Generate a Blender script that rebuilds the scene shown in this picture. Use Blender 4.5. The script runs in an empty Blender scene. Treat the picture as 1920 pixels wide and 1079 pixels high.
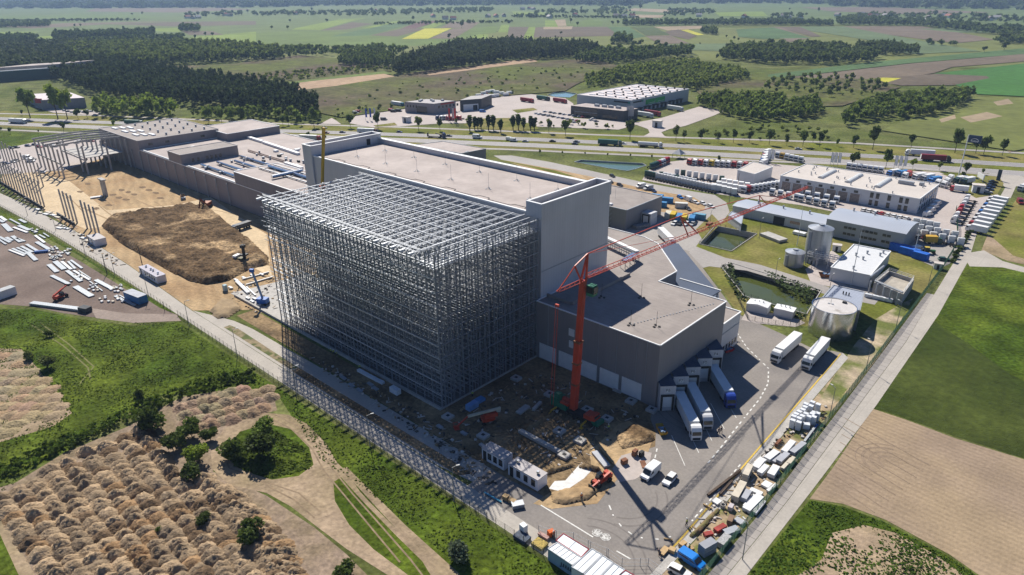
import bpy, math, random
import numpy as np
from mathutils import Vector, Matrix, noise as mnoise
from mathutils.geometry import tessellate_polygon
R = random.Random(7)
scene = bpy.context.scene
COL = scene.collection

# ---------------------------------------------------------------- camera
MR = ((0.73721166, 0.67561285, -0.00813865), (0.26366144, -0.29874943, -0.91718669), (-0.62209454, 0.67401488, -0.39837462))
FPX, CXP, CYP, HC = 1300.07, 960.0, 539.5, 100.0
cam = bpy.data.cameras.new('camera')
camo = bpy.data.objects.new('camera', cam)
COL.objects.link(camo)
cam.sensor_fit = 'HORIZONTAL'
cam.sensor_width = 36.0
cam.lens = 36.0 * FPX / 1920.0
cam.clip_start = 1.0
cam.clip_end = 30000.0
mw = Matrix.Identity(4)
for i in range(3):
    mw[i][0] = MR[0][i]
    mw[i][1] = -MR[1][i]
    mw[i][2] = -MR[2][i]
mw[2][3] = HC
camo.matrix_world = mw
scene.camera = camo

# ---------------------------------------------------------------- sky, sun, exposure
SUN = Vector((-24.76, 14.21, 27.5)).normalized()
world = bpy.data.worlds.new('World')
scene.world = world
world.use_nodes = True
wn = world.node_tree
sky = wn.nodes.new('ShaderNodeTexSky')
sky.sky_type = 'NISHITA'
sky.sun_disc = False
sky.sun_elevation = math.asin(SUN.z)
sky.sun_rotation = math.atan2(SUN.x, SUN.y)
sky.air_density = 1.0
sky.dust_density = 0.3
sky.ozone_density = 3.5
blue = wn.nodes.new('ShaderNodeMix'); blue.data_type = 'RGBA'; blue.blend_type = 'MULTIPLY'
blue.inputs[0].default_value = 1.0
blue.inputs[7].default_value = (0.80, 0.95, 1.22, 1)
wn.links.new(sky.outputs['Color'], blue.inputs[6])
wn.links.new(blue.outputs[2], wn.nodes['Background'].inputs['Color'])
wn.nodes['Background'].inputs['Strength'].default_value = 0.05
sd = bpy.data.lights.new('sun', 'SUN')
sd.energy = 5.0
sd.angle = math.radians(0.5)
sd.color = (1.0, 0.945, 0.85)
so = bpy.data.objects.new('sun', sd)
COL.objects.link(so)
so.rotation_euler = (-SUN).to_track_quat('-Z', 'Y').to_euler()
vs = scene.view_settings
vs.view_transform = 'Standard'
vs.look = 'None'
vs.exposure = 0.42
vs.gamma = 1.0
scene.render.engine = 'CYCLES'
cy = scene.cycles
cy.use_denoising = True
cy.max_bounces = 5
cy.diffuse_bounces = 1
cy.glossy_bounces = 2
cy.transmission_bounces = 2
cy.volume_bounces = 0
cy.volume_max_steps = 64
cy.transparent_max_bounces = 4
cy.caustics_reflective = False
cy.caustics_refractive = False
cy.use_adaptive_sampling = True
cy.adaptive_threshold = 0.02

# ---------------------------------------------------------------- photograph point -> place
def ray(px, py):
    a, b = (px - CXP) / FPX, (py - CYP) / FPX
    return tuple(MR[0][i] * a + MR[1][i] * b + MR[2][i] for i in range(3))
def g(px, py, z=0.0):
    d = ray(px, py)
    t = (z - HC) / d[2]
    return (d[0] * t, d[1] * t)
def proj(x, y, z):
    p = (x, y, z - HC)
    q = [sum(MR[k][i] * p[i] for i in range(3)) for k in range(3)]
    return (CXP + FPX * q[0] / q[2], CYP + FPX * q[1] / q[2])
def hgt(top_py, x, y):
    lo, hi = -2.0, 99.0
    for _ in range(50):
        m = (lo + hi) / 2
        if proj(x, y, m)[1] > top_py: lo = m
        else: hi = m
    return lo

# ---------------------------------------------------------------- mesh building
class MB:
    def __init__(s):
        s.v = []; s.f = []; s.m = []; s.mi = 0
    def add(s, vs, fs):
        b = len(s.v)
        s.v.extend(vs)
        s.f.extend([tuple(b + i for i in f) for f in fs])
        s.m.extend([s.mi] * len(fs))
        return s
    def box(s, cx, cy, z, sx, sy, sz, rz=0.0):
        c, n = math.cos(rz), math.sin(rz)
        vs = []
        for dz in (0, sz):
            for dx, dy in ((-1, -1), (1, -1), (1, 1), (-1, 1)):
                x, y = dx * sx / 2, dy * sy / 2
                vs.append((cx + x * c - y * n, cy + x * n + y * c, z + dz))
        return s.add(vs, [(3, 2, 1, 0), (4, 5, 6, 7), (0, 1, 5, 4), (1, 2, 6, 5), (2, 3, 7, 6), (3, 0, 4, 7)])
    def bx(s, x0, y0, z0, x1, y1, z1):
        return s.box((x0 + x1) / 2, (y0 + y1) / 2, z0, x1 - x0, y1 - y0, z1 - z0)
    def bar(s, p, q, w, h=None):
        h = h or w
        p, q = Vector(p), Vector(q)
        d = (q - p)
        if d.length < 1e-6: return s
        d.normalize()
        up = Vector((0, 0, 1)) if abs(d.z) < 0.95 else Vector((0, 1, 0))
        a = d.cross(up).normalized() * w / 2
        b = a.cross(d).normalized() * h / 2
        vs = [tuple(e + i * a + j * b) for e in (p, q) for i, j in ((-1, -1), (1, -1), (1, 1), (-1, 1))]
        return s.add(vs, [(0, 1, 2, 3), (7, 6, 5, 4), (1, 0, 4, 5), (2, 1, 5, 6), (3, 2, 6, 7), (0, 3, 7, 4)])
    def cyl(s, p, q, r, r2=None, n=10, caps=True):
        r2 = r if r2 is None else r2
        p, q = Vector(p), Vector(q)
        d = (q - p).normalized()
        up = Vector((0, 0, 1)) if abs(d.z) < 0.95 else Vector((1, 0, 0))
        a = d.cross(up).normalized(); b = d.cross(a).normalized()
        vs = []
        for e, rr in ((p, r), (q, r2)):
            for i in range(n):
                t = 2 * math.pi * i / n
                vs.append(tuple(e + a * rr * math.cos(t) + b * rr * math.sin(t)))
        fs = [((i + 1) % n, i, n + i, n + (i + 1) % n) for i in range(n)]
        if caps:
            fs += [tuple(range(n)), tuple(reversed(range(n, 2 * n)))]
        return s.add(vs, fs)
    def prism(s, pts, z0, z1, top=True, bottom=False):
        n = len(pts)
        ar = sum(pts[i][0] * pts[(i + 1) % n][1] - pts[(i + 1) % n][0] * pts[i][1] for i in range(n))
        if ar < 0: pts = pts[::-1]
        vs = [(x, y, z0) for x, y in pts] + [(x, y, z1) for x, y in pts]
        fs = [(i, (i + 1) % n, n + (i + 1) % n, n + i) for i in range(n)]
        if top: fs.append(tuple(range(n, 2 * n)))
        if bottom: fs.append(tuple(reversed(range(n))))
        return s.add(vs, fs)
    def flat(s, pts, z, holes=()):
        loops = [[Vector((x, y, 0)) for x, y in pts]] + [[Vector((x, y, 0)) for x, y in h] for h in holes]
        tri = tessellate_polygon(loops)
        vs = [(v.x, v.y, z) for l in loops for v in l]
        fs = []
        for a, b, c in tri:
            A, B, C_ = vs[a], vs[b], vs[c]
            cr = (B[0] - A[0]) * (C_[1] - A[1]) - (B[1] - A[1]) * (C_[0] - A[0])
            fs.append((a, b, c) if cr > 0 else (a, c, b))
        return s.add(vs, fs)
    def extr(s, prof, y0, y1, inset=0.0):
        """side profile in (x, z), drawn anticlockwise seen from -y, pushed along y"""
        n = len(prof)
        vs = [(x, y0, z) for x, z in prof] + [(x, y1, z) for x, z in prof]
        fs = [((i + 1) % n, i, n + i, n + (i + 1) % n) for i in range(n)]
        fs += [tuple(range(n)), tuple(reversed(range(n, 2 * n)))]
        return s.add(vs, [tuple(reversed(f)) if False else f for f in fs])
    def lathe(s, prof, n=24, cx=0, cy=0):
        vs = []
        for r, z in prof:
            for i in range(n):
                t = 2 * math.pi * i / n
                vs.append((cx + r * math.cos(t), cy + r * math.sin(t), z))
        fs = []
        for k in range(len(prof) - 1):
            for i in range(n):
                j = (i + 1) % n
                fs.append((k * n + i, k * n + j, (k + 1) * n + j, (k + 1) * n + i))
        return s.add(vs, fs)
    def mesh(s, name, mats, smooth=False):
        me = bpy.data.meshes.new(name)
        me.from_pydata(s.v, [], s.f)
        if not isinstance(mats, (list, tuple)): mats = [mats]
        for m in mats: me.materials.append(m)
        if len(mats) > 1: me.polygons.foreach_set('material_index', s.m)
        if smooth: me.polygons.foreach_set('use_smooth', [True] * len(s.f))
        me.update()
        return me
    def build(s, name, mats, parent=None, smooth=False):
        return link(name, s.mesh(name, mats, smooth), parent)

def link(name, data, parent=None):
    o = bpy.data.objects.new(name, data)
    COL.objects.link(o)
    if parent is not None: o.parent = parent
    return o
def tag(o, label=None, cat=None, group=None, kind=None):
    if label: o['label'] = label
    if cat: o['category'] = cat
    if group: o['group'] = group
    if kind: o['kind'] = kind
    return o
def thing(name, label, cat, loc=(0, 0, 0), rz=0.0, group=None):
    o = bpy.data.objects.new(name, None)
    COL.objects.link(o)
    o.empty_display_size = 0.5
    o.location = loc if len(loc) == 3 else (loc[0], loc[1], 0)
    o.rotation_euler = (0, 0, rz)
    return tag(o, label, cat, group)
class Kit:
    """a kind of thing: parts = (name, mesh, index of the parent part or None)"""
    def __init__(s): s.parts = []
    def part(s, name, mb, mat, parent=None, smooth=False):
        s.parts.append((name, mb.mesh(name, mat, smooth), parent))
        return len(s.parts) - 1
    def put(s, name, label, cat, loc, rz=0.0, group=None, color=None, scale=None):
        one = len(s.parts) == 1
        if one:
            t = link(name, s.parts[0][1]); tag(t, label, cat, group)
            t.location = loc if len(loc) == 3 else (loc[0], loc[1], 0)
            t.rotation_euler = (0, 0, rz)
            if color: t.color = (*color, 1)
        else:
            t = thing(name, label, cat, loc, rz, group)
            made = []
            for n, me, par in s.parts:
                o = link(n, me, t if par is None else made[par])
                if color: o.color = (*color, 1)
                made.append(o)
        if scale: t.scale = scale if isinstance(scale, tuple) else (scale,) * 3
        return t
ORD = 'first second third fourth fifth sixth seventh eighth ninth tenth eleventh twelfth thirteenth fourteenth fifteenth sixteenth seventeenth eighteenth nineteenth twentieth'.split()
def nth(i):
    if i < 20: return ORD[i]
    t = i + 1
    return '%d%s' % (t, {1: 'st', 2: 'nd', 3: 'rd'}.get(t % 10, 'th'))

# ---------------------------------------------------------------- materials
def mat(name, col, rough=0.75, metal=0.0, var=0.15, scale=0.6, fine=None, col2=None, obj=False, bump=0.0, bscale=2.0,
        seams=None, furrow=None, streak=0.0, leaf=0.0, mixscale=None, contrast=(0.4, 0.6), spec=0.3, rot=0.0):
    m = bpy.data.materials.new(name)
    m.use_nodes = True
    nt = m.node_tree
    N, L = nt.nodes, nt.links
    b = N['Principled BSDF']
    b.inputs['Roughness'].default_value = rough
    b.inputs['Metallic'].default_value = metal
    b.inputs['Specular IOR Level'].default_value = spec
    geo = N.new('ShaderNodeNewGeometry')
    pos = geo.outputs['Position']
    def noise(sc, det=4.0):
        n = N.new('ShaderNodeTexNoise')
        n.inputs['Scale'].default_value = sc
        n.inputs['Detail'].default_value = det
        L.new(pos, n.inputs['Vector'])
        return n.outputs['Fac']
    def mixc(fac, a, c, mode='MIX'):
        x = N.new('ShaderNodeMix'); x.data_type = 'RGBA'; x.blend_type = mode
        if hasattr(fac, 'node'): L.new(fac, x.inputs[0])
        else: x.inputs[0].default_value = fac
        for s, i in ((a, 6), (c, 7)):
            if hasattr(s, 'node'): L.new(s, x.inputs[i])
            else: x.inputs[i].default_value = (*s, 1)
        return x.outputs[2]
    def mrange(fac, a, c, lo, hi):
        r = N.new('ShaderNodeMapRange')
        L.new(fac, r.inputs[0])
        for k, v in ((1, a), (2, c), (3, lo), (4, hi)): r.inputs[k].default_value = v
        return r.outputs[0]
    if obj:
        oi = N.new('ShaderNodeObjectInfo')
        c = oi.outputs['Color']
    else:
        c = col
    if col2 is not None:
        c = mixc(mrange(noise(mixscale or scale * 0.3, 5), contrast[0], contrast[1], 0, 1), c, col2)
    if var:
        v = mrange(noise(scale), 0.3, 0.7, 1 - var, 1 + var)
        c = mixc(1.0, c, v, 'MULTIPLY')
        if fine:
            c = mixc(1.0, c, mrange(noise(fine, 3), 0.3, 0.7, 1 - var, 1 + var), 'MULTIPLY')
    if seams:                     # thin darker joints every `step` metres along an axis
        for ax, step, wid, dark in seams:
            sx = N.new('ShaderNodeSeparateXYZ'); L.new(pos, sx.inputs[0])
            if ax == 'XY':
                ad = N.new('ShaderNodeMath'); ad.operation = 'ADD'
                L.new(sx.outputs[0], ad.inputs[0]); L.new(sx.outputs[1], ad.inputs[1]); src = ad.outputs[0]
            else:
                src = sx.outputs['XYZ'.index(ax)]
            dv = N.new('ShaderNodeMath'); dv.operation = 'DIVIDE'; L.new(src, dv.inputs[0]); dv.inputs[1].default_value = step
            fr = N.new('ShaderNodeMath'); fr.operation = 'FRACT'; L.new(dv.outputs[0], fr.inputs[0])
            lt = N.new('ShaderNodeMath'); lt.operation = 'LESS_THAN'; L.new(fr.outputs[0], lt.inputs[0]); lt.inputs[1].default_value = wid / step
            c = mixc(lt.outputs[0], c, mixc(1.0, c, (dark, dark, dark), 'MULTIPLY'))
    if streak:                    # rain streaks running down a wall
        mp = N.new('ShaderNodeMapping'); mp.inputs['Scale'].default_value = (.9, .9, .035); L.new(pos, mp.inputs['Vector'])
        n2 = N.new('ShaderNodeTexNoise'); n2.inputs['Scale'].default_value = 1.0; n2.inputs['Detail'].default_value = 4; L.new(mp.outputs[0], n2.inputs['Vector'])
        c = mixc(1.0, c, mrange(n2.outputs['Fac'], .35, .7, 1.0, 1 - streak), 'MULTIPLY')
    if furrow:                    # tilled rows: (direction in degrees, spacing, depth)
        mp = N.new('ShaderNodeMapping'); mp.inputs['Rotation'].default_value = (0, 0, math.radians(-furrow[0]))
        L.new(pos, mp.inputs['Vector'])
        wv = N.new('ShaderNodeTexWave'); wv.bands_direction = 'Y'
        wv.inputs['Scale'].default_value = 0.314 / furrow[1]; wv.inputs['Distortion'].default_value = furrow[3]; wv.inputs['Detail'].default_value = 3; wv.inputs['Detail Scale'].default_value = .6
        L.new(mp.outputs[0], wv.inputs['Vector'])
        c = mixc(1.0, c, mrange(wv.outputs['Fac'], 0, 1, 1 - furrow[2], 1.0), 'MULTIPLY')
    if hasattr(c, 'node'): L.new(c, b.inputs['Base Color'])
    else: b.inputs['Base Color'].default_value = (*c, 1)
    if bump:
        bn = N.new('ShaderNodeBump')
        bn.inputs['Strength'].default_value = 1.0
        bn.inputs['Distance'].default_value = bump
        L.new(noise(bscale, 6), bn.inputs['Height'])
        L.new(bn.outputs[0], b.inputs['Normal'])
    if leaf:
        tr = N.new('ShaderNodeBsdfTranslucent'); ms = N.new('ShaderNodeMixShader'); ms.inputs[0].default_value = leaf
        if hasattr(c, 'node'): L.new(c, tr.inputs['Color'])
        else: tr.inputs['Color'].default_value = (*c, 1)
        L.new(b.outputs[0], ms.inputs[1]); L.new(tr.outputs[0], ms.inputs[2]); L.new(ms.outputs[0], N['Material Output'].inputs['Surface'])
    return m

paint = mat('vehicle_paint', None, rough=0.35, var=0.05, scale=1.5, obj=True, spec=0.5)
matte_obj = mat('plain_coat', None, rough=0.75, var=0.12, scale=0.8, fine=3.0, obj=True)
roof_sheet = mat('roof_sheet_coat', None, rough=0.55, var=0.08, scale=0.4, obj=True, seams=[('X', 1.1, 0.12, 0.72)])
leaf_obj = mat('foliage', None, rough=0.7, var=0.4, scale=0.35, fine=1.6, obj=True, spec=0.15, leaf=0.4)
field_obj = mat('field_soil', None, rough=0.9, var=0.16, scale=0.012, fine=0.12, obj=True, spec=0.1)
glass = mat('dark_glass', (0.02, 0.025, 0.03), rough=0.12, var=0, spec=0.6)
rubber = mat('black_rubber', (0.015, 0.015, 0.016), rough=0.85, var=0.1)
black = mat('black_paint', (0.02, 0.02, 0.022), rough=0.6, var=0.1)
steel = mat('galvanised_steel', (0.25, 0.275, 0.31), rough=0.36, metal=0.3, var=0.15, scale=0.5)  # darker copy: the shade inside the racking is put into its colour
lit_steel = mat('sunlit_galvanised_steel', (0.56, 0.58, 0.61), rough=0.4, metal=0.3, var=0.12, scale=0.5)  # same steel, lighter: sunlight on top grid and rails is put into the colour
bright_steel = mat('stainless_cladding', (0.62, 0.64, 0.66), rough=0.22, metal=0.95, var=0.08, scale=0.25, bump=0.05, bscale=0.5, seams=[('Z', 1.5, 0.05, 0.7)])
grey_steel = mat('grey_coated_steel', (0.34, 0.36, 0.39), rough=0.5, metal=0.2, var=0.1)
white_paint = mat('white_coat', (0.74, 0.74, 0.73), rough=0.5, var=0.06, scale=0.5)
concrete = mat('concrete', (0.40, 0.38, 0.35), rough=0.85, var=0.14, scale=0.4, fine=3.0)
pale_concrete = mat('pale_precast_concrete', (0.42, 0.40, 0.375), rough=0.8, var=0.12, scale=0.6)
timber = mat('timber', (0.36, 0.25, 0.13), rough=0.8, var=0.25, scale=1.2)
rust = mat('rusty_steel', (0.20, 0.085, 0.045), rough=0.8, var=0.3, scale=1.0)
red = mat('red_crane_paint', (0.48, 0.055, 0.025), rough=0.45, var=0.14, scale=0.5)
green_p = mat('green_crane_paint', (0.02, 0.16, 0.09), rough=0.45, var=0.1)
yellow_p = mat('yellow_paint', (0.55, 0.33, 0.03), rough=0.5, var=0.12)
blue_p = mat('blue_paint', (0.02, 0.12, 0.42), rough=0.45, var=0.12)
white_line = mat('white_road_paint', (0.66, 0.65, 0.61), rough=0.8, var=0.15, scale=2.0)
yellow_line = mat('yellow_road_paint', (0.58, 0.40, 0.07), rough=0.8, var=0.15, scale=2.0)
plastic_white = mat('white_film_wrap', (0.68, 0.70, 0.73), rough=0.35, var=0.1, scale=2.0)
# ================================================================ THE LAND
grass = mat('rough_grass', (0.090, 0.112, 0.026), rough=0.95, var=0.35, scale=0.06, fine=0.7, col2=(0.125, 0.135, 0.045), mixscale=0.02, bump=0.5, bscale=0.5, spec=0.05)
lush = mat('lush_grass', (0.050, 0.082, 0.008), rough=0.95, var=0.4, scale=0.10, fine=0.9, col2=(0.086, 0.114, 0.013), mixscale=0.035, bump=0.7, bscale=0.6, spec=0.05)
mown = mat('mown_grass', (0.130, 0.145, 0.024), rough=0.95, var=0.25, scale=0.08, fine=0.8, col2=(0.20, 0.175, 0.06), mixscale=0.03, spec=0.05)
crop = mat('green_crop', (0.038, 0.056, 0.008), rough=0.9, var=0.25, scale=0.05, fine=0.5, col2=(0.056, 0.072, 0.014), mixscale=0.02, bump=0.25, bscale=1.5, spec=0.08)
heath = mat('heath', (0.105, 0.082, 0.055), rough=0.95, var=0.3, scale=0.05, fine=0.25, col2=(0.10, 0.115, 0.028), mixscale=0.009, spec=0.05)
asphalt = mat('asphalt', (0.205, 0.185, 0.170), rough=0.85, var=0.09, scale=0.10, fine=1.6, col2=(0.255, 0.228, 0.203), mixscale=0.045)
old_asphalt = mat('pale_asphalt', (0.30, 0.275, 0.255), rough=0.85, var=0.08, scale=0.05, fine=0.8, col2=(0.35, 0.325, 0.30), mixscale=0.02)
road_conc = mat('road_concrete', (0.40, 0.365, 0.32), rough=0.85, var=0.08, scale=0.15, fine=1.5, seams=[('X', 6.0, 0.10, 0.82)])
yard_brown = mat('brown_gravel', (0.165, 0.125, 0.105), rough=0.95, var=0.15, scale=0.1, fine=1.2, col2=(0.20, 0.155, 0.13), mixscale=0.04, spec=0.1)
paving = mat('pale_paving', (0.43, 0.375, 0.345), rough=0.9, var=0.08, scale=0.05, fine=0.8)
sand = mat('sandy_soil', (0.47, 0.335, 0.19), rough=0.95, var=0.16, scale=0.10, fine=0.9, col2=(0.36, 0.24, 0.13), mixscale=0.05, bump=0.45, bscale=0.6, spec=0.1, furrow=(-20, 4.5, 0.16, 9))
soil_dark = mat('dark_site_soil', (0.15, 0.105, 0.06), rough=0.95, var=0.3, scale=0.15, fine=1.0, col2=(0.27, 0.19, 0.105), mixscale=0.08, bump=0.4, bscale=0.8, spec=0.1)
stock = mat('topsoil', (0.125, 0.08, 0.042), rough=0.95, var=0.42, scale=0.28, fine=1.0, col2=(0.36, 0.25, 0.14), mixscale=0.055, contrast=(0.52, 0.62), bump=0.8, bscale=0.8, spec=0.1)
dust = mat('dusty_track', (0.36, 0.27, 0.185), rough=0.95, var=0.2, scale=0.15, fine=1.0, col2=(0.26, 0.20, 0.12), mixscale=0.06, bump=0.25, bscale=0.9, spec=0.1)
plough = mat('harrowed_soil', (0.34, 0.255, 0.165), rough=0.95, var=0.10, scale=0.12, fine=1.4, col2=(0.30, 0.225, 0.16), mixscale=0.04, bump=0.15, bscale=1.0, spec=0.1, furrow=(-4.0, 1.5, 0.12, 1.5))
water_m = mat('pond_water', (0.070, 0.085, 0.022), rough=0.08, var=0.2, scale=0.05, spec=0.5)
water_g = mat('green_lagoon', (0.10, 0.165, 0.115), rough=0.12, var=0.1, scale=0.05, spec=0.5)

def pxs(pts, z=0.0): return [g(x, y, z) for x, y in pts]
def ground(name, pts, lvl, m, holes=(), color=None, world=False, label=None):
    mb = MB()
    P = pts if world else pxs(pts)
    mb.flat(P, lvl, [h for h in holes])
    o = mb.build(name, m)
    o['kind'] = 'structure'
    if color: o.color = (*color, 1)
    return o
# pits for the two settling ponds and the highway lagoon: the ground sheet is cut open there
POND_A = pxs([(1311, 458), (1341, 424), (1419, 439), (1371, 472)])
POND_B = pxs([(1352, 500), (1372, 494), (1540, 545), (1512, 590), (1395, 556)])
LAG = pxs([(1077, 304), (1090, 300.5), (1150, 304), (1205, 307), (1212, 311), (1190, 318), (1176, 321), (1140, 316)])
WPND = pxs([(1026, 178), (1048, 171), (1082, 176), (1068, 183.5), (1040, 182)])
far = [(-40, 1105), (1960, 1105)]
base = [(-700.0, -140.0), (700.0, -140.0), (2600.0, 7400.0), (-3500.0, 8200.0), (-8800.0, 3600.0), (-8300.0, 1000.0)]
ground('ground', base, 0.0, grass, holes=[POND_A, POND_B, LAG, WPND], world=True)
def pond(pts, depth, m, wallm, name):
    w = MB(); w.flat(pts, -depth); o = w.build(name, m); o['kind'] = 'structure'
    b = MB(); n = len(pts)
    for i in range(n):
        a, c = pts[i], pts[(i + 1) % n]
        b.bar((a[0], a[1], -depth / 2), (c[0], c[1], -depth / 2), 0.3, depth + 0.5)
    o = b.build('pond_bank', wallm); o['kind'] = 'structure'
pond(POND_A, 2.2, water_m, concrete, 'pond_water')
pond(POND_B, 2.2, water_m, concrete, 'pond_water')
pond(LAG, 0.8, water_g, grey_steel, 'pond_water')
pond(WPND, 0.6, mat('bright_pool', (0.16, 0.26, 0.28), rough=0.1, var=0), concrete, 'pond_water')

ground('lawn', [(1300, 470), (1335, 402), (1368, 394), (1480, 425), (1590, 455), (1690, 462), (1760, 508), (1700, 590), (1640, 612), (1600, 590), (1510, 612), (1385, 590), (1350, 540), (1318, 503)], .012, mown, holes=[POND_A, POND_B])
# ---- far farmland: one sheet per field, each a colour of its own
C = dict(g1=(.165, .225, .04), g2=(.112, .16, .036), g3=(.07, .095, .03), tg=(.080, .135, .050), tl=(.115, .155, .072), b1=(.125, .098, .07), b2=(.16, .125, .09),
         t1=(.30, .235, .155), ye=(.42, .40, .05), pu=(.125, .07, .062), ol=(.142, .158, .044), gg=(.112, .15, .046), vg=(.055, .145, .03))
FIELDS = [
 ('gg', [(-100, 82), (-100, 12), (700, -12), (1400, -14), (2000, -8), (2000, 50), (1400, 45), (900, 60), (400, 95)]),
 ('ol', [(300, 95), (480, 70), (960, 60), (1500, 50), (1960, 60), (1960, 130), (1300, 112), (900, 96), (480, 120)]),
 ('g2', [(480, 62), (560, 58), (700, 62), (860, 72), (980, 74), (960, 82), (700, 88), (480, 86)]),
 ('g1', [(360, 70), (480, 60), (480, 85), (350, 78)]), ('g1', [(282, 54), (342, 52), (340, 61), (292, 59)]),
 ('b1', [(200, 46), (338, 41), (480, 40), (480, 47), (325, 50)]), ('g1', [(0, 60), (75, 60), (50, 66), (0, 66)]), ('g1', [(45, 71), (105, 67), (100, 76), (75, 78)]),
 ('b1', [(340, 58), (400, 59), (420, 66), (355, 66)]), ('b2', [(0, 50), (120, 44), (330, 40), (200, 46), (60, 54)]), ('g2', [(0, 30), (260, 26), (300, 34), (60, 42), (0, 44)]),
 ('b2', [(180, 16), (420, 15), (480, 18), (330, 24), (160, 22)]),
 ('g1', [(546, 57), (555, 53), (635, 37), (689, 34), (655, 41), (600, 57)]), ('tg', [(620, 69), (725, 45), (775, 44), (692, 67)]),
 ('g1', [(675, 54), (742, 40), (750, 41), (692, 54)]), ('b1', [(600, 58), (660, 42), (700, 45), (650, 56)]), ('b1', [(692, 67), (755, 54), (800, 54), (745, 69)]),
 ('pu', [(752, 54), (790, 40), (825, 39), (780, 54)]), ('g1', [(787, 54), (822, 40), (842, 41), (812, 53)]), ('b2', [(825, 53), (847, 41), (900, 42), (885, 53)]),
 ('ye', [(753, 74), (796, 54), (847, 53.5), (803, 73)]), ('b2', [(805, 73), (850, 54), (885, 53), (850, 73)]), ('g1', [(880, 73), (890, 65), (916, 65), (912, 73)]),
 ('g1', [(934, 61), (940, 47), (955, 47), (952, 61)]), ('g2', [(852, 73), (880, 56), (934, 48), (930, 62), (890, 66), (880, 73)]),
 ('b1', [(955, 51), (992, 51), (980, 73), (950, 73)]), ('g1', [(992, 51), (1004, 51), (1000, 74), (980, 74)]), ('b1', [(1004, 52), (1020, 51), (1139, 51), (1155, 64), (1150, 68), (1000, 71)]),
 ('t1', [(1019, 51), (1074, 50), (1072, 55.5), (1019, 55.5)]), ('g1', [(1022, 39), (1045, 39), (1046, 51), (1022, 51)]), ('g2', [(1062, 49), (1100, 38), (1130, 39), (1130, 49)]),
 ('t1', [(1040, 38), (1060, 37), (1062, 49), (1046, 50)]), ('tg', [(1140, 51), (1180, 51), (1210, 69), (1185, 73), (1155, 64)]), ('g3', [(1185, 51), (1225, 51), (1257, 66), (1210, 67)]),
 ('t1', [(1225, 51), (1315, 49), (1320, 54), (1252, 58)]), ('ye', [(1276, 57), (1290, 56), (1320, 66), (1308, 67)]), ('b1', [(1247, 60), (1272, 56), (1307, 68), (1290, 75), (1257, 67)]),
 ('b2', [(1210, 68), (1257, 67), (1292, 82), (1235, 83)]), ('tl', [(1235, 85), (1295, 83), (1380, 82), (1372, 97), (1295, 95)]), ('t1', [(1190, 16), (1290, 20), (1240, 24), (1170, 20)]),
 ('g1', [(1340, 24), (1430, 22), (1440, 31), (1350, 31)]), ('g1', [(1450, 38), (1500, 37), (1560, 41), (1520, 47), (1455, 46)]), ('g1', [(1690, 40), (1728, 38), (1726, 45), (1700, 46)]),
 ('b2', [(1500, 14), (1660, 14), (1860, 24), (1700, 27), (1560, 22)]), ('t1', [(1190, 28), (1245, 29), (1240, 34), (1185, 34)]), ('g1', [(960, 22), (1030, 24), (1030, 30), (965, 29)]),
 ('b2', [(1572, 50), (1727, 50), (1815, 65), (1865, 75), (1790, 82), (1657, 65)]), ('tl', [(1470, 51), (1580, 50), (1752, 82), (1840, 97), (1715, 102), (1690, 100), (1630, 76)]),
 ('b1', [(1460, 51), (1500, 51), (1540, 69), (1522, 70)]), ('b2', [(1440, 52), (1462, 51), (1520, 72), (1480, 80), (1440, 66)]), ('tg', [(1380, 56), (1450, 52), (1520, 72), (1430, 74), (1385, 70)]),
 ('tl', [(1720, 55), (1960, 50), (1960, 62), (1800, 62)]), ('tg', [(1440, 141), (1640, 117), (1915, 92), (1960, 99), (1702, 120), (1440, 150)]), ('b2', [(1440, 151), (1702, 121), (1960, 99), (1960, 113), (1785, 127), (1752, 138), (1690, 148), (1565, 152)]),
 ('vg', [(1752, 139), (1960, 116), (1960, 184), (1832, 178), (1790, 160), (1855, 148)]), ('b1', [(1752, 140), (1850, 144), (1855, 148), (1788, 161), (1690, 162), (1622, 150)]),
 ('ol', [(1650, 246), (1815, 183), (1960, 186), (1960, 275), (1900, 285)]), ('t1', [(1862, 193), (1890, 187), (1900, 196), (1870, 200)]), ('t1', [(1800, 222), (1850, 212), (1880, 220), (1820, 232)]), ('t1', [(1760, 226), (1790, 217), (1792, 224), (1765, 232)]),
 ('ye', [(1620, 152), (1655, 147), (1690, 148), (1650, 160), (1625, 160)]),
]
for k, (c, pts) in enumerate(FIELDS):
    ground('field', pts, 0.02 + 0.012 * k, field_obj, color=C[c])
HE = 0.80
ground('heath', [(480, 178), (560, 158), (735, 142), (960, 116), (1120, 112), (1160, 125), (1080, 160), (1060, 172), (900, 185), (640, 222), (560, 205)], HE, heath)
ground('heath', [(430, 122), (560, 105), (730, 118), (735, 135), (600, 150), (480, 165), (330, 140), (262, 128)], HE + .02, heath)
ground('heath', [(1300, 165), (1400, 145), (1640, 150), (1690, 165), (1580, 200), (1440, 205), (1330, 200)], HE + .03, heath)
ground('sandy_strip', [(480, 167), (600, 152), (720, 140), (740, 145), (630, 163), (510, 176), (470, 182)], HE + .06, field_obj, color=(.34, .235, .15))
ground('sandy_strip', [(800, 141), (880, 128), (960, 115), (1000, 112), (1008, 117), (960, 123), (805, 143)], HE + .07, field_obj, color=(.34, .235, .15))
ground('grass_strip', [(470, 165), (590, 150), (720, 135), (735, 140), (600, 152), (480, 167)], HE + .05, field_obj, color=(.11, .15, .03))

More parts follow.
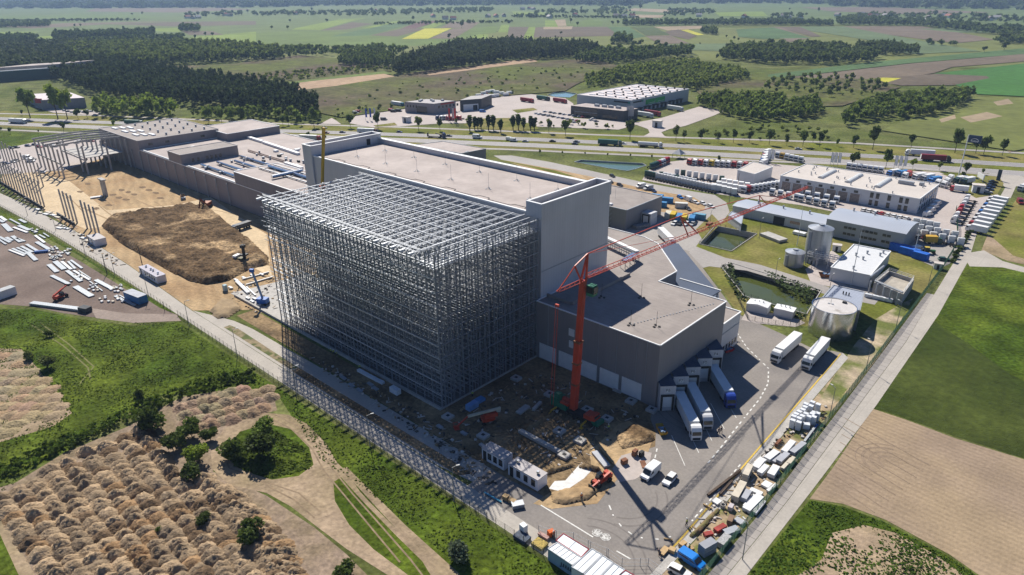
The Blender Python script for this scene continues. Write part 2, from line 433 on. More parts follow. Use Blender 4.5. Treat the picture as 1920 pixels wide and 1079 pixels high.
# ---- the dual carriageway and its side roads
def strip(name, pts, w, lvl, m, world=False):
    P = pts if world else pxs(pts)
    L_, Rr = [], []
    for i, p in enumerate(P):
        a = P[max(i - 1, 0)]; b = P[min(i + 1, len(P) - 1)]
        d = Vector((b[0] - a[0], b[1] - a[1])).normalized()
        n = Vector((-d.y, d.x)) * w / 2
        L_.append((p[0] + n.x, p[1] + n.y)); Rr.append((p[0] - n.x, p[1] - n.y))
    mb = MB()
    n = len(P)
    mb.add([(x, y, lvl) for x, y in L_ + Rr], [(n + i, n + i + 1, i + 1, i) for i in range(n - 1)])
    o = mb.build(name, m); o['kind'] = 'structure'
    return o
HWA = [(-60, 219.5), (0, 223), (250, 232), (500, 245), (750, 253), (1000, 262), (1250, 273), (1500, 286), (1700, 297), (1960, 313)]
HWB = [(-60, 228), (0, 232), (250, 242), (500, 254), (750, 263), (1000, 273), (1250, 285), (1500, 299), (1700, 311), (1960, 329)]
SR1 = [(-60, 211), (0, 213.5), (180, 217), (350, 224), (540, 233), (750, 239), (960, 247), (1200, 256.5), (1400, 262), (1600, 269), (1800, 281), (1960, 290)]
SR2 = [(-60, 241), (0, 243.5), (120, 249), (600, 273), (800, 276), (960, 281), (1200, 292), (1440, 303), (1600, 309), (1800, 323), (1880, 331)]
verge = HE + .10
strip('verge', [(x, y) for x, y in HWA], 66, 0.03, mown)
strip('road', SR1, 5.0, 0.10, old_asphalt)
strip('highway', HWA, 11.5, 0.10, mat('highway_asphalt', (0.26, 0.245, 0.24), rough=0.8, var=0.06, scale=0.05, fine=0.6))
strip('highway', HWB, 12.5, 0.11, mat('highway_asphalt', (0.30, 0.28, 0.27), rough=0.8, var=0.06, scale=0.05, fine=0.6))
strip('road', SR2, 4.6, 0.12, old_asphalt)
for HW, off in ((HWA, 4.9), (HWA, -4.9), (HWB, 5.3), (HWB, -5.3)):
    P = pxs(HW); Q = []
    for i, p in enumerate(P):
        a = P[max(i - 1, 0)]; b = P[min(i + 1, len(P) - 1)]
        d = Vector((b[0] - a[0], b[1] - a[1])).normalized()
        Q.append((p[0] - d.y * off, p[1] + d.x * off))
    strip('road_marking', Q, 0.3, 0.14, white_line, world=True)
for HW in (HWA, HWB):
    P = pxs(HW); mb = MB()
    for i in range(len(P) - 1):
        a, b = Vector(P[i]), Vector(P[i + 1]); d = (b - a); L_ = d.length; d.normalize(); t = 0
        while t < L_:
            c = a + d * t
            mb.bar((c.x, c.y, .13), (c.x + d.x * 4, c.y + d.y * 4, .13), .25, .02); t += 12
    o = mb.build('road_marking', white_line); o['kind'] = 'structure'
# lots along the highway
ground('paving', [(655, 232), (668, 217), (730, 203), (770, 199), (905, 175), (985, 176), (1060, 185), (1075, 195), (1075, 222), (1060, 238), (960, 225), (920, 232), (830, 232), (745, 238), (700, 240)], .2, paving)
ground('paving', [(1075, 222), (1165, 228), (1195, 234), (1160, 244), (1000, 238), (965, 228), (1000, 214)], .22, paving)
ground('paving', [(1185, 232), (1240, 222), (1310, 201), (1330, 203), (1357, 209), (1340, 217), (1285, 237), (1255, 243), (1240, 249), (1246, 256), (1258, 260), (1205, 257), (1218, 250), (1215, 243)], .24, paving)
ground('grass_patch', [(868, 234), (905, 223), (955, 222), (1005, 236), (1010, 243), (960, 246), (880, 241)], .27, mown)
ground('grass_patch', [(700, 236), (740, 231), (745, 236), (705, 239)], .27, mown)
ground('grass_patch', [(960, 207), (1000, 203), (1008, 207), (970, 213)], .28, mown)
ground('road', [(610, 228), (622, 222), (632, 228), (640, 234), (600, 233)], .25, paving)
ground('paving', [(60, 200), (130, 205), (190, 212), (180, 217), (100, 212)], .2, paving)
# service road that runs round the back of the site, and the dealer yard
ground('road', [(925, 292), (960, 292), (1030, 304), (1100, 319), (1200, 341), (1290, 358), (1340, 366), (1362, 380), (1368, 398), (1352, 420), (1330, 437), (1310, 456), (1296, 474), (1250, 470), (1190, 456), (1150, 447), (1140, 410), (1200, 420), (1240, 398), (1290, 402), (1320, 395), (1323, 384), (1300, 370), (1240, 360), (1190, 350), (1110, 332), (1040, 318), (940, 300)], .04, old_asphalt)
ground('gravel', [(940, 300), (1040, 318), (1110, 332), (1190, 350), (1240, 360), (1300, 370), (1323, 384), (1320, 395), (1290, 402), (1240, 398), (1200, 420), (1140, 400), (1140, 345), (1000, 320)], .05, sand)
ground('grass_patch', [(960, 304), (1040, 320), (1080, 332), (1060, 330), (900, 292)], .06, mown)
ground('paving', [(1204, 338), (1215, 320), (1245, 305), (1290, 300), (1420, 305), (1560, 318), (1640, 318), (1760, 323), (1800, 338), (1850, 350), (1880, 372), (1858, 384), (1830, 440), (1800, 445), (1690, 424), (1600, 405), (1500, 385), (1370, 368), (1330, 362)], .07, paving)
ground('grass_patch', [(1765, 327), (1830, 326), (1872, 330), (1882, 345), (1870, 365), (1830, 372), (1795, 352), (1800, 338)], .09, mown)
ground('wheel_yard', [(1700, 435), (1740, 432), (1800, 445), (1797, 462), (1781, 495), (1760, 505), (1700, 478), (1690, 458)], .08, old_asphalt)
# right-hand lane beside the fields
ground('road', [(-36.4, 30), (-33.6, 30), (-33.7, 132), (-34, 175), (-36, 245), (-40.0, 308), (-47, 365), (-57, 420), (-66, 462), (-73, 462), (-62, 405), (-51, 350), (-44, 306), (-41.2, 260), (-38.4, 218), (-36.2, 124)], .06, road_conc, world=True)
ground('road', [(1812, 490), (1820, 474), (1845, 470), (1880, 490), (1960, 513), (1960, 521), (1880, 502), (1818, 500)], .05, road_conc)
ground('road', [(1790, 330), (1880, 325), (1960, 338), (1960, 348), (1905, 350), (1895, 372), (1870, 378), (1885, 352), (1870, 338)], .075, road_conc)
ground('slab_strip', [(-39.3, 30), (-36.5, 30), (-36.3, 124), (-38.5, 218), (-41.3, 262), (-43.6, 262), (-41.4, 198), (-38.9, 121)], .05, mat('slab_strip', (0.35, 0.32, 0.29), rough=0.9, var=0.08, scale=0.3, seams=[('Y', 2.6, 0.14, 0.5)]), world=True)
ground('dry_grass', [(1850, 455), (1870, 425), (1905, 375), (1960, 360), (1960, 500), (1890, 484), (1858, 470)], .03, mown)
ground('sandy_verge', [(1840, 470), (1852, 440), (1868, 452), (1900, 480), (1960, 497), (1960, 505), (1890, 490)], .04, dust)
ground('track', [(1883, 280), (1900, 270), (1960, 245), (1960, 251), (1905, 278), (1893, 287)], .3, dust)
# fields right of the lane
ground('crop', [(1630, 765), (1700, 670), (1760, 590), (1813, 502), (1821, 488), (1870, 494), (1960, 520), (1960, 870), (1910, 857), (1780, 815), (1700, 786), (1660, 772)], .03, crop)
ground('crop', [(1742, 598), (1821, 488), (1870, 494), (1960, 520), (1960, 735), (1890, 700), (1820, 648)], .04, lush)
ground('ploughed_field', [(1518, 936), (1560, 880), (1636, 767), (1700, 788), (1790, 822), (1920, 862), (1990, 885), (1990, 1140), (1880, 1110), (1780, 1040), (1660, 975), (1580, 945)], .035, plough)
ground('grass_patch', [(1405, 1079), (1518, 938), (1580, 950), (1660, 980), (1780, 1045), (1880, 1112), (1400, 1120)], .03, lush)
ground('dry_soil', [(1560, 1000), (1620, 985), (1680, 1000), (1770, 1050), (1830, 1100), (1500, 1110), (1480, 1090), (1540, 1050)], .04, dust)
# concrete lane in front of the site
Y0 = 78.3
ground('road', [(-470, 70.5), (-421, 73.8), (-350, 77.3), (-300, 78.2), (-90, Y0), (-42, Y0), (-42, 62), (-39.5, 60), (-39.5, 82.6), (-224, 82.8), (-283, 85.0), (-341, 85.6), (-420, 83), (-470, 79)], .06, road_conc, world=True)
ground('road', [(-212, 82.9), (-100, 82.9), (-88, 84.5), (-88, 90.2), (-160, 90.1), (-196, 89.6), (-206, 88.5), (-214, 86.2), (-224, 83.0)], .05, road_conc, world=True)
ground('grass_island', [(-204, 84.0), (-164, 83.8), (-163, 85.8), (-200, 86.6), (-204, 86)], .08, mat('weedy_soil', (.24, .19, .11), rough=.95, var=.25, scale=.6, col2=(.09, .11, .03), mixscale=.2, contrast=(.48, .56)), world=True)
ground('soil_strip', [(-163, 83.6), (-94, 83.6), (-92, 86.3), (-163, 86.0)], .08, soil_dark, world=True)
ground('soil_strip', [(-209, 91), (-88, 90.5), (-88, 97), (-209, 97.2)], .045, soil_dark, world=True)
# dock yard
ground('yard_asphalt', [(-90, 82.5), (-47, 82.5), (-46.9, 101), (-48.4, 140), (-49.6, 180), (-50.2, 198)] + pxs([(1517, 651), (1473, 630), (1420, 606), (1380, 588), (1361, 561), (1314, 498), (1294, 472), (1260, 462)]) + [(-125, 215), (-100, 160), (-90, 120)], .055, asphalt, world=True)
ground('yard_edge', [(-47, 60), (-45.6, 60), (-45.2, 101), (-46.4, 140), (-48.0, 196), (-50.2, 198), (-49.6, 180), (-48.4, 140), (-46.9, 101)], .05, concrete, world=True)
ground('sandy_strip', [(-45.4, 84), (-39.6, 84), (-39.6, 121), (-41.6, 198), (-42.6, 222), (-47, 222), (-47.9, 196), (-46.2, 140), (-45.0, 101)], .04, mat('trodden_soil', (0.36, 0.27, 0.17), rough=0.95, var=0.2, scale=0.3, fine=1.5, col2=(0.14, 0.15, 0.04), mixscale=0.13, contrast=(0.5, 0.6)), world=True)
ground('yard_asphalt', pxs([(1292, 474), (1303, 462), (1360, 484), (1425, 497), (1500, 521), (1560, 541), (1600, 530), (1660, 548), (1640, 572), (1560, 556), (1480, 532), (1400, 508), (1330, 500), (1318, 503)]), .06, old_asphalt, world=True)
ground('grass_patch', pxs([(1305, 430), (1335, 402), (1352, 420), (1318, 452)]), .05, mown, world=True)
ground('paving', pxs([(1510, 505), (1560, 470), (1590, 492), (1565, 512), (1600, 548), (1520, 530)]), .05, paving, world=True)
ground('paving', pxs([(1390, 600), (1402, 578), (1500, 600), (1510, 606), (1492, 614), (1420, 607)]), .06, paving, world=True)
ground('sandy_patch', pxs([(1600, 650), (1640, 600), (1690, 570), (1712, 560), (1690, 600), (1650, 660), (1600, 720), (1560, 760), (1530, 760)]), .045, mat('bare_patchy_grass', (0.40, 0.32, 0.22), rough=0.95, var=0.2, scale=0.3, fine=1.5, col2=(0.12, 0.14, 0.03), mixscale=0.10, contrast=(0.42, 0.6)), world=True)
# the earthworks
ground('sand_site', [(-470, 86), (-341, 85.7), (-283, 85.2), (-224, 83), (-209, 97), (-196, 99), (-196, 140), (-232, 152), (-500, 152), (-530, 130), (-540, 105)], .05, sand, world=True)
ground('slab', [(-228, 98.6), (-193, 98.6), (-193, 138.4), (-222, 132)], .12, pale_concrete, world=True)
ground('slab', [(-193, 98.6), (-116.2, 98.6), (-116.2, 138.4), (-193, 138.4)], .12, mat('shaded_rack_floor', (.17, .165, .16), var=.15), world=True)  # slab colour darkened to carry the shade under the racking
ground('soil_site', [(-116.2, 98.6), (-116.2, 138), (-76.5, 136), (-74, 131), (-70, 127), (-67, 122), (-70, 115), (-75, 112), (-67, 106), (-66.5, 100), (-71, 91.5), (-84, 90.2), (-116, 90.4), (-140, 90.4), (-150, 98.4)], .07, soil_dark, world=True)
ground('sand_patch', pxs([(1105, 850), (1160, 795), (1180, 790), (1225, 820), (1215, 850), (1165, 890), (1120, 945), (1035, 955), (1000, 945), (1030, 925), (1085, 905), (1110, 880)]), .075, sand, world=True)
ground('paved_patch', pxs([(1148, 880), (1165, 855), (1200, 845), (1222, 850), (1215, 885), (1190, 900), (1160, 905)]), .085, paving, world=True)
ground('earth_road', pxs([(0, 335), (45, 318), (130, 340), (200, 395), (330, 385), (395, 370), (430, 395), (500, 440), (510, 520), (470, 500), (380, 420), (240, 420), (160, 430), (90, 400)]), .06, mat('pale_sand', (0.56, 0.43, 0.27), rough=0.95, var=0.14, scale=0.08, fine=0.7, bump=0.25, bscale=0.6), world=True)
ground('paving', pxs([(-40, 290), (60, 268), (130, 262), (200, 262), (215, 290), (120, 320), (40, 325), (-40, 330)]), .07, paving, world=True)
ground('grass_patch', pxs([(-60, 300), (-60, 262), (0, 248), (120, 252), (190, 262), (60, 278)]), .065, lush, world=True)
# storage yard on the left
ground('gravel_yard', pxs([(-60, 405), (0, 407), (60, 440), (150, 490), (240, 545), (300, 575), (335, 590), (330, 600), (250, 603), (170, 595), (120, 588), (60, 575), (0, 571), (-60, 575)]), .03, yard_brown, world=True)
ground('gravel_track', pxs([(170, 578), (235, 588), (330, 590), (340, 602), (250, 606), (180, 597)]), .035, mat('pale_gravel', (0.27, 0.215, 0.18), rough=0.95, var=0.12, scale=0.2, fine=1.0), world=True)
ground('grass_patch', pxs([(-60, 372), (0, 392), (100, 445), (200, 508), (335, 592), (300, 578), (210, 520), (150, 480), (60, 432), (-60, 385)]), .04, lush, world=True)
# meadow, dirt tracks and heap ground at the bottom left
ground('meadow', pxs([(-80, 580), (60, 580), (160, 600), (250, 612), (335, 604), (480, 700), (700, 843), (960, 1012), (1060, 1079), (1120, 1130), (880, 1130), (700, 1000), (600, 860), (520, 740), (300, 740), (100, 860), (-80, 940)]), .02, lush, world=True)
ground('dirt_track', pxs([(500, 775), (540, 778), (575, 795), (610, 830), (632, 868), (650, 885), (680, 930), (700, 950), (760, 1020), (840, 1100), (760, 1100), (650, 1030), (590, 985), (545, 950), (500, 925), (430, 910), (398, 880), (395, 840), (420, 805), (455, 785)]), .035, dust, world=True)
ground('meadow_island', pxs([(425, 840), (450, 810), (500, 795), (545, 805), (580, 840), (588, 872), (560, 893), (510, 900), (460, 885), (432, 865)]), .045, lush, world=True)
ground('dirt_track', pxs([(640, 880), (650, 876), (760, 985), (860, 1075), (880, 1110), (862, 1110), (750, 1000)]), .04, dust, world=True)
ground('meadow_island', pxs([(625, 905), (640, 895), (720, 980), (790, 1050), (820, 1100), (780, 1090), (700, 1030), (655, 985), (628, 940)]), .045, lush, world=True)
ground('heap_ground', pxs([(-80, 940), (30, 905), (120, 850), (240, 800), (340, 745), (430, 730), (510, 733), (520, 770), (440, 790), (395, 840), (400, 885), (500, 930), (590, 990), (650, 1040), (720, 1110), (-80, 1130)]), .03, mat('heap_soil', (0.27, 0.20, 0.145), rough=0.95, var=0.2, scale=0.3, fine=1.2, col2=(0.20, 0.15, 0.09), mixscale=0.1, bump=0.3, bscale=0.8), world=True)
ground('heap_ground', pxs([(-80, 650), (40, 655), (70, 690), (135, 775), (100, 800), (0, 830), (-80, 850)]), .035, dust, world=True)
ground('dirt_track', pxs([(0, 975), (14, 990), (66, 1079), (60, 1090), (40, 1090), (-8, 985)]), .05, dust, world=True)
ground('meadow', pxs([(-40, 985), (-4, 990), (42, 1079), (44, 1100), (-80, 1120)]), .045, lush, world=True)

# ---- painted lines
ml = MB()
def dashes(mb, pts, on, off, w, z=.085):
    P = [Vector(p) for p in pts]; t0 = 0.0
    for i in range(len(P) - 1):
        a, b = P[i], P[i + 1]; d = b - a; L_ = d.length
        if L_ < 1e-3: continue
        d.normalize(); t = t0
        while t < L_:
            e = min(t + on, L_)
            n = Vector((-d.y, d.x)) * w / 2
            s_, f_ = a + d * t, a + d * e
            mb.add([(s_.x - n.x, s_.y - n.y, z), (f_.x - n.x, f_.y - n.y, z), (f_.x + n.x, f_.y + n.y, z), (s_.x + n.x, s_.y + n.y, z)], [(0, 1, 2, 3)])
            t += on + off
        t0 = (t - L_) if off else 0.0
dashes(ml, pxs([(1382, 625), (1400, 652), (1425, 676), (1441, 692), (1440, 720), (1425, 748), (1395, 785), (1350, 842), (1325, 872)]), 1.3, 1.1, .35)
dashes(ml, pxs([(1232, 842), (1228, 860), (1240, 875)]), 1.3, 1.1, .3)
dashes(ml, pxs([(1142, 948), (1150, 968), (1165, 988), (1185, 1003), (1205, 1010), (1235, 1012), (1258, 1007)]), 1.5, 1.3, .3)
dashes(ml, pxs([(1014, 948), (1112, 1008)]), 100, 0, .3)
dashes(ml, pxs([(1156, 1034), (1182, 1049)]), 100, 0, .3)
dashes(ml, pxs([(1388, 872), (1330, 940), (1297, 978)]), 1.2, .9, .3)
for k in range(5):
    dashes(ml, [(-66.5 + k * .1, 128.5 + k * 6.35), (-58.2, 120.3 + k * 6.35)], 100, 0, .16)
o = ml.build('road_marking', white_line); o['kind'] = 'structure'
my = MB()
dashes(my, [(-47.3, 95), (-47.35, 101), (-48.7, 140), (-49.7, 175), (-50.5, 197)], 400, 0, .38, .09)
o = my.build('road_marking', yellow_line); o['kind'] = 'structure'
# two painted roundels on the lane (a ring of white with a grey figure worn through)
def roundel(px, py, txt):
    x, y = g(px, py)
    mb = MB(); n = 28; vs = []
    for k, r in enumerate((1.05, 0.82)):
        vs += [(x + r * math.cos(2 * math.pi * i / n), y + r * math.sin(2 * math.pi * i / n), .09) for i in range(n)]
    mb.add(vs, [(i, (i + 1) % n, n + (i + 1) % n, n + i) for i in range(n)])
    mb.add([(x + .76 * math.cos(2 * math.pi * i / n), y + .76 * math.sin(2 * math.pi * i / n), .09) for i in range(n)], [tuple(range(n))])
    o = mb.build('road_marking', mat('worn_road_paint', (0.56, 0.55, 0.52), rough=0.85, var=0.3, scale=4.0, col2=(0.25, 0.23, 0.21), mixscale=2.4, contrast=(0.52, 0.56)))
    o['kind'] = 'structure'
roundel(1119.5, 1000, '20'); roundel(1135.5, 1008, '20')

# worn wheel tracks: turning rings on the tilled field, ruts on the yard and the dirt track
def arc(px, py, r, a0, a1, n=22):
    x, y = g(px, py); return [(x + r * math.cos(a0 + (a1 - a0) * i / n), y + r * math.sin(a0 + (a1 - a0) * i / n)) for i in range(n + 1)]
rut = mat('soil_rut', (0.25, 0.185, 0.13), rough=.95, var=.2, scale=.8); tyre = mat('tyre_mark', (0.185, 0.165, 0.15), rough=.9, var=.12, scale=.4); rut2 = mat('track_rut', (0.24, 0.175, 0.11), rough=.95, var=.25, scale=.6)
for k, r in enumerate((3.0, 3.5, 5.2, 5.7, 7.6, 8.1, 9.9)): strip('tyre_track', arc(1668, 868, r * .72, 1.7, 4.5), .22, .05 + k * .002, rut, True)
for k in range(9): strip('tyre_track', [g(1560 + k * 3, 905 - k * 15), g(1640 + k * 13, 962 - k * 11)], .22, .066 + k * .002, rut, True)
for k, (px, py, r, a0, a1) in enumerate(((1100, 1050, 9, .2, 2.2), (1100, 1050, 11.2, .2, 2.2), (1170, 930, 7, -1.2, .9), (1170, 930, 9.1, -1.2, .9), (1330, 760, 12, 3.4, 5.4), (1330, 760, 14, 3.4, 5.4), (1420, 640, 10, 2.8, 5.0))): strip('tyre_track', arc(px, py, r, a0, a1), .35, .062 + k * .002, tyre, True)
for k, P_ in enumerate(([(515, 778), (560, 800), (598, 838), (622, 878), (660, 925), (700, 970), (770, 1050), (800, 1090)], [(505, 783), (548, 806), (585, 842), (608, 884), (648, 932), (686, 978), (750, 1055)], [(410, 835), (430, 878), (500, 905), (560, 925), (600, 960)], [(420, 830), (444, 868), (505, 914), (552, 938), (590, 972)])): strip('tyre_track', P_, .35, .05 + k * .002, rut2)
for k, P_ in enumerate(([(648, 884), (700, 938), (760, 995), (850, 1085)], [(636, 886), (690, 945), (748, 1004), (836, 1090)])): strip('tyre_track', P_, 1.0, .06 + k * .002, dust)
for k, P_ in enumerate(([(60, 610), (120, 650), (165, 690), (170, 712)], [(75, 606), (128, 645), (176, 688), (150, 720)])): strip('tyre_track', P_, .45, .05 + k * .002, mat('worn_grass', (.15, .15, .05), rough=.95, var=.2))
sr = mat('sand_rut', (.33, .225, .12), rough=.95, var=.25, scale=.5); sd_ = mat('dug_soil', (.17, .11, .06), rough=.95, var=.35, scale=.6, bump=.3, bscale=1)
RS = random.Random(17)
for k in range(26):
    y0_ = RS.uniform(100, 148); x0_ = RS.uniform(-440, -250); L0 = RS.uniform(20, 60); sl = RS.uniform(-.18, .1); bend_ = RS.uniform(-6, 6)
    strip('tyre_track', [(x0_ + L0 * i / 8, y0_ + sl * L0 * i / 8 + bend_ * math.sin(i / 8 * 3.1)) for i in range(9)], RS.uniform(.4, .9), .075 + k * .001, sr, True)
for k, (px, py) in enumerate(((228, 357), (240, 361), (252, 365), (212, 366), (224, 371), (236, 375), (268, 352), (280, 357), (292, 362), (180, 392), (205, 385), (165, 345), (150, 360), (300, 372))):
    x, y = g(px, py); ground('dug_pit', [(x + 3.2 * math.cos(a) * RS.uniform(.6, 1.1), y + 1.7 * math.sin(a) * RS.uniform(.6, 1.1)) for a in [i * .63 for i in range(10)]], .105 + k * .001, sd_, world=True)
# ================================================================ BUILDINGS
clad_white = mat('pale_panel_cladding', (0.56, 0.565, 0.59), rough=0.5, streak=.06, metal=0.15, var=0.06, scale=0.08, seams=[('XY', 1.15, 0.07, 0.82)])
clad_grey = mat('grey_panel_cladding', (0.26, 0.245, 0.25), rough=0.55, streak=.07, metal=0.1, var=0.05, scale=0.06, seams=[('XY', 1.1, 0.06, 0.92)])
clad_hall = mat('left_hall_cladding', (0.27, 0.235, 0.235), rough=0.6, streak=.09, var=0.06, scale=0.06, seams=[('Z', 1.1, 0.05, 0.86)])
clad_dark = mat('anthracite_cladding', (0.05, 0.055, 0.065), rough=0.5, var=0.08, seams=[('XY', 1.2, 0.07, 0.7)])
clad_shed = mat('ribbed_shed_cladding', (0.36, 0.38, 0.40), rough=0.5, metal=0.1, var=0.05, scale=0.1, seams=[('Z', 0.6, 0.07, 0.86)])
roof_tan = mat('membrane_roof', (0.325, 0.285, 0.26), rough=0.85, col2=(0.275, 0.24, 0.22), mixscale=.12, var=0.07, scale=0.06, fine=0.5, seams=[('Y', 1.6, 0.14, 0.86)])
roof_pink = mat('pale_membrane_roof', (0.44, 0.38, 0.35), rough=0.85, col2=(0.375, 0.32, 0.295), mixscale=.09, var=0.06, scale=0.06, fine=0.5, seams=[('Y', 1.5, 0.12, 0.90)])
roof_cream = mat('cream_membrane_roof', (0.55, 0.50, 0.455), rough=0.85, var=0.06, scale=0.08, fine=0.6)
roof_metal = mat('metal_sheet_roof', (0.50, 0.53, 0.58), rough=0.4, metal=0.3, var=0.05, scale=0.1, seams=[('X', 0.9, 0.08, 0.85)])
roof_blue = mat('blue_grey_roof', (0.060, 0.082, 0.13), rough=0.6, var=0.1, scale=0.1, seams=[('Y', 1.0, 0.12, 0.72)])
trim_white = mat('white_roof_trim', (0.80, 0.80, 0.79), rough=0.4, var=0.03)
shaft = mat('grey_brown_render', (0.42, 0.40, 0.40), rough=0.8, var=0.08, scale=0.2)

def rim(mb, pts, z, w=0.4, h=0.35, close=True, out=0.0):
    n = len(pts)
    for i in range(n if close else n - 1):
        a, b = pts[i], pts[(i + 1) % n]
        mb.bar((a[0], a[1], z + h / 2), (b[0], b[1], z + h / 2), w, h)
def rect(x0, y0, x1, y1): return [(x0, y0), (x1, y0), (x1, y1), (x0, y1)]
def shell(name, label, cat, pts, z, wallm, roofm, rimm=None, rimh=0.35, rimw=0.4, group=None, sink=0.06):
    """walls + recessed roof sheet + rim; returns the thing"""
    cx = sum(p[0] for p in pts) / len(pts); cy_ = sum(p[1] for p in pts) / len(pts)
    t = thing(name, label, cat, (cx, cy_, 0), 0, group)
    L_ = [(x - cx, y - cy_) for x, y in pts]
    w = MB(); w.prism(L_, 0, z - sink, top=False); w.build('wall', wallm, t)
    r = MB(); r.prism(L_, z - sink - 0.4, z - sink, top=True, bottom=False); 
    r2 = MB(); r2.flat(L_, z - sink + 0.01); r2.build('roof', roofm, t)
    if rimm:
        e = MB(); rim(e, L_, z - sink, rimw, rimh); e.build('roof_edge', rimm, t)
    t['o'] = 0; del t['o']
    return t, (cx, cy_)
def part(t, c, name, m, fn, parent=None, **k):
    mb = MB(); fn(mb)
    mb.v = [(x - c[0], y - c[1], z) for x, y, z in mb.v]
    return mb.build(name, m, parent or t, **k)
def vent(mb, x, y, z, r=.35, h=.9):
    mb.cyl((x, y, z), (x, y, z + h), r * .7, n=7); mb.cyl((x, y, z + h), (x, y, z + h + .35), r, r * .8, n=7)

# ---- high-bay warehouse with a tower at each end
HB = rect(-230, 139, -121, 170.6)
t, c = shell('highbay_warehouse', 'tall pale grey windowless high-bay warehouse with a flat roof and raised end blocks', 'warehouse', HB, 42.6, clad_white, roof_pink)
part(t, c, 'front_roof_edge', trim_white, lambda m: m.bx(-229, 138.75, 42.35, -122, 139.45, 42.78))
part(t, c, 'rear_parapet', clad_white, lambda m: m.bx(-229.2, 169.6, 42.5, -121.8, 170.8, 44.3))
part(t, c, 'parapet_cap', trim_white, lambda m: m.bx(-229.2, 169.4, 44.3, -121.8, 171.0, 44.5))
def tower(x0, x1, y0, y1, z, nm, band=True):
    def walls(m):
        w = .45
        m.bx(x0, y0, 0, x1, y0 + w, z); m.bx(x0, y1 - w, 0, x1, y1, z); m.bx(x0, y0 + w, 0, x0 + w, y1 - w, z); m.bx(x1 - w, y0 + w, 0, x1, y1 - w, z)
        if band:
            m.bx(x1 - .1, y0 - .25, z - 4.0, x1 + .25, y1 + .25, z - .01); m.bx(x0, y0 - .25, z - 4.0, x1 - .1, y0 - .001, z - .01)
    o = part(t, c, 'tower', clad_white, walls)
    part(t, c, 'tower_roof', roof_pink, lambda m: m.bx(x0 + .45, y0 + .45, z - 1.9, x1 - .45, y1 - .45, z - 1.7), o) if False else part(t, c, 'tower_roof', roof_pink, lambda m: m.bx(x0 + .45, y0 + .45, z - 1.9, x1 - .45, y1 - .45, z - 1.7))
    def cap(m):
        for a, b in (((x0, y0 + .1), (x1 + .2, y0 + .1)), ((x1 - .05, y0 + .4), (x1 - .05, y1 - .4)), ((x1 + .2, y1 - .1), (x0, y1 - .1)), ((x0 + .25, y1 - .4), (x0 + .25, y0 + .4))):
            m.bar((*a, z + .1), (*b, z + .1), .7, .2)
    part(t, c, 'parapet_cap', trim_white, cap)
tower(-122.0, -116.6, 138.4, 170.6, 45.8, 'r')
tower(-234.4, -228.6, 138.3, 170.6, 46.2, 'l', False)
part(t, c, 'joint_line', grey_steel, lambda m: m.bx(-116.6, 138.4, 26.0, -116.52, 170.6, 26.25))
part(t, c, 'roof_door', black, lambda m: m.bx(-228.6, 163.5, 42.6, -228.5, 165.2, 45.0))
rods = [(x, y) for x in (-215, -198, -181, -164, -147, -130) for y in (149, 162)]
for k, (x, y) in enumerate(rods):
    def f(m):
        m.cyl((x, y, 42.6), (x, y, 47.5), .05, n=4)
        for a in (0, 2.1, 4.2): m.bar((x + .7 * math.cos(a), y + .7 * math.sin(a), 42.7), (x, y, 43.2), .07); m.box(x + .8 * math.cos(a), y + .8 * math.sin(a), 42.56, .5, .5, .12)
    part(t, c, 'lightning_rod', grey_steel, f)
def cable(m):
    for y in (140.4,):
        x = -226
        while x < -126:
            m.bar((x, y, 42.65), (x + 9, y, 42.65), .09); m.bar((x + 9, y, 42.65), (x + 9.5, y + 1.3, 42.65), .09); m.bar((x + 9.5, y + 1.3, 42.65), (x + 14, y + 1.3, 42.65), .09); m.bar((x + 14, y + 1.3, 42.65), (x + 14.5, y, 42.65), .09); x += 14.5
part(t, c, 'roof_cable', black, cable)

# ---- loading hall with the docks
HALL = [(-116.4, 136.3), (-76, 136.3), (-76, 171.4), (-98, 171.4), (-98, 182), (-115.75, 200), (-123.2, 203), (-160, 203), (-160, 171.0), (-116.4, 171.0)]
t, c = shell('loading_hall', 'grey clad loading hall with a tan flat roof beside the tall warehouse', 'hall', HALL, 18.0, clad_grey, roof_tan, trim_white, 0.25, 0.35)
hall_t, hall_c = t, c
part(t, c, 'roof_kerb', roof_tan, lambda m: (m.bx(-107.4, 141, 17.9, -107.0, 169.6, 18.9), m.bx(-116.2, 140.6, 17.9, -107.4, 141.0, 18.9)))
for k in range(5):
    x0 = -115 + k * 7.15
    part(t, c, 'plinth_panel', white_paint, lambda m: m.bx(x0, 136.12, .4, x0 + 6.1, 136.3, 5.2))
for x in (-104.5,):
    part(t, c, 'louvre', white_paint, lambda m: m.bx(x, 136.14, 11.2, x + 1.9, 136.3, 13.4))
    part(t, c, 'louvre', white_paint, lambda m: m.bx(x + .2, 136.14, 7.6, x + 1.6, 136.3, 9.7))
for x in (-112, -94.5, -88.6, -82.5, -79.6): part(t, c, 'joint_strip', grey_steel, lambda m: m.bx(x, 136.2, 5.3, x + .1, 136.3, 17.8))
for x, y in ((-104, 150.5), (-95.5, 158), (-82.5, 163), (-82.5, 145), (-88, 141.3)):
    def f(m):
        m.cyl((x, y, 17.9), (x, y, 22.3), .05, n=4)
        for a in (0.3, 2.4, 4.5): m.box(x + .8 * math.cos(a), y + .8 * math.sin(a), 17.95, .55, .55, .25, a)
    part(t, c, 'lightning_rod', black, f)
part(t, c, 'roof_conduit', grey_steel, lambda m: [m.box(-88 + 10 * i / 26, 141.5 + 26 * i / 26, 17.94, .28, .28, .2) for i in range(27)])
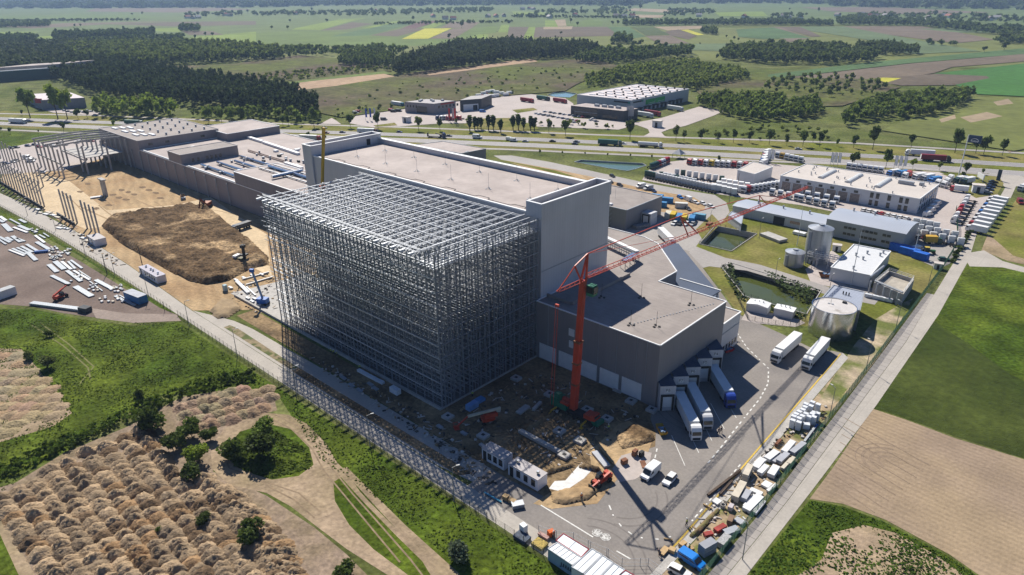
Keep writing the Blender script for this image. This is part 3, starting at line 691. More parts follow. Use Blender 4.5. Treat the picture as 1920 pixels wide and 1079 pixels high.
# pipe bridge and plant frame on the roof
def plant(m):
    for z in (19.6, 20.6):
        for y in (186.6, 188.0): m.bar((-131, y, z), (-112.5, y - 5.5, z), .22)
    for i in range(9):
        f_ = i / 8
        for o in (0, 1.4): m.bar((-131 + 18.5 * f_, 186.6 + o - 5.5 * f_, 17.9), (-131 + 18.5 * f_, 186.6 + o - 5.5 * f_, 20.6), .14)
part(t, c, 'pipe_bridge', grey_steel, plant)
part(t, c, 'roof_duct', trim_white, lambda m: (m.bar((-131, 187.3, 21), (-112.5, 181.8, 21), 1.5, .7)))
part(t, c, 'cooler_bank', bright_steel, lambda m: (m.box(-112.2, 177.2, 20.4, 2.2, 9, .5, .12), [m.box(-112.2 + dx, 177.2 + dy, 18, .18, .18, 2.4) for dx in (-.9, .9) for dy in (-4, -1.3, 1.3, 4)]))
# five angled docks, each with its own number board
S2 = math.sqrt(.5)
def digits(txt): 
    S = {'P': ('11110', '10001', '10001', '11110', '10000', '10000', '10000'), '8': ('01110', '10001', '10001', '01110', '10001', '10001', '01110'), '7': ('11111', '00001', '00010', '00100', '01000', '01000', '01000'),
         '6': ('01110', '10000', '10000', '11110', '10001', '10001', '01110'), '5': ('11111', '10000', '11110', '00001', '00001', '10001', '01110'), '4': ('00010', '00110', '01010', '10010', '11111', '00010', '00010')}
    return [(ci * 6 + k, r) for ci, ch in enumerate(txt) for r, row in enumerate(S[ch]) for k, b in enumerate(row) if b == '1']
for k, no in enumerate('87654'):
    oy = 6.35 * k
    A = (-74.4, 135.45 + oy); B_ = (-71.6, 138.3 + oy)
    dk = part(t, c, 'dock_house', clad_white, lambda m: m.prism([A, B_, (B_[0] - 4.4, B_[1] + 4.4), (A[0] - 4.4 * .5, A[1] + 4.4 * .5)] if k == 0 else [A, B_, (B_[0] - 4.4, B_[1] + 4.4), (A[0] - 4.4, A[1] + 4.4)], 0, 7.3, top=False))
    part(t, c, 'dock_roof', roof_blue, lambda m: m.prism([A, B_, (B_[0] - 4.3, B_[1] + 4.3), (A[0] - 2, A[1] + 2)], 7.3, 7.45), dk)
    def onface(u0, u1, z0, z1, pr):
        d = ((B_[0] - A[0]), (B_[1] - A[1])); L_ = math.hypot(*d); d = (d[0] / L_, d[1] / L_); n = (d[1], -d[0])
        p = [(A[0] + d[0] * u + n[0] * q, A[1] + d[1] * u + n[1] * q) for u, q in ((u0, -.05), (u1, -.05), (u1, pr), (u0, pr))]
        return p, z0, z1
    part(t, c, 'dock_shelter', black, lambda m: (m.prism(*onface(.3, .75, .3, 4.4, .35)), m.prism(*onface(3.25, 3.7, .3, 4.4, .35)), m.prism(*onface(.3, 3.7, 4.4, 4.9, .35))), dk)
    part(t, c, 'dock_door', white_paint, lambda m: m.prism(*onface(.85, 3.15, 1.2, 4.1, .06)), dk)
    bd = part(t, c, 'number_board', white_paint, lambda m: m.prism(*onface(1.35, 2.65, 5.5, 6.5, .05)), dk)
    part(t, c, 'dock_number', black, lambda m: [m.prism(*onface(1.45 + i * .1, 1.45 + i * .1 + .101, 6.38 - r * .11, 6.49 - r * .11, .07)) for i, r in digits('P' + no)], dk)
# lower parts of the hall
t, c = shell('office_wing', 'small grey flat-roofed wing at the far right end of the loading hall', 'building', rect(-88.5, 171.4, -76.1, 182.6), 10.7, clad_white, roof_tan, trim_white, .3)
for k in range(5):
    part(t, c, 'window', glass, lambda m: m.bx(-76.12, 173 + k * 1.9, 1.2, -76.02, 174.1 + k * 1.9, 2.9))
part(t, c, 'wall_band', grey_steel, lambda m: m.bx(-76.14, 171.6, 7.2, -76.0, 182.4, 7.5))
t = thing('annex_canopy', 'blue-grey roofed canopy on posts tucked behind the loading hall', 'canopy', (-94, 186.5))
c = (-94, 186.5)
part(t, c, 'canopy_roof', roof_blue, lambda m: m.prism([(-101, 171.5), (-88.6, 171.5), (-86.8, 184.2), (-86.8, 190.2), (-101.2, 190.4)], 11.6, 12))
part(t, c, 'roof_edge', trim_white, lambda m: (m.bar((-101.2, 190.4, 12.1), (-86.6, 190.3, 12.1), .45, .25)))
part(t, c, 'wall', clad_grey, lambda m: m.bx(-101, 172, 0, -92, 188.5, 11.6))
for x, y in ((-87.3, 185), (-87.3, 189.6), (-91, 189.6)):
    part(t, c, 'post', grey_steel, lambda m: m.box(x, y, 0, .4, .4, 11.6))
LOW = [(-123.6, 203.4), (-115.6, 200.3), (-101.4, 190.9), (-90.5, 197.4), (-124.4, 230.2), (-133, 224)]
LOW = [(-124.4, 230.2), (-90.3, 197.0), (-86.9, 190.6), (-101.3, 190.6), (-115.9, 200.4), (-124.5, 209.0), (-131.3, 223.4)]
t, c = shell('low_dock_wing', 'low wing with a dark blue ribbed roof running diagonally from the loading hall', 'building', LOW, 8.0, clad_grey, roof_blue)

# ---- second low hall behind the warehouse, with its own dock
t, c = shell('rear_hall', 'grey flat-roofed hall with a single loading dock behind the tall warehouse tower', 'hall', rect(-205, 249.8, -161.6, 279.6), 9.14, clad_grey, roof_tan, grey_steel, .3)
def dock2(m):
    m.bx(-161.4, 262, 0, -156.5, 267.5, 5.6)
part(t, c, 'dock_house', clad_white, dock2)
part(t, c, 'dock_door', white_paint, lambda m: m.bx(-160.3, 261.85, 1.0, -157.6, 262.0, 4.2))
part(t, c, 'dock_shelter', black, lambda m: (m.bx(-160.8, 261.7, .4, -160.35, 262, 4.5), m.bx(-157.55, 261.7, .4, -157.1, 262, 4.5), m.bx(-160.8, 261.7, 4.5, -157.1, 262, 4.9)))
part(t, c, 'roof_hatch', trim_white, lambda m: m.box(-172, 252.5, 9.1, 1.6, 1.6, .7))
part(t, c, 'external_stair', grey_steel, lambda m: [m.bar((-171, 249.5, z), (-169, 249.2, z + 2.2), .2) for z in (0, 2.2, 4.4, 6.6)])
for x, y in ((-176, 262), (-190, 270), (-168, 272)):
    part(t, c, 'lightning_rod', grey_steel, lambda m: m.cyl((x, y, 9), (x, y, 14), .06, n=4))
t, c = shell('gatehouse_hall', 'grey box-shaped hall with a pale roof near the highway, left of the lagoon', 'hall', [(-341, 279.5), (-300.5, 282), (-298.5, 301), (-335.5, 299)], 8.8, clad_grey, roof_pink, grey_steel, .3)
part(t, c, 'wall_pipe', grey_steel, lambda m: m.box(-301.0, 287, 0, .6, 3, 9.2, .05))

# ---- long production hall on the left, stepped roofs
t, c = shell('production_hall', 'long stepped mauve-grey production hall left of the tall warehouse', 'hall', rect(-440, 152.4, -231, 236), 12.6, clad_hall, roof_pink, trim_white, .35)
ph, phc = t, c
def block(name, pts, z, roofm=roof_pink):
    o = part(t, c, name, clad_hall, lambda m: m.prism(pts, 0 if pts[0][1] < 153 else 12.5, z, top=False))
    part(t, c, 'block_roof', roofm, lambda m: m.flat(pts, z - .05), o)
    def e(m):
        n = len(pts)
        for i in range(n): m.bar((*pts[i], z + .06), (*pts[(i + 1) % n], z + .06), .5, .3)
    part(t, c, 'block_edge', trim_white if roofm is roof_pink else shaft, e, o)
    return o
block('tall_end_block', rect(-503, 152.35, -440.5, 202), 18.0, roof_tan)
block('roof_block', rect(-399.5, 152.35, -383.0, 185), 18.0, roof_tan)
block('low_long_block', rect(-324, 152.35, -231, 176), 18.6, roof_pink)
block('rear_block', [(-462, 200), (-425, 200), (-425, 236), (-462, 236)], 17.0)
for k in range(11):
    x = -452 + k * 12.0 if k < 6 else -452 + k * 12.0
    part(t, c, 'downpipe', grey_steel, lambda m: (m.cyl((x, 151.7, 0), (x, 151.7, 10.9), .22, n=6), m.cyl((x, 151.7, 10.9), (x, 151.7, 11.6), .42, n=6)))
for x0, y0, L_ in ((-415, 172, 12), (-425, 176, 28), (-300, 190, 30), (-290, 215, 40), (-330, 200, 20)): part(t, c, 'skylight', trim_white, lambda m: m.bx(x0, y0, 12.5, x0 + L_, y0 + 2.2, 13.3))
for i in range(9):
    x = -498 + (i % 3) * 17 + (i // 3) * 3; y = 158 + (i // 3) * 3.6
    part(t, c, 'skylight', trim_white, lambda m: m.bx(x, y, 17.9, x + 8, y + 1.8, 18.6))
rr = random.Random(3)
for i in range(5):
    for j in range(4): part(t, c, 'roof_vent', grey_steel, lambda m: vent(m, -495 + i * 12, 172 + j * 8, 17.9, .8, 1.2))
for i in range(26): part(t, c, 'roof_cowl', grey_steel, lambda m: vent(m, rr.uniform(-378, -330), rr.uniform(155, 200), 12.6, rr.uniform(.5, 1.1), rr.uniform(.6, 1.6)))
for i in range(12): part(t, c, 'roof_hatch', trim_white, lambda m: m.box(rr.uniform(-375, -240), rr.uniform(180, 232), 12.6, rr.uniform(1.5, 3), rr.uniform(1.5, 3), rr.uniform(.8, 1.8)))
def ducts(m):
    for y, x0, x1, z in ((158, -372, -335, 13.6), (166, -370, -322, 13.8), (174, -366, -300, 13.7), (182, -376, -300, 13.5)):
        m.cyl((x0, y, z), (x1, y, z), .7, n=8)
    m.cyl((-296, 157, 19.8), (-296, 173, 19.8), .9, n=8); m.cyl((-260, 156, 19.8), (-262, 174, 19.8), .9, n=8); m.cyl((-318, 168, 19.4), (-240, 168, 19.4), .8, n=8)
part(t, c, 'roof_duct', bright_steel, ducts)
def racks(m):
    for y in (163.5, 171.5): m.bar((-320, y, 19.2), (-240, y, 19.2), .5, .5)
    for i in range(10): m.bar((-318 + i * 8, 163.5, 18.6), (-318 + i * 8, 171.5, 19.2), .3)
    rr = random.Random(9)
    for i in range(26): m.bar((rr.uniform(-300, -240), rr.uniform(186, 196), 12.7), (rr.uniform(-300, -240), rr.uniform(186, 196), 13.6), .35)
part(t, c, 'pipe_rack', grey_steel, racks)
for y in (158, 161, 166, 168.5, 171, 173.5): part(t, c, 'window', glass, lambda m: m.bx(-383.0, y, 13.4, -382.9, y + 1.3, 15.2))
for y in (158, 168, 190): part(t, c, 'window', glass, lambda m: m.bx(-440.5, y, 14.5, -440.38, y + 2.4, 15.8))
for (x0, y0), (x1, y1) in ((g(466, 258, 13.2), g(492, 266, 13.2)), (g(494, 267, 13.2), g(560, 289, 13.2)), (g(535, 306, 13.2), g(566, 316, 13.2))): part(t, c, 'roof_duct', trim_white, lambda m: m.bar((x0, y0, 13.3), (x1, y1, 13.3), 2.0, 1.2))
part(t, c, 'roof_walkway', mat('walkway_brown', (.20, .13, .11), rough=.7), lambda m: [m.bar((*g(465, 281 + o, 13), 13), (*g(548, 306 + o, 13), 13), .5, .4) for o in (0, 2.4)])
for i in range(44): part(t, c, 'roof_unit', (grey_steel, trim_white, black)[i % 3], lambda m: m.box(rr.uniform(-375, -236), rr.uniform(156, 234) if i % 2 else rr.uniform(178, 205), 12.55, rr.uniform(.8, 2.6), rr.uniform(.8, 2.2), rr.uniform(.5, 1.8)))
part(t, c, 'parapet_grating', grey_steel, lambda m: (m.bx(-376.8, 152.5, 12.9, -325, 153.3, 13.3), m.bx(-437, 152.5, 12.9, -400.5, 153.3, 13.3)))

# ---- unfinished concrete frames (columns and beams): each standing frame is one thing
def column_kit(h, w=.6):
    m = MB(); m.box(0, 0, 0, w, w, h); m.box(0, 0, h - 2.6, w + .7, w, .5); k = Kit(); k.part('precast_column', m, pale_concrete); return k
FX = [-500 + i * 8.5 for i in range(6)]; FY = (114.5, 127.3, 140.2, 151.4)
t = thing('concrete_skeleton', 'precast concrete skeleton of columns, roof girders and a floor deck against the production hall', 'building frame', (-479, 133, 0))
c = (-479, 133)
for y in FY:
    for x in FX:
        if y == 127.3 and x in FX[2:4]: continue
        part(t, c, 'column', pale_concrete, lambda m: m.box(x, y, 0, .8, .8, 17.0))
for x in FX[:5]:
    part(t, c, 'roof_girder', pale_concrete, lambda m: (m.bar((x, 113.5, 17.4), (x, 133, 18.2), .5, .9), m.bar((x, 133, 18.2), (x, 152, 17.4), .5, .9)))
for y in (114.5, 127.3, 140.2):
    part(t, c, 'edge_beam', pale_concrete, lambda m: m.bar((-500, y, 8.4), (-457.5, y, 8.4), .5, .9))
part(t, c, 'floor_deck', pale_concrete, lambda m: (m.bx(-498, 128, 8.9, -460, 150, 9.2)))
ck = column_kit(13.5)
for x, y in [(-482 + i * 5.7, 88.6) for i in range(15)]:
    ck.put('precast_column', 'grey precast concrete column in the long front row beside the concrete lane', 'column', (x, y, 0), group='precast columns in the long front row')
for x, y in [(-548 + i * 9.2, 104.5 - i * .35) for i in range(12)]:
    ck.put('precast_column', 'grey precast concrete column in the second row behind the long front row', 'column', (x, y, 0), group='precast columns in the second row')
for x, y in [(-376 + i * 5.4, 90.3) for i in range(4)]:
    ck.put('precast_column', 'grey precast concrete column in the middle short row beside the short black beam', 'column', (x, y, 0), group='precast columns in the middle short row')
for x, y in [(-347.5 + i * 5.2, 90.6) for i in range(4)]:
    ck.put('precast_column', 'grey precast concrete column in the nearest short row by the small white cabin', 'column', (x, y, 0), group='precast columns in the nearest short row')
bk = Kit(); m = MB(); m.bx(-41, -.3, 0, 41, .3, 1.2); bk.part('ground_beam', m, mat('dark_formwork', (.03, .03, .035), rough=.7)); 
bk.put('ground_beam', 'long black ground beam laid along the foot of the column row', 'beam', (-440, 86.9, .07))
m = MB(); m.bx(-12, -.3, 0, 12, .3, 1.2); k2 = Kit(); k2.part('ground_beam', m, mat('dark_formwork', (.03, .03, .035), rough=.7)); k2.put('ground_beam', 'short black ground beam beside the middle column row', 'beam', (-369.5, 88.4, .07))
t = thing('column_portal', 'pair of short concrete columns with flat heads alone on the sand', 'column pair', g(198, 367)); 
for dx in (-1.6, 1.8):
    m = MB(); m.box(dx, 0, 0, 1.2, 1.2, 8.5); o = m.build('column', pale_concrete, t)
    m = MB(); m.box(dx, 0, 8.5, 3.2, 2.2, .6); m.build('column_head', pale_concrete, o)

# ---- steel racking skeleton of the new high-bay
t = thing('rack_structure', 'huge open lattice of galvanised steel racking, roof still uncovered', 'steel structure', (-155.6, 118.7, 0))
c = (-155.6, 118.7)
X0, X1, NB = -194.7, -116.5, 23
PX = (X1 - X0) / NB
rows = []
for k in range(12):
    rows += [99.3 + k * 3.28, 99.3 + k * 3.28 + 1.25]
H_ = 41.0
def frame_mesh(h, nm):
    m = MB()
    for j, y in enumerate(rows): w = .13 if j < 2 else .07; m.bx(-w, y - c[1] - w, 0.12, w, y - c[1] + w, h)
    for k in range(12):
        a, b = rows[2 * k] - c[1], rows[2 * k + 1] - c[1]
        z = .6; s_ = 0
        while z < h - 2:
            m.bar((0, a if s_ else b, z), (0, b if s_ else a, z + 1.9), .07); z += 1.9; s_ = 1 - s_
    for k in range(11):
        a, b = rows[2 * k + 1] - c[1], rows[2 * k + 2] - c[1]
        for z in (11.3, 22.7, 34.1): m.bar((0, a, z), (0, b, z), .10)
    return m.mesh(nm, steel)
fm = frame_mesh(H_, 'upright_frame'); fm2 = frame_mesh(42.6, 'upright_frame')
for i in range(NB + 1):
    o = link('upright_frame', fm if i < NB - 1 else fm2, t); o.location = (X0 + i * PX - c[0], 0, 0)
# long rails along every row
RR = random.Random(5)
for j, y in enumerate(rows):
    m = MB()
    for lv in range(1, 27):
        z = lv * 1.53
        x0 = X0 - c[0] - (RR.uniform(.3, 3.4) if z > 14 else 0.1)
        x1 = X1 - c[0] + .1
        if z > 36.5: x1 -= 0.0
        h = .10 if lv % 2 else .14
        m.bx(x0, y - c[1] - .055, z - h / 2, x1, y - c[1] + .055, z + h / 2)
        if j % 2 == 0 and RR.random() < .6:
            n0 = RR.randrange(NB - 2)
            xa = X0 + n0 * PX - c[0]
            m.bar((xa, y - c[1], z), (xa + PX * 2, y - c[1], z + 3.6), .08)
    if j % 2 == 0:
        for n0 in range(NB):            # pallet bearers bridging the rack depth
            for lv in range(1, 26):
                if RR.random() < .6:
                    xa = X0 + (n0 + .5) * PX - c[0]
                    m.bar((xa - .5, y - c[1], lv * 1.53 + .1), (xa + .5, y + 1.25 - c[1], lv * 1.53 + .1), .09)
    m.build('shelf_rail', lit_steel if j % 3 else steel, t)
# girts on the long front and on the end
m = MB()
for z in (.2, 4, 7.6, 11.2, 14.7, 18.3, 21.9, 25.5, 29, 32.6, 36.2, 39.8):
    m.bx(X0 - c[0] - .1, 99.3 - c[1] - .28, z - .11, X1 - c[0] + .2, 99.3 - c[1] - .1, z + .11)
m.build('front_girt', lit_steel, t)
m = MB()
for z in (.2, 4, 7.6, 11.2, 14.7, 18.3, 21.9, 25.5, 29, 32.6, 36.2):
    m.bx(X1 - c[0] + .1, 99.3 - c[1] - .2, z - .1, X1 - c[0] + .28, 137 - c[1], z + .1)
for k in range(20):
    m.bx(X1 - c[0] + .12, 99.3 + k * 1.97 - c[1], .2, X1 - c[0] + .24, 99.3 + k * 1.97 - c[1] + .12, 42.3 if k % 2 else 40.6)
m.build('end_girt', steel, t)
# roof trusses across, purlins along
m = MB()
ya, yb = 97.6 - c[1], 138.2 - c[1]
for dx in (-.22, .22): m.bx(dx - .06, ya, 41.45, dx + .06, yb, 41.62)
m.bx(-.08, ya + 2, 39.5, .08, yb, 39.7)
y = ya + 2
while y < yb - 2:
    m.bar((0, y, 39.6), (0, y + 1.6, 41.4), .08); m.bar((0, y + 1.6, 41.4), (0, y + 3.2, 39.6), .08); y += 3.2
m.bx(-.3, ya - .4, 41.2, .3, ya + 1.2, 41.75)
tm = m.mesh('roof_truss', lit_steel)
for i in range(NB - 1):
    o = link('roof_truss', tm, t); o.location = (X0 + i * PX - c[0], 0, 0)
for y in (99.2, 100.5, 101.0, 105.5, 110, 115.5, 121, 126.5, 132, 136.5, 137.4):
    m = MB(); m.bx(X0 - c[0] - RR.uniform(1, 3.8), y - c[1] - .075, 41.62, X1 - 2 * PX - c[0] + .5, y - c[1] + .075, 41.78); m.build('purlin', lit_steel, t)
# the unfinished end bay: lower deck beams and free posts
m = MB()
for k in range(11): m.bx(X1 - 2 * PX - c[0] + .3 + k * .62, 99 - c[1], 38.6 + (k % 2) * .25, X1 - 2 * PX - c[0] + .58 + k * .62, 137.5 - c[1], 38.85 + (k % 2) * .25)
for k in range(14):
    y = 100 + k * 2.8 - c[1]; m.bar((X1 - 2 * PX - c[0], y, 38.9), (X1 - c[0], y + RR.uniform(-1.5, 1.5), 39.2), .2)
for k in range(3): m.bx(X1 - c[0] - .1 - k * 2.9, 104 - c[1], 41.9, X1 - c[0] + .1 - k * 2.9, 138 - c[1], 42.1)
m.build('end_bay_deck', lit_steel, t)
m = MB(); m.bx(X0 - 30 - c[0], 98.2 - c[1], 0, X1 + .4 - c[0], 98.9 - c[1], .75); m.bx(X1 + .05 - c[0], 98.9 - c[1], 0, X1 + .4 - c[0], 137.5 - c[1], .5)
m.build('base_kerb', concrete, t)
# ================================================================ OTHER BUILDINGS AND PLANT
def frus(m, b, z0, tp, z1):
    (x0, y0, x1, y1), (u0, v0, u1, v1) = b, tp
    vs = [(x0, y0, z0), (x1, y0, z0), (x1, y1, z0), (x0, y1, z0), (u0, v0, z1), (u1, v0, z1), (u1, v1, z1), (u0, v1, z1)]
    return m.add(vs, [(3, 2, 1, 0), (4, 5, 6, 7), (0, 1, 5, 4), (1, 2, 6, 5), (2, 3, 7, 6), (3, 0, 4, 7)])
# ---- truck dealership: long white workshop
white_wall = mat('white_render', (0.60, 0.61, 0.63), rough=0.6, var=0.05, scale=0.2)
t, c = shell('truck_workshop', 'long white workshop with seven roller gates and three barrel skylights on a cream roof', 'workshop', rect(-138.5, 359.4, -72, 394.5), 7.3, white_wall, roof_cream, trim_white, .3)
gate_m = mat('glazed_gate', (0.33, 0.27, 0.24), rough=0.4, var=0.3, scale=1.5, seams=[('Z', 0.7, 0.25, 0.35)])
for k in range(7):
    x = -137 + k * 5.75
    gt = part(t, c, 'gate', gate_m, lambda m: m.bx(x, 359.25, 0.1, x + 4.5, 359.42, 4.6))
    part(t, c, 'gate_frame', white_paint, lambda m: (m.bx(x - .3, 359.1, 0, x, 359.4, 4.9), m.bx(x + 4.5, 359.1, 0, x + 4.8, 359.4, 4.9)), gt)
    part(t, c, 'window', glass, lambda m: m.bx(x + 1.4, 359.3, 5.1, x + 3.3, 359.42, 6.3))
for x in (-93.5, -90.8, -85.6, -80.4, -77.8):
    part(t, c, 'window', glass, lambda m: m.bx(x, 359.28, 4.0, x + 1.5, 359.42, 6.6))
    part(t, c, 'window', glass, lambda m: m.bx(x, 359.28, .4, x + 1.5, 359.42, 3.0))
for k in range(7):
    for z in (1.0, 4.3): part(t, c, 'window', glass, lambda m: m.bx(-72.02, 362 + k * 4.4, z, -71.9, 363.6 + k * 4.4, z + 2))
for x in (-121, -107.5, -93.5):
    def f(m):
        n = 9
        vs = []
        for y in (368, 388):
            for i in range(n):
                a = math.pi * i / (n - 1); vs.append((x + 1.5 * math.cos(a), y, 7.3 + 1.1 * math.sin(a)))
        m.add(vs, [(i, i + 1, n + i + 1, n + i) for i in range(n - 1)] + [tuple(range(n)), tuple(range(2 * n - 1, n - 1, -1))])
    part(t, c, 'barrel_skylight', mat('skylight_shell', (.62, .62, .60), rough=.3, var=.06), f)
RV = random.Random(12)
for k in range(26):
    x, y = RV.uniform(-135, -75), RV.uniform(361, 393)
    part(t, c, 'roof_vent', grey_steel, lambda m: vent(m, x, y, 7.25, .35, .8))
part(t, c, 'ventilation_unit', grey_steel, lambda m: m.box(-84.5, 384, 7.3, 7, 2.2, 1.6))
part(t, c, 'ventilation_unit', grey_steel, lambda m: m.box(-78, 386.5, 7.3, 2, 2, 1.4))
# sheds in front of it
def barrel(name, label, x0, x1, y0, y1, z, rise, wallm, roofm):
    t = thing(name, label, 'hall', ((x0 + x1) / 2, (y0 + y1) / 2, 0)); c = ((x0 + x1) / 2, (y0 + y1) / 2)
    n = 13
    arc = [(y0 + (y1 - y0) * i / (n - 1), z + rise * math.sin(math.pi * i / (n - 1))) for i in range(n)]
    def w(m):
        m.bx(x0, y0, 0, x1, y1, z - .02)
        for x, o in ((x0, 1), (x1, 0)):
            vs = [(x, y, zz) for y, zz in arc]
            m.add(vs, [tuple(range(n)) if not o else tuple(reversed(range(n)))])
    part(t, c, 'wall', wallm, w)
    def r(m):
        vs = [(x, y, zz + .05) for x in (x0 - .4, x1 + .4) for y, zz in arc]
        m.add(vs, [(i, n + i, n + i + 1, i + 1) for i in range(n - 1)])
    part(t, c, 'roof', roofm, r)
    for k in range(3):
        xx = x0 + (x1 - x0) * (.2 + .28 * k)
        part(t, c, 'roof_vent', grey_steel, lambda m: vent(m, xx, y1 - 6, z + rise * .7, .5, 1.4))
    return t, c
t, c = barrel('storage_hall', 'pale ribbed storage hall with a curved metal roof and two rows of small windows', -93.5, -62.5, 301.5, 321.5, 7.2, 1.6, clad_shed, roof_metal)
for k in range(11):
    if k in (3, 8): continue
    for z in (1.9, 4.6): part(t, c, 'window', glass, lambda m: m.bx(-86 + k * 1.7, 301.36, z, -84.6 + k * 1.7, 301.52, z + 1.0))
t, c = barrel('long_shed', 'long low mauve shed with one dark doorway, left of the curved-roof hall', -136.5, -93.6, 301.8, 316, 4.4, .9, clad_white, roof_metal)
part(t, c, 'doorway', black, lambda m: m.bx(-116.5, 301.65, 0, -111.5, 301.82, 3.6))
part(t, c, 'sign_board', mat('orange_sign', (.45, .30, .22), var=.3, scale=2.0), lambda m: m.bx(-109, 301.65, 1.8, -104.5, 301.82, 3.0))
t, c = shell('dealer_garage', 'small cream garage with two gates between rows of lorries', 'garage', pxs([(1383, 319), (1415, 327), (1449, 313), (1412, 304)], 6), 6.0, white_wall, roof_cream, trim_white, .25)
gx, gy = pxs([(1383, 319)], 6)[0]
for k in range(2):
    part(t, c, 'gate', gate_m, lambda m: m.bx(gx + 1.2 + k * 5.2, gy - .4 , .1, gx + 4.6 + k * 5.2, gy + .6, 4.3))
t, c = shell('ribbed_store', 'small white ribbed store on the lawn right of the road bend', 'store', pxs([(1366, 404), (1390, 421), (1393, 405), (1372, 397)], 3.4), 3.4, clad_white, roof_metal, grey_steel, .2)
# ---- water works: silos, tanks, buildings
galv = mat('galvanised_tank', (0.40, 0.42, 0.45), rough=0.35, metal=0.5, var=0.08, scale=0.2, seams=[('Z', 1.3, 0.05, 0.8)])
def silo(label, x, y, r, h, cone, m, pole):
    t = thing('silo', label, 'silo', (x, y, 0))
    b = MB(); b.lathe([(r, 0), (r, h)], 40); b.build('tank_shell', m, t, smooth=True)
    b = MB(); b.lathe([(r + .12, h - .25), (r + .12, h), (.9, h + cone)], 40); b.build('tank_roof', galv, t)
    b = MB(); b.cyl((0, 0, h + cone - .1), (0, 0, h + cone + .35), 1.0, n=16); b.build('roof_cap', grey_steel, t)
    b = MB()
    for s_ in (-.3, .3): b.bar((r * .55 + s_, -r * .95, 0), (r * .55 + s_, -r * .95, h + 1), .1)
    b.bar((-r * .45, -r * .98, 0), (-r * .45, -r * .98, h - 1), .9, .35)
    b.build('ladder', grey_steel, t)
    return t
silo('tall grey steel silo with a conical roof behind the small tank', -84.6, 268.0, 4.6, 13.6, 1.1, galv, 0)
silo('low grey steel tank with a conical roof left of the tall silo', -89.2, 257.6, 3.6, 5.6, .7, galv, 0)
t = thing('water_tank', 'large shining stainless steel tank with a pale flat roof beside the parked lorries', 'tank', (-58.1, 209.2, 0))
b = MB(); b.lathe([(6.4, 0), (6.4, 9.0)], 64); b.build('tank_shell', bright_steel, t, smooth=True)
b = MB(); b.add([(6.4 * math.cos(2 * math.pi * i / 64), 6.4 * math.sin(2 * math.pi * i / 64), 8.85) for i in range(64)], [tuple(range(64))]); b.build('tank_roof', mat('stained_pale_roof', (.56, .53, .51), rough=.8, var=.08, scale=.3, col2=(.34, .31, .28), mixscale=.22, contrast=(.56, .68)), t)
b = MB()
for i in range(64):
    a, d = 2 * math.pi * i / 64, 2 * math.pi * (i + 1) / 64
    b.bar((6.38 * math.cos(a), 6.38 * math.sin(a), 8.95), (6.38 * math.cos(d), 6.38 * math.sin(d), 8.95), .2, .3)
b.build('roof_rim', bright_steel, t)
b = MB(); b.cyl((-1.5, 1.2, 8.8), (-1.5, 1.2, 13), .05, n=4); b.box(-1, 1.2, 8.8, .6, .6, .2); b.box(-2, 1.0, 8.8, .6, .6, .2); b.build('lightning_rod', grey_steel, t)
b = MB(); b.box(1.5, 4.5, 8.8, 1.2, .8, .5); b.build('roof_hatch', black, t)
t, c = shell('pump_house', 'grey sheet-clad pump house with a blue-grey roof behind the shining tank', 'pump house', pxs([(1541, 560), (1612, 583), (1620, 548), (1563, 535)], 7.0), 7.0, galv, mat('pump_roof', (.34, .37, .44), rough=.5, var=.06, seams=[('X', .9, .08, .8)]), grey_steel, .2)
part(t, c, 'vent_pipe', black, lambda m: [m.cyl((c[0] + i * .9 - 1, c[1] + 1.5, 7), (c[0] + i * .9 - 1, c[1] + 1.5, 8), .2, n=6) for i in range(3)])
t, c = shell('treatment_building', 'white-roofed treatment building with roof cowls in the water works', 'building', pxs([(1558, 502), (1632, 517), (1670, 472), (1601, 459)], 5.0), 5.0, white_wall, mat('white_membrane', (.60, .61, .62), rough=.7, var=.05), trim_white, .3)
for q in ((1600, 505), (1618, 487), (1626, 476), (1650, 480), (1605, 480), (1656, 475)):
    x, y = g(*q, 5); part(t, c, 'roof_cowl', grey_steel, lambda m: vent(m, x, y, 4.9, .5, 1.0))
x, y = g(1565, 512, 2.5)
part(t, c, 'door', black, lambda m: m.box(x + 3.5, y - .2, 0, 1.3, .3, 2.3))
t = thing('basin_block', 'concrete settling basin with pipes and railings at the end of the treatment building', 'basin', g(1680, 545)); c = t.location[:2]
bp = pxs([(1640, 530), (1692, 552), (1713, 523), (1667, 508)], 4)
part(t, c, 'basin_wall', concrete, lambda m: [m.bar((*bp[i], 2), (*bp[(i + 1) % 4], 2), .5, 4) for i in range(4)])
part(t, c, 'basin_floor', mat('sludge', (.40, .36, .30), var=.2), lambda m: m.flat(bp, 2.6))
def pipes(m):
    for i in range(5):
        a = Vector(bp[0]).lerp(Vector(bp[1]), i / 4); m.cyl((a.x - 1, a.y - 1, 0), (a.x - 1, a.y - 1, 4.6), .3, n=7)
    m.cyl((*bp[0], 4.6), (*bp[1], 4.6), .35, n=8); m.cyl((bp[0][0] - 2, bp[0][1] + 1, 5.2), (bp[3][0] - 2, bp[3][1], 5.2), .4, n=8)
part(t, c, 'pipework', grey_steel, pipes)
def rails(m):
    for i in range(4):
        a, d = bp[i], bp[(i + 1) % 4]
        for z in (4.6, 5.1): m.bar((*a, z), (*d, z), .08)
        for k in range(5):
            p = Vector(a).lerp(Vector(d), k / 4); m.bar((p.x, p.y, 4), (p.x, p.y, 5.1), .08)
part(t, c, 'railing', white_paint, rails)
t = thing('pipe_gantry', 'white steel gantry with walkways linking the silos and the treatment building', 'gantry', g(1545, 490)); c = t.location[:2]
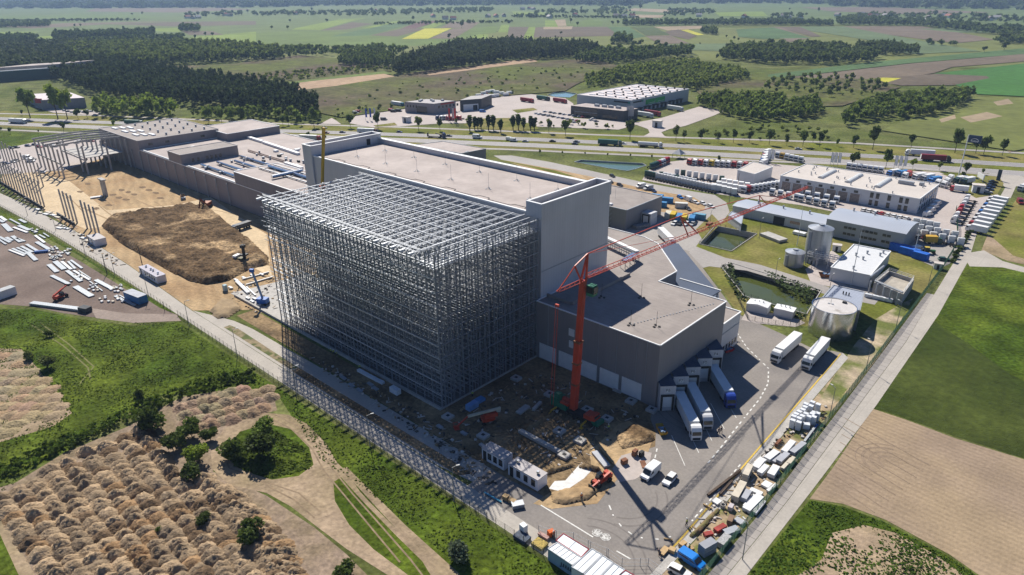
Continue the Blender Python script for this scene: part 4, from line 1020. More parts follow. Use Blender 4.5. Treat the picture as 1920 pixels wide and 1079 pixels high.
def gant(m):
    A, B_ = Vector(g(1513, 478, 4)), Vector(g(1580, 492, 4))
    d = (B_ - A).normalized(); n = Vector((-d.y, d.x))
    L_ = (B_ - A).length
    for o in (0, 1.8):
        for z in (3.6, 4.6, 5.4): m.bar((*(A + n * o), z), (*(B_ + n * o), z), .16)
        k = 0
        while k <= L_:
            p = A + d * k + n * o; m.bar((p.x, p.y, 3.6), (p.x, p.y, 5.4), .12); k += 1.6
        for k in (0, 4, 8, 13): p = A + d * k + n * o; m.bar((p.x, p.y, 0), (p.x, p.y, 3.6), .2)
    for i in range(9): p = A + d * i * 1.8; m.bar((p.x, p.y, 4.6), (p.x + n.x * 1.8, p.y + n.y * 1.8, 4.6), .1)
part(t, c, 'gantry_frame', white_paint, gant)
hut = Kit(); m = MB(); m.box(0, 0, 0, 3.2, 2.4, 2.4); hut.part('wall', m, white_wall); m = MB(); m.box(0, 0, 2.4, 3.6, 2.8, .25); hut.part('roof', m, roof_cream)
m = MB(); m.box(0, -1.22, .1, .9, .1, 1.9); hut.part('door', m, black)
hut.put('kiosk', 'small flat-roofed kiosk on the lawn right of the tall silo', 'kiosk', g(1568, 470), .3)
hut.put('kiosk', 'grey meter kiosk beside the green fence at the end of the water works', 'kiosk', g(1758, 504), .2, scale=.9)
hut.put('kiosk', 'white pump kiosk between the small tank and the gantry', 'kiosk', g(1521, 494), .4, scale=.7)
for i, (px, py, s_, lb) in enumerate(((1421, 583, 1.3, 'white gabled plant cabin on the paving by the lower pond'), (1470, 592, 1.15, 'white plant cabin right of the gabled cabin by the lower pond'))):
    t = thing('plant_cabin', lb, 'cabin', g(px, py), .15)
    m = MB(); m.box(0, 0, 0, 5.2 * s_, 3.4 * s_, 2.6); m.build('wall', white_wall, t)
    m = MB(); m.extr([(-2.7 * s_, 2.6), (2.7 * s_, 2.6), (2.7 * s_, 2.75), (0, 3.3 if i == 0 else 2.9), (-2.7 * s_, 2.75)], -1.8 * s_, 1.8 * s_); m.build('roof', trim_white, t)
    m = MB()
    for k in range(3): vent(m, -1.5 + k * 1.4, .5, 2.8, .2, .4)
    m.build('roof_vent', grey_steel, t)
# ---- parcel warehouse with green banner across the highway
A, B_, D_ = Vector(g(1183.5, 189, 11)), Vector(g(1292, 167.5, 11)), Vector(g(1082, 178, 11))
t, c = shell('logistics_warehouse', 'big pale box warehouse with a green banner beyond the highway', 'warehouse', [tuple(A), tuple(B_), tuple(B_ + D_ - A), tuple(D_)], 11, mat('pale_blue_cladding', (.40, .43, .48), rough=.5, var=.04), mat('pink_white_roof', (.60, .54, .54), rough=.8, var=.05), trim_white, .4)
ey = (B_ - A).normalized(); ex = (D_ - A).normalized()
def onwall(m, P, d, u0, u1, z0, z1, th, n):
    a, b_ = P + d * u0, P + d * u1
    m.prism([(a.x, a.y), (b_.x, b_.y), (b_.x + n.x * th, b_.y + n.y * th), (a.x + n.x * th, a.y + n.y * th)], z0, z1, bottom=True)
nR = Vector((1, 0)); nF = Vector((0, -1))
part(t, c, 'banner', mat('green_banner', (.02, .30, .06), rough=.6, var=.1), lambda m: (onwall(m, A, ey, 22, 36, 5.0, 9.2, .25, nR), onwall(m, A, ey, 37, 52, 5.0, 9.2, .25, nR)))
part(t, c, 'banner_lettering', mat('banner_white', (.45, .62, .47), var=.3), lambda m: [onwall(m, A, ey, 26 + i * 1.1 + (5 if i > 8 else 0), 26.7 + i * 1.1 + (5 if i > 8 else 0), 5.6, 6.3, .32, nR) for i in range(18)])
part(t, c, 'wall_sign', black, lambda m: ([onwall(m, A, ey, 3 + i * 1.3, 4 + i * 1.3, 8.4, 9.6, .2, nR) for i in range(10)], [onwall(m, A, ex, 3 + i * 1.3, 4 + i * 1.3, 8.4, 9.6, .2, nF) for i in range(11)]))
part(t, c, 'wall_emblem', mat('teal_mark', (.02, .25, .18)), lambda m: (onwall(m, A, ey, 16.4, 18.2, 8.2, 9.8, .2, nR), onwall(m, A, ex, 1.2, 2.7, 8.2, 9.8, .2, nF)))
part(t, c, 'dock_canopy', black, lambda m: [onwall(m, A, ey, 6 + k * 13, 14 + k * 13, 3.6, 4.2, 3, nR) for k in range(6)])
part(t, c, 'dock_gate', mat('dark_gate', (.06, .06, .07)), lambda m: [onwall(m, A, ey, 7 + k * 6.5, 10.5 + k * 6.5, .2, 3.4, .2, nR) for k in range(12)])
RV = random.Random(4)
for i in range(7):
    for j in range(5):
        p = A + ey * (8 + i * 13 + RV.uniform(-1, 1)) + ex * (5 + j * 10.4 + RV.uniform(-1, 1))
        part(t, c, 'skylight', trim_white, lambda m: m.box(p.x, p.y, 10.95, 5.5, 1.8, .6))
        part(t, c, 'smoke_vent', black, lambda m: m.box(p.x + 4, p.y + 1.5, 10.95, 1.5, .9, 1.3))
# its dark glazed office
O = Vector(g(1070, 217)); 
t = thing('office_block', 'dark two-storey glazed office block in front of the banner warehouse', 'office', (O.x, O.y, 0)); c = (O.x, O.y)
W_ = (Vector(g(1168, 228)) - O); L1 = W_.length
part(t, c, 'wall', clad_dark, lambda m: m.prism([(O.x, O.y), (O.x + W_.x, O.y + W_.y), (O.x + W_.x + 2, O.y + W_.y + 18), (O.x + 2, O.y + 18)], 0, 8.2, top=False))
part(t, c, 'roof', roof_pink, lambda m: m.prism([(O.x, O.y), (O.x + W_.x, O.y + W_.y), (O.x + W_.x + 2, O.y + W_.y + 18), (O.x + 2, O.y + 18)], 8.1, 8.2))
wd = W_.normalized(); wn_ = Vector((wd.y, -wd.x))
part(t, c, 'glazing', glass, lambda m: (onwall(m, O, wd, 3, L1 * .52, 4.4, 7.2, .15, wn_), onwall(m, O, wd, 3, L1 * .52, .6, 3.6, .15, wn_), onwall(m, O, wd, L1 * .62, L1 * .9, .6, 3.6, .15, wn_)))
part(t, c, 'sun_louvre', grey_steel, lambda m: onwall(m, O, wd, 3, L1 * .52, 3.8, 4.2, .6, wn_))
part(t, c, 'rooftop_unit', grey_steel, lambda m: [m.box(O.x + wd.x * u + 1, O.y + wd.y * u + 9, 8.2, 4, 2.4, 1.8) for u in (18, 25, 31, 38)])
# showroom with red lettering
A, B_ = Vector(g(760, 211)), Vector(g(815, 215)); D_ = Vector(g(855, 209))
t = thing('showroom', 'grey showroom with a red sign and flags behind a forecourt beyond the highway', 'showroom', (A.x, A.y, 0)); c = (A.x, A.y)
e1 = (B_ - A); e2 = (D_ - B_)
part(t, c, 'wall', clad_grey, lambda m: m.prism([tuple(A), tuple(B_), tuple(D_), tuple(A + e2)], 0, 9.0, top=False))
part(t, c, 'roof', mat('grey_membrane', (.36, .34, .34), var=.06), lambda m: m.prism([tuple(A), tuple(B_), tuple(D_), tuple(A + e2)], 8.7, 8.9))
n1 = Vector((e1.y, -e1.x)).normalized(); n2 = Vector((e2.y, -e2.x)).normalized()
part(t, c, 'entrance', glass, lambda m: onwall(m, A, e1.normalized(), e1.length * .4, e1.length * .75, 0, 6, .2, n1))
part(t, c, 'window', glass, lambda m: [onwall(m, A, e1.normalized(), 2 + i * 3, 3.4 + i * 3, 4.6, 6.6, .2, n1) for i in range(4)] + [onwall(m, B_, e2.normalized(), 4 + i * 4, 6 + i * 4, 4.6, 6.6, .2, n2) for i in range(6)])
part(t, c, 'red_sign', mat('red_sign', (.42, .06, .05)), lambda m: [onwall(m, B_, e2.normalized(), e2.length * .3 + i * 1.6, e2.length * .3 + 1.2 + i * 1.6, 7.2, 8.4, .25, n2) for i in range(9)])
part(t, c, 'roof_box', grey_steel, lambda m: [m.box(A.x + e1.x * a + e2.x * b_, A.y + e1.y * a + e2.y * b_, 8.9, 2, 2, 1.4) for a, b_ in ((.3, .3), (.6, .5), (.4, .7), (.7, .8), (.2, .5))])
A, B_, D_ = Vector(g(863, 209)), Vector(g(903, 206)), Vector(g(848, 186, 0))
t = thing('service_hall', 'dark grey service hall with a broad white gate joined to the red-signed showroom', 'hall', (A.x, A.y, 0)); c = (A.x, A.y)
e1 = (B_ - A); e2 = Vector((-.4, .92)) * 26; n1 = Vector((e1.y, -e1.x)).normalized()
part(t, c, 'wall', clad_dark, lambda m: m.prism([tuple(A), tuple(B_), tuple(B_ + e2), tuple(A + e2)], 0, 9.5, top=False))
part(t, c, 'roof', mat('grey_membrane', (.36, .34, .34), var=.06), lambda m: m.prism([tuple(A), tuple(B_), tuple(B_ + e2), tuple(A + e2)], 9.3, 9.5))
part(t, c, 'gate_wall', white_paint, lambda m: onwall(m, A, e1.normalized(), 3, e1.length - 3, .2, 5.5, .2, n1))
part(t, c, 'gate', black, lambda m: onwall(m, A, e1.normalized(), 12, 16, .2, 4.5, .3, n1))
# buildings beyond the woods at the far left
A, B_ = Vector(g(-40, 158)), Vector(g(95, 148))
t = thing('long_store', 'long green-walled store with a pale roof half hidden by pine wood at the left edge', 'store', (A.x, A.y, 0)); c = (A.x, A.y)
e1 = B_ - A; e2 = Vector((-.35, .93)) * 70
part(t, c, 'wall', mat('green_wall', (.05, .09, .075), var=.1), lambda m: m.prism([tuple(A), tuple(B_), tuple(B_ + e2), tuple(A + e2)], 0, 12, top=False))
part(t, c, 'roof', roof_pink, lambda m: m.prism([tuple(A + e2 * .25), tuple(B_ + e2 * .25), tuple(B_ + e2), tuple(A + e2)], 12, 16))
part(t, c, 'eaves_band', trim_white, lambda m: m.prism([tuple(A), tuple(B_), tuple(B_ + e2 * .1), tuple(A + e2 * .1)], 12, 12.8))
A, B_, D_ = Vector(g(57, 195)), Vector(g(82, 207)), Vector(g(163, 202))
t = thing('trade_store', 'grey trade store with a pink-white roof and a red sign behind the highway trees', 'store', (A.x, A.y, 0)); c = (A.x, A.y)
part(t, c, 'wall', mat('store_wall', (.20, .20, .22), var=.1), lambda m: m.prism([tuple(A), tuple(B_), tuple(D_), tuple(A + D_ - B_)], 0, 9, top=False))
part(t, c, 'roof', mat('pink_white_roof', (.60, .54, .54), rough=.8, var=.05), lambda m: m.prism([tuple(A), tuple(B_), tuple(D_), tuple(A + D_ - B_)], 8.9, 9))
part(t, c, 'red_sign', mat('red_sign', (.42, .05, .06)), lambda m: m.box(B_.x - 4, B_.y - 1, 6, 7, .6, 4, .6))

# ================================================================ THE RED TOWER CRANE
MX, MY = -89.7, 119.8
t = thing('mobile_tower_crane', 'red mobile tower crane with a green cab and a long lattice jib', 'crane', (MX, MY, 0))
def boom(m, p, q, w): m.bar(p, q, w, w)
top = (1.75, -.3, 37.5)
m = MB(); m.bar((0, 0, 1.8), tuple(Vector((0, 0, 1.8)).lerp(Vector(top), .55)), 1.55); m.build('mast', red, t)
m = MB(); m.bar(tuple(Vector((0, 0, 1.8)).lerp(Vector(top), .54)), top, 1.25); m.build('mast_extension', red, t)
m = MB()
for k in range(3):
    p = Vector((0, 0, 1.8)).lerp(Vector(top), .2 + .17 * k); m.box(p.x, p.y, p.z, 1.8, 1.8, .5)
m.build('mast_collar', rust, t)
m = MB()
for dx in (.95, 1.25): m.bar((dx, -.3, 2.5), (top[0] + dx - .3, top[1], 36.5), .08)
m.build('mast_rope', red, t)
tip = Vector((3.1, 132.2, 32.4)); root = Vector((1.9, 1.0, 37.9))
d = (tip - root); L_ = d.length; d.normalize()
s1 = Vector((1, 0, 0)); up = Vector((0, 0, 1))
def jib(m, a, b_, w0, w1, h0, h1, seg):
    n = max(2, int((b_ - a).length / seg))
    P = []
    for i in range(n + 1):
        f_ = i / n; p = a.lerp(b_, f_); w = w0 + (w1 - w0) * f_; h = h0 + (h1 - h0) * f_
        P.append((p - s1 * w / 2, p + s1 * w / 2, p + up * h))
    for i in range(n):
        for k in range(3): m.bar(P[i][k], P[i + 1][k], JT[0])
        m.bar(P[i][0], P[i + 1][1], JT[1]); m.bar(P[i][0], P[i + 1][2], JT[1]); m.bar(P[i + 1][2], P[i + 1][1], JT[1]); m.bar(P[i][1], P[i][2], JT[1])
JT = (.14, .055)
j1 = root.lerp(tip, .36); j2 = root.lerp(tip, .38)
m = MB(); jib(m, root, j1, .8, .7, 1.1, 1.0, 2.0); m.build('jib_section', red, t)
m = MB(); jib(m, j1, root.lerp(tip, .7), .65, .55, .95, .85, 2.0); m.build('jib_section', red, t)
m = MB(); jib(m, root.lerp(tip, .7), tip, .55, .45, .9, .65, 2.2); m.build('jib_section', red, t)
apex = Vector((2.4, .2, 44.2)); ct = Vector((1.4, -9.2, 37.6)); ap2 = Vector((2.2, -4.2, 42.4)); strut = Vector((2.9, 40.5, 43.6)); st2 = root.lerp(tip, .70) + Vector((0, -2, 4.3))
m = MB(); jib(m, Vector((1.6, -.5, 37.5)), ct, 1.2, .8, .5, .4, 1.6); m.build('counter_jib', red, t)
m = MB(); m.bar((1.0, 0, 37.5), apex, .4); m.bar((2.4, 0, 37.5), apex, .4); m.bar(apex, ap2, .25); m.bar((1.8, -1, 37.6), ap2, .3); m.bar(ap2, ct, .22); m.build('apex_frame', red, t)
m = MB()
b0 = root.lerp(tip, .36)
m.bar(b0 - s1 * .7, strut, .25); m.bar(b0 + s1 * .7 + Vector((0, 3, 0)), strut, .25); m.bar(b0 + Vector((0, 2, 1.3)), strut, .2); m.build('jib_strut', red, t)
m = MB(); b1 = root.lerp(tip, .71); m.bar(b1 - s1 * .6, st2, .2); m.bar(b1 + s1 * .6 + Vector((0, 2.5, 0)), st2, .2); m.build('jib_strut', red, t)
m = MB()
for p, q in ((apex, strut), (strut, st2), (st2, root.lerp(tip, .80) + up)): m.bar(p, q, .17)
m.bar(apex, root.lerp(tip, .3) + up * 1.4, .08)
m.build('tie_rope', red, t)
m = MB(); m.extr([(-.9, 0), (.9, 0), (1.0, 1.6), (.8, 2.6), (-.9, 2.6), (-1.1, 1.3)], -.9, .9)
m.v = [(x + 3.6, y + .8, z + 34.0) for x, y, z in m.v]; cb = m.build('operator_cab', green_p, t)
m = MB(); m.bx(4.55, -.05, 34.7, 4.72, 1.65, 36.3); m.bx(2.7, -.2, 34.8, 4.5, -.12, 36.3); m.build('cab_window', glass, cb)
m = MB(); m.box(1.9, 60, 36.0, 1.2, 2.2, .7); m.build('trolley', rust, t)
# carrier, lying along +x
m = MB(); m.bx(-5.0, -1.35, .8, 8.2, 1.35, 1.5); m.build('carrier_chassis', black, t)
m = MB(); m.bx(-6.6, -1.45, 1.0, -3.8, 1.45, 3.6); m.bx(-5.0, -1.2, 3.6, -3.8, .2, 4.8); m.bx(-3.8, -1.45, 1.0, -1.2, -.9, 2.6); m.build('engine_housing', green_p, t)
m = MB(); m.bx(6.6, -1.4, .7, 8.5, 1.4, 1.7); m.build('front_bumper', green_p, t)
m = MB(); m.bx(4.1, -1.35, 1.5, 7.2, 1.35, 2.6); frus(m, (6.0, -1.3, 7.4, 1.3), 1.7, (6.1, -1.2, 7.2, 1.2), 3.0); cbm = m.build('driver_cab', red, t)
m = MB(); m.bx(7.2, -1.1, 2.0, 7.34, 1.1, 2.8); m.build('windscreen', glass, cbm)
m = MB(); m.cyl((-3.6, .4, 3.0), (-.8, .4, 3.0), .75, n=14); m.bx(-3.4, -1.3, 2.5, -.9, -.6, 3.2); m.build('winch_drum', red, t)
for k in range(5):
    for s_ in (-1.25, 1.25):
        m = MB(); m.cyl((-3.6 + k * 2.5, s_ - .2, .65), (-3.6 + k * 2.5, s_ + .2, .65), .65, n=14); m.build('wheel', rubber, t)
for x, y in ((-4.5, -3.6), (-4.5, 3.6), (5.2, -3.6), (5.2, 3.6)):
    m = MB(); m.bar((x * .95, 0, 1.1), (x, y, .9), .35); m.box(x, y, 0.08, .9, .9, .12); m.bar((x, y, .15), (x, y, 1.0), .3); m.build('outrigger', yellow_p, t)
# hook rope and second pair of ropes hanging left of the mast
m = MB(); m.bar((-5.2, -3.0, 2), (-4.0, -3.0, 30.5), .09); m.bar((-4.3, -3.0, 2), (-3.3, -3.0, 30.5), .09); m.box(-3.6, -3.0, 30.3, 1.0, .5, .5); m.build('hoist_rope', red, t)

# ---- yellow telescopic crane behind the racking
t = thing('telescopic_crane', 'yellow telescopic crane boom rising behind the racking', 'crane', (-213.5, 126.5, 0.1), 0)
b0, b1 = Vector((0, 0, 2.2)), None
tp = PYtop = None
d_ = ray(607, 240); s_ = 131.0 / d_[1]; P1 = Vector((d_[0] * s_ + 213.5, 131.0 - 126.5, HC + d_[2] * s_))
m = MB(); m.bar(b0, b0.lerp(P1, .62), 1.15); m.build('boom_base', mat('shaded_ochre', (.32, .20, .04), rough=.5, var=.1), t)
m = MB(); m.bar(b0.lerp(P1, .61), P1, .8); m.build('boom_extension', yellow_p, t)
m = MB(); q = b0.lerp(P1, .62); m.box(q.x, q.y, q.z - .4, 1.5, 1.5, .9); m.build('boom_collar', red, t)
m = MB(); m.bx(-4, -1.3, .7, 6, 1.3, 2.2); m.bx(2.6, -1.3, 2.2, 4.6, .2, 3.4); m.build('carrier', yellow_p, t)
for k in range(4):
    for s_ in (-1.2, 1.2):
        m = MB(); m.cyl((-3 + k * 2.6, s_ - .2, .6), (-3 + k * 2.6, s_ + .2, .6), .6, n=12); m.build('wheel', rubber, t)
# ================================================================ VEHICLES
def wheel_mb(x, y, r, w):
    m = MB(); m.cyl((x, y - w / 2, r), (x, y + w / 2, r), r, n=12); return m
def car_mb(L_=4.3, W=1.78, H=1.46, hatch=True):
    b = MB(); h = L_ / 2
    b.extr([(-h, .32), (h, .28), (h + .03, .55), (h - .1, .74), (h * .48, .88), (-h * .9, .93), (-h - .02, .75)], -W / 2, W / 2)
    gr = MB(); frus(gr, (-h * (.92 if hatch else .72), -W * .46, h * .46, W * .46), .86, (-h * (.80 if hatch else .5), -W * .38, h * .08, W * .38), H - .04)
    rf = MB(); rf.bx(-h * (.80 if hatch else .5) - .03, -W * .39, H - .05, h * .10, W * .39, H)
    return b, gr, rf
def car_kit(simple=True, **k):
    K = Kit(); b, gr, rf = car_mb(**k); L_ = k.get('L_', 4.3); W = k.get('W', 1.78)
    if simple:
        m = MB(); m.add(b.v, b.f); m.add(rf.v, rf.f); m.mi = 1; m.add(gr.v, gr.f); m.mi = 2
        for x in (-L_ * .3, L_ * .3):
            for y in (-W / 2 + .08, W / 2 - .08): m.cyl((x, y - .1, .31), (x, y + .1, .31), .31, n=8)
        K.part('car', m, [paint, glass, rubber])
    else:
        i = K.part('body', b, paint); K.part('roof', rf, paint); K.part('windows', gr, glass)
        for x in (-L_ * .3, L_ * .3):
            for y in (-W / 2 + .08, W / 2 - .08): K.part('wheel', wheel_mb(x, y, .32, .22), rubber)
        for y in (-W * .36, W * .36):
            m = MB(); m.bx(L_ / 2 - .06, y - .2, .58, L_ / 2 + .05, y + .2, .74); K.part('headlight', m, bright_steel)
    return K
def van_kit(L_=5.6, W=2.0, H=2.4, simple=False, side=False):
    K = Kit(); h = L_ / 2
    b = MB(); b.extr([(-h, .4), (h, .35), (h + .02, .75), (h - .15, 1.05), (h - 1.0, 1.25), (h - 1.75, H - .12), (h - 2.0, H), (-h + .1, H), (-h, H - .15)], -W / 2, W / 2)
    gl = MB(); gl.add([(h - .97, -W * .45, 1.30), (h - .97, W * .45, 1.30), (h - 1.68, W * .42, H - .22), (h - 1.68, -W * .42, H - .22)], [(0, 1, 2, 3)])
    for v in range(len(gl.v)): gl.v[v] = (gl.v[v][0] + .06, gl.v[v][1], gl.v[v][2] + .04)
    for s_ in (-1, 1):
        y = s_ * (W / 2 + .01)
        gl.add([(h - 1.15, y, 1.3), (h - 2.5, y, 1.3), (h - 2.5, y, H - .45), (h - 1.75, y, H - .45)], [(0, 1, 2, 3)])
        if side: gl.bx(-h + .3, y - .01, 1.3, h - 2.7, y + .01, H - .4)
    if simple:
        m = MB(); m.add(b.v, b.f); m.mi = 1; m.add(gl.v, gl.f); m.mi = 2
        for x in (-h * .6, h * .62):
            for y in (-W / 2 + .1, W / 2 - .1): m.cyl((x, y - .1, .35), (x, y + .1, .35), .35, n=8)
        K.part('van', m, [paint, glass, rubber])
    else:
        K.part('body', b, paint); K.part('windows', gl, glass)
        m = MB(); m.bx(h - .3, -W * .42, .4, h + .06, W * .42, .62); K.part('bumper', m, black)
        for x in (-h * .6, h * .62):
            for y in (-W / 2 + .1, W / 2 - .1): K.part('wheel', wheel_mb(x, y, .36, .24), rubber)
        for y in (-W * .38, W * .38):
            m = MB(); m.bx(h - .12, y - .17, .78, h + .05, y + .17, .98); K.part('headlight', m, bright_steel)
    return K
def cab_mb(x1=0.0, H=3.75, sleeper=2.25):
    b = MB(); b.extr([(x1 - sleeper, .55), (x1 - .05, .45), (x1, 1.1), (x1 - .02, 1.75), (x1 - .28, 2.75), (x1 - .75, H - .25), (x1 - 1.3, H), (x1 - sleeper, H)], -1.24, 1.24)
    gl = MB()
    gl.add([(x1 + .01, -1.1, 1.85), (x1 + .01, 1.1, 1.85), (x1 - .24, 1.05, 2.72), (x1 - .24, -1.05, 2.72)], [(0, 1, 2, 3)])
    for v in range(4): gl.v[v] = (gl.v[v][0] + .02, gl.v[v][1], gl.v[v][2])
    for s_ in (-1.25, 1.25): gl.add([(x1 - .25, s_, 1.8), (x1 - 1.2, s_, 1.8), (x1 - 1.2, s_, 2.5), (x1 - .42, s_, 2.5)], [(0, 1, 2, 3)])
    gl.bx(x1 - .03, -.95, .62, x1 + .03, .95, 1.25)
    return b, gl
def tractor_kit(detail):
    K = Kit(); b, gl = cab_mb()
    ch = MB(); ch.bx(-6.0, -.45, .75, -.3, .45, 1.05); ch.box(-4.6, 0, 1.05, 1.0, 1.1, .22)
    if detail:
        cb = K.part('cab', b, paint); K.part('windscreen', gl, glass, cb); K.part('chassis', ch, black)
        for x in (-1.3, -4.9):
            for y in (-1.02, 1.02): K.part('wheel', wheel_mb(x, y, .5, .34), rubber)
    else:
        m = MB(); m.add(b.v, b.f); m.mi = 1; m.add(gl.v, gl.f); m.mi = 2; m.add(ch.v, ch.f)
        for x in (-1.3, -4.9):
            for y in (-1.0, 1.0): m.cyl((x, y - .2, .5), (x, y + .2, .5), .5, n=8)
        K.part('tractor_unit', m, [paint, glass, rubber])
    return K
def semi_kit(tank=False, boxm=None):
    K = Kit(); b, gl = cab_mb()
    cb = K.part('cab', b, paint); K.part('windscreen', gl, glass, cb)
    m = MB()
    for s_ in (-1.35, 1.35): m.bx(-.75, s_ - .12, 1.9, -.5, s_ + .12, 2.6)
    K.part('mirror', m, black, cb)
    m = MB(); m.bx(-6.2, -.5, .7, -.3, .5, 1.05); m.bx(-5.0, -1.2, .5, -2.6, -.9, 1.0); K.part('chassis', m, black)
    m = MB()
    if tank: m.cyl((-3.0, 0, 2.4), (-16.3, 0, 2.4), 1.25, n=16)
    else: m.bx(-16.4, -1.27, 1.15, -2.85, 1.27, 4.0)
    tr = K.part('trailer', m, boxm or white_paint)
    if not tank:
        m = MB(); m.bx(-16.46, -1.2, 1.2, -16.41, -.04, 3.9); m.bx(-16.46, .04, 1.2, -16.41, 1.2, 3.9); K.part('rear_door', m, white_paint, tr)
    m = MB(); m.bx(-16.3, -.5, .85, -5, .5, 1.15); m.bx(-14.5, -1.22, .45, -9.5, -1.17, 1.0); m.bx(-14.5, 1.17, .45, -9.5, 1.22, 1.0); K.part('underframe', m, black, tr)
    for x in (-1.35, -4.9, -12.0, -13.3, -14.6):
        for y in (-1.05, 1.05): K.part('wheel', wheel_mb(x, y, .5, .36), rubber)
    return K
def box_kit(boxm, L_=8.2, low=False):
    K = Kit(); b, gl = cab_mb(H=2.9, sleeper=1.7)
    m = MB(); m.add(b.v, b.f); m.mi = 1; m.add(gl.v, gl.f); m.mi = 2; m.bx(-L_, -.5, .6, -.3, .5, 1.0)
    for x in (-1.2, -L_ + 2.0):
        for y in (-1.0, 1.0): m.cyl((x, y - .2, .48), (x, y + .2, .48), .48, n=8)
    m.mi = 3; m.bx(-L_, -1.25, 1.0, -1.85, 1.25, 1.9 if low else 3.5)
    K.part('box_lorry', m, [paint, glass, rubber, boxm]); return K
CAR, CARS = car_kit(False), car_kit(True)
SEDAN = car_kit(True, L_=4.6, hatch=False)
VAN, VANS, VANB = van_kit(), van_kit(simple=True), van_kit(5.2, 1.95, 2.0, side=True)
TRD, TRS = tractor_kit(True), tractor_kit(False)
trailer_grey = mat('trailer_cover', (.66, .68, .69), rough=.45, var=.05)
trailer_teal = mat('green_trailer', (.015, .10, .075), rough=.5, var=.08)
trailer_red = mat('dark_red_trailer', (.22, .015, .03), rough=.5, var=.1)
trailer_blue = mat('blue_trailer', (.05, .20, .45), rough=.5, var=.08)
SEMI, SEMIT = semi_kit(), semi_kit(True, white_paint)
SEMIG, SEMIR, SEMIC = semi_kit(boxm=trailer_teal), semi_kit(boxm=trailer_red), semi_kit(boxm=trailer_grey)
LOR_W, LOR_B, LOR_R = box_kit(white_paint), box_kit(trailer_blue), box_kit(trailer_red)
WHITE, SILVER, BLACK, GREY, REDC, BLUEC, DKBL, DKGR = (.74, .74, .73), (.42, .43, .44), (.015, .015, .017), (.10, .10, .11), (.40, .02, .025), (.02, .16, .50), (.02, .04, .12), (.015, .07, .05)
def hd(front, rear):
    a, b_ = g(*front), g(*rear); return math.atan2(a[1] - b_[1], a[0] - b_[0])
R45 = -math.pi / 4
# dock lorries, parked lorries
SEMIC.put('articulated_lorry', 'white-cabbed lorry with a grey trailer backed onto dock P7, nearest of the three', 'lorry', (-60.7, 130.0), R45, 'lorries backed onto the angled docks', WHITE)
SEMIC.put('articulated_lorry', 'silver-cabbed lorry on dock P6, between the white and the blue cab', 'lorry', (-60.9, 135.9), R45, 'lorries backed onto the angled docks', (.55, .55, .56))
SEMIC.put('articulated_lorry', 'blue-cabbed lorry backed onto dock P4, the farthest of the three', 'lorry', (-61.0, 148.4), R45, 'lorries backed onto the angled docks', (.015, .05, .30))
SEMI.put('articulated_lorry', 'white lorry parked on the yard, left one of the pair by the shining tank', 'lorry', (-62.7, 178.3), -math.pi / 2, 'white lorries parked beside the tank', WHITE)
SEMI.put('articulated_lorry', 'white lorry parked next to the yellow line, right one of the pair', 'lorry', (-54.6, 180.4), -math.pi / 2 + .04, 'white lorries parked beside the tank', WHITE)
SEMI.put('articulated_lorry', 'white lorry turning on the road behind the loading hall, under the crane jib', 'lorry', (-133.7, 243.0), hd((1262, 458), (1236, 432)), None, WHITE)
# cars and vans of the yard
VAN.put('van', 'white panel van parked beside the paving stones on the yard', 'van', (-62.3, 112.3), -math.pi / 2, None, WHITE)
CAR.put('car', 'white hatchback with a black roof beside the white van', 'car', (-58.0, 113.3), -math.pi / 2 + .05, None, WHITE)
VANB.put('van', 'bright blue minibus parked by the fence corner at the bottom', 'van', g(1296, 1056), hd((1318, 1072), (1273, 1043)), None, (.01, .20, .62), 1.0)
CAR.put('car', 'white estate car parked beside the blue minibus', 'car', g(1274, 1076), hd((1296, 1086), (1256, 1066)), None, WHITE)
def cars(lst, kit, lab, cat, group, rz=0.0, nm='car'):
    for i, (px, py, col, lb) in enumerate(lst):
        kit.put(nm, lb, cat, g(px, py), rz, group, col)
# four cars in front of the rear dock
for i, (px, col, lb) in enumerate(((1264, WHITE, 'white car parked first from the left in the row before the containers'), (1275, BLACK, 'black car second from the left in the row before the containers'), (1286, WHITE, 'white car third from the left in the row before the containers'), (1298, SILVER, 'silver car at the right end of the row before the containers'))):
    CARS.put('car', lb, 'car', g(px, 421.5 + i * .3), -math.pi / 2 + .1, 'cars parked before the blue and yellow containers', col)
VAN2 = [(1201, 352, WHITE, 'white van parked first behind the rear hall'), (1215, 356, SILVER, 'silver van parked second behind the rear hall'), (1289, 376, WHITE, 'white van parked beside the blue containers')]
for px, py, col, lb in VAN2: VANS.put('van', lb, 'van', g(px, py), -1.9 if px < 1250 else 2.6, None, col)
for px, py, col, lb in ((1225, 360, DKBL, 'dark car parked right of the silver van'), (1275, 372, BLUEC, 'small blue car beside the white van and blue containers'), (1304, 382, WHITE, 'white car on the sand left of another white car'), (1318, 384, WHITE, 'white car on the sand right of another white car'), (1333, 389, WHITE, 'white pick-up parked at the bend of the road'), (1148, 332, BLACK, 'black car driving on the road behind the warehouse'), (1145, 343, BLACK, 'black car half hidden behind the tower'), (1162, 349, BLACK, 'black car parked at the edge of the rear hall roof'), (1290, 394, GREY, 'grey car on the grass behind the containers')):
    CARS.put('car', lb, 'car', g(px, py), R.uniform(-.6, -.2), None, col)
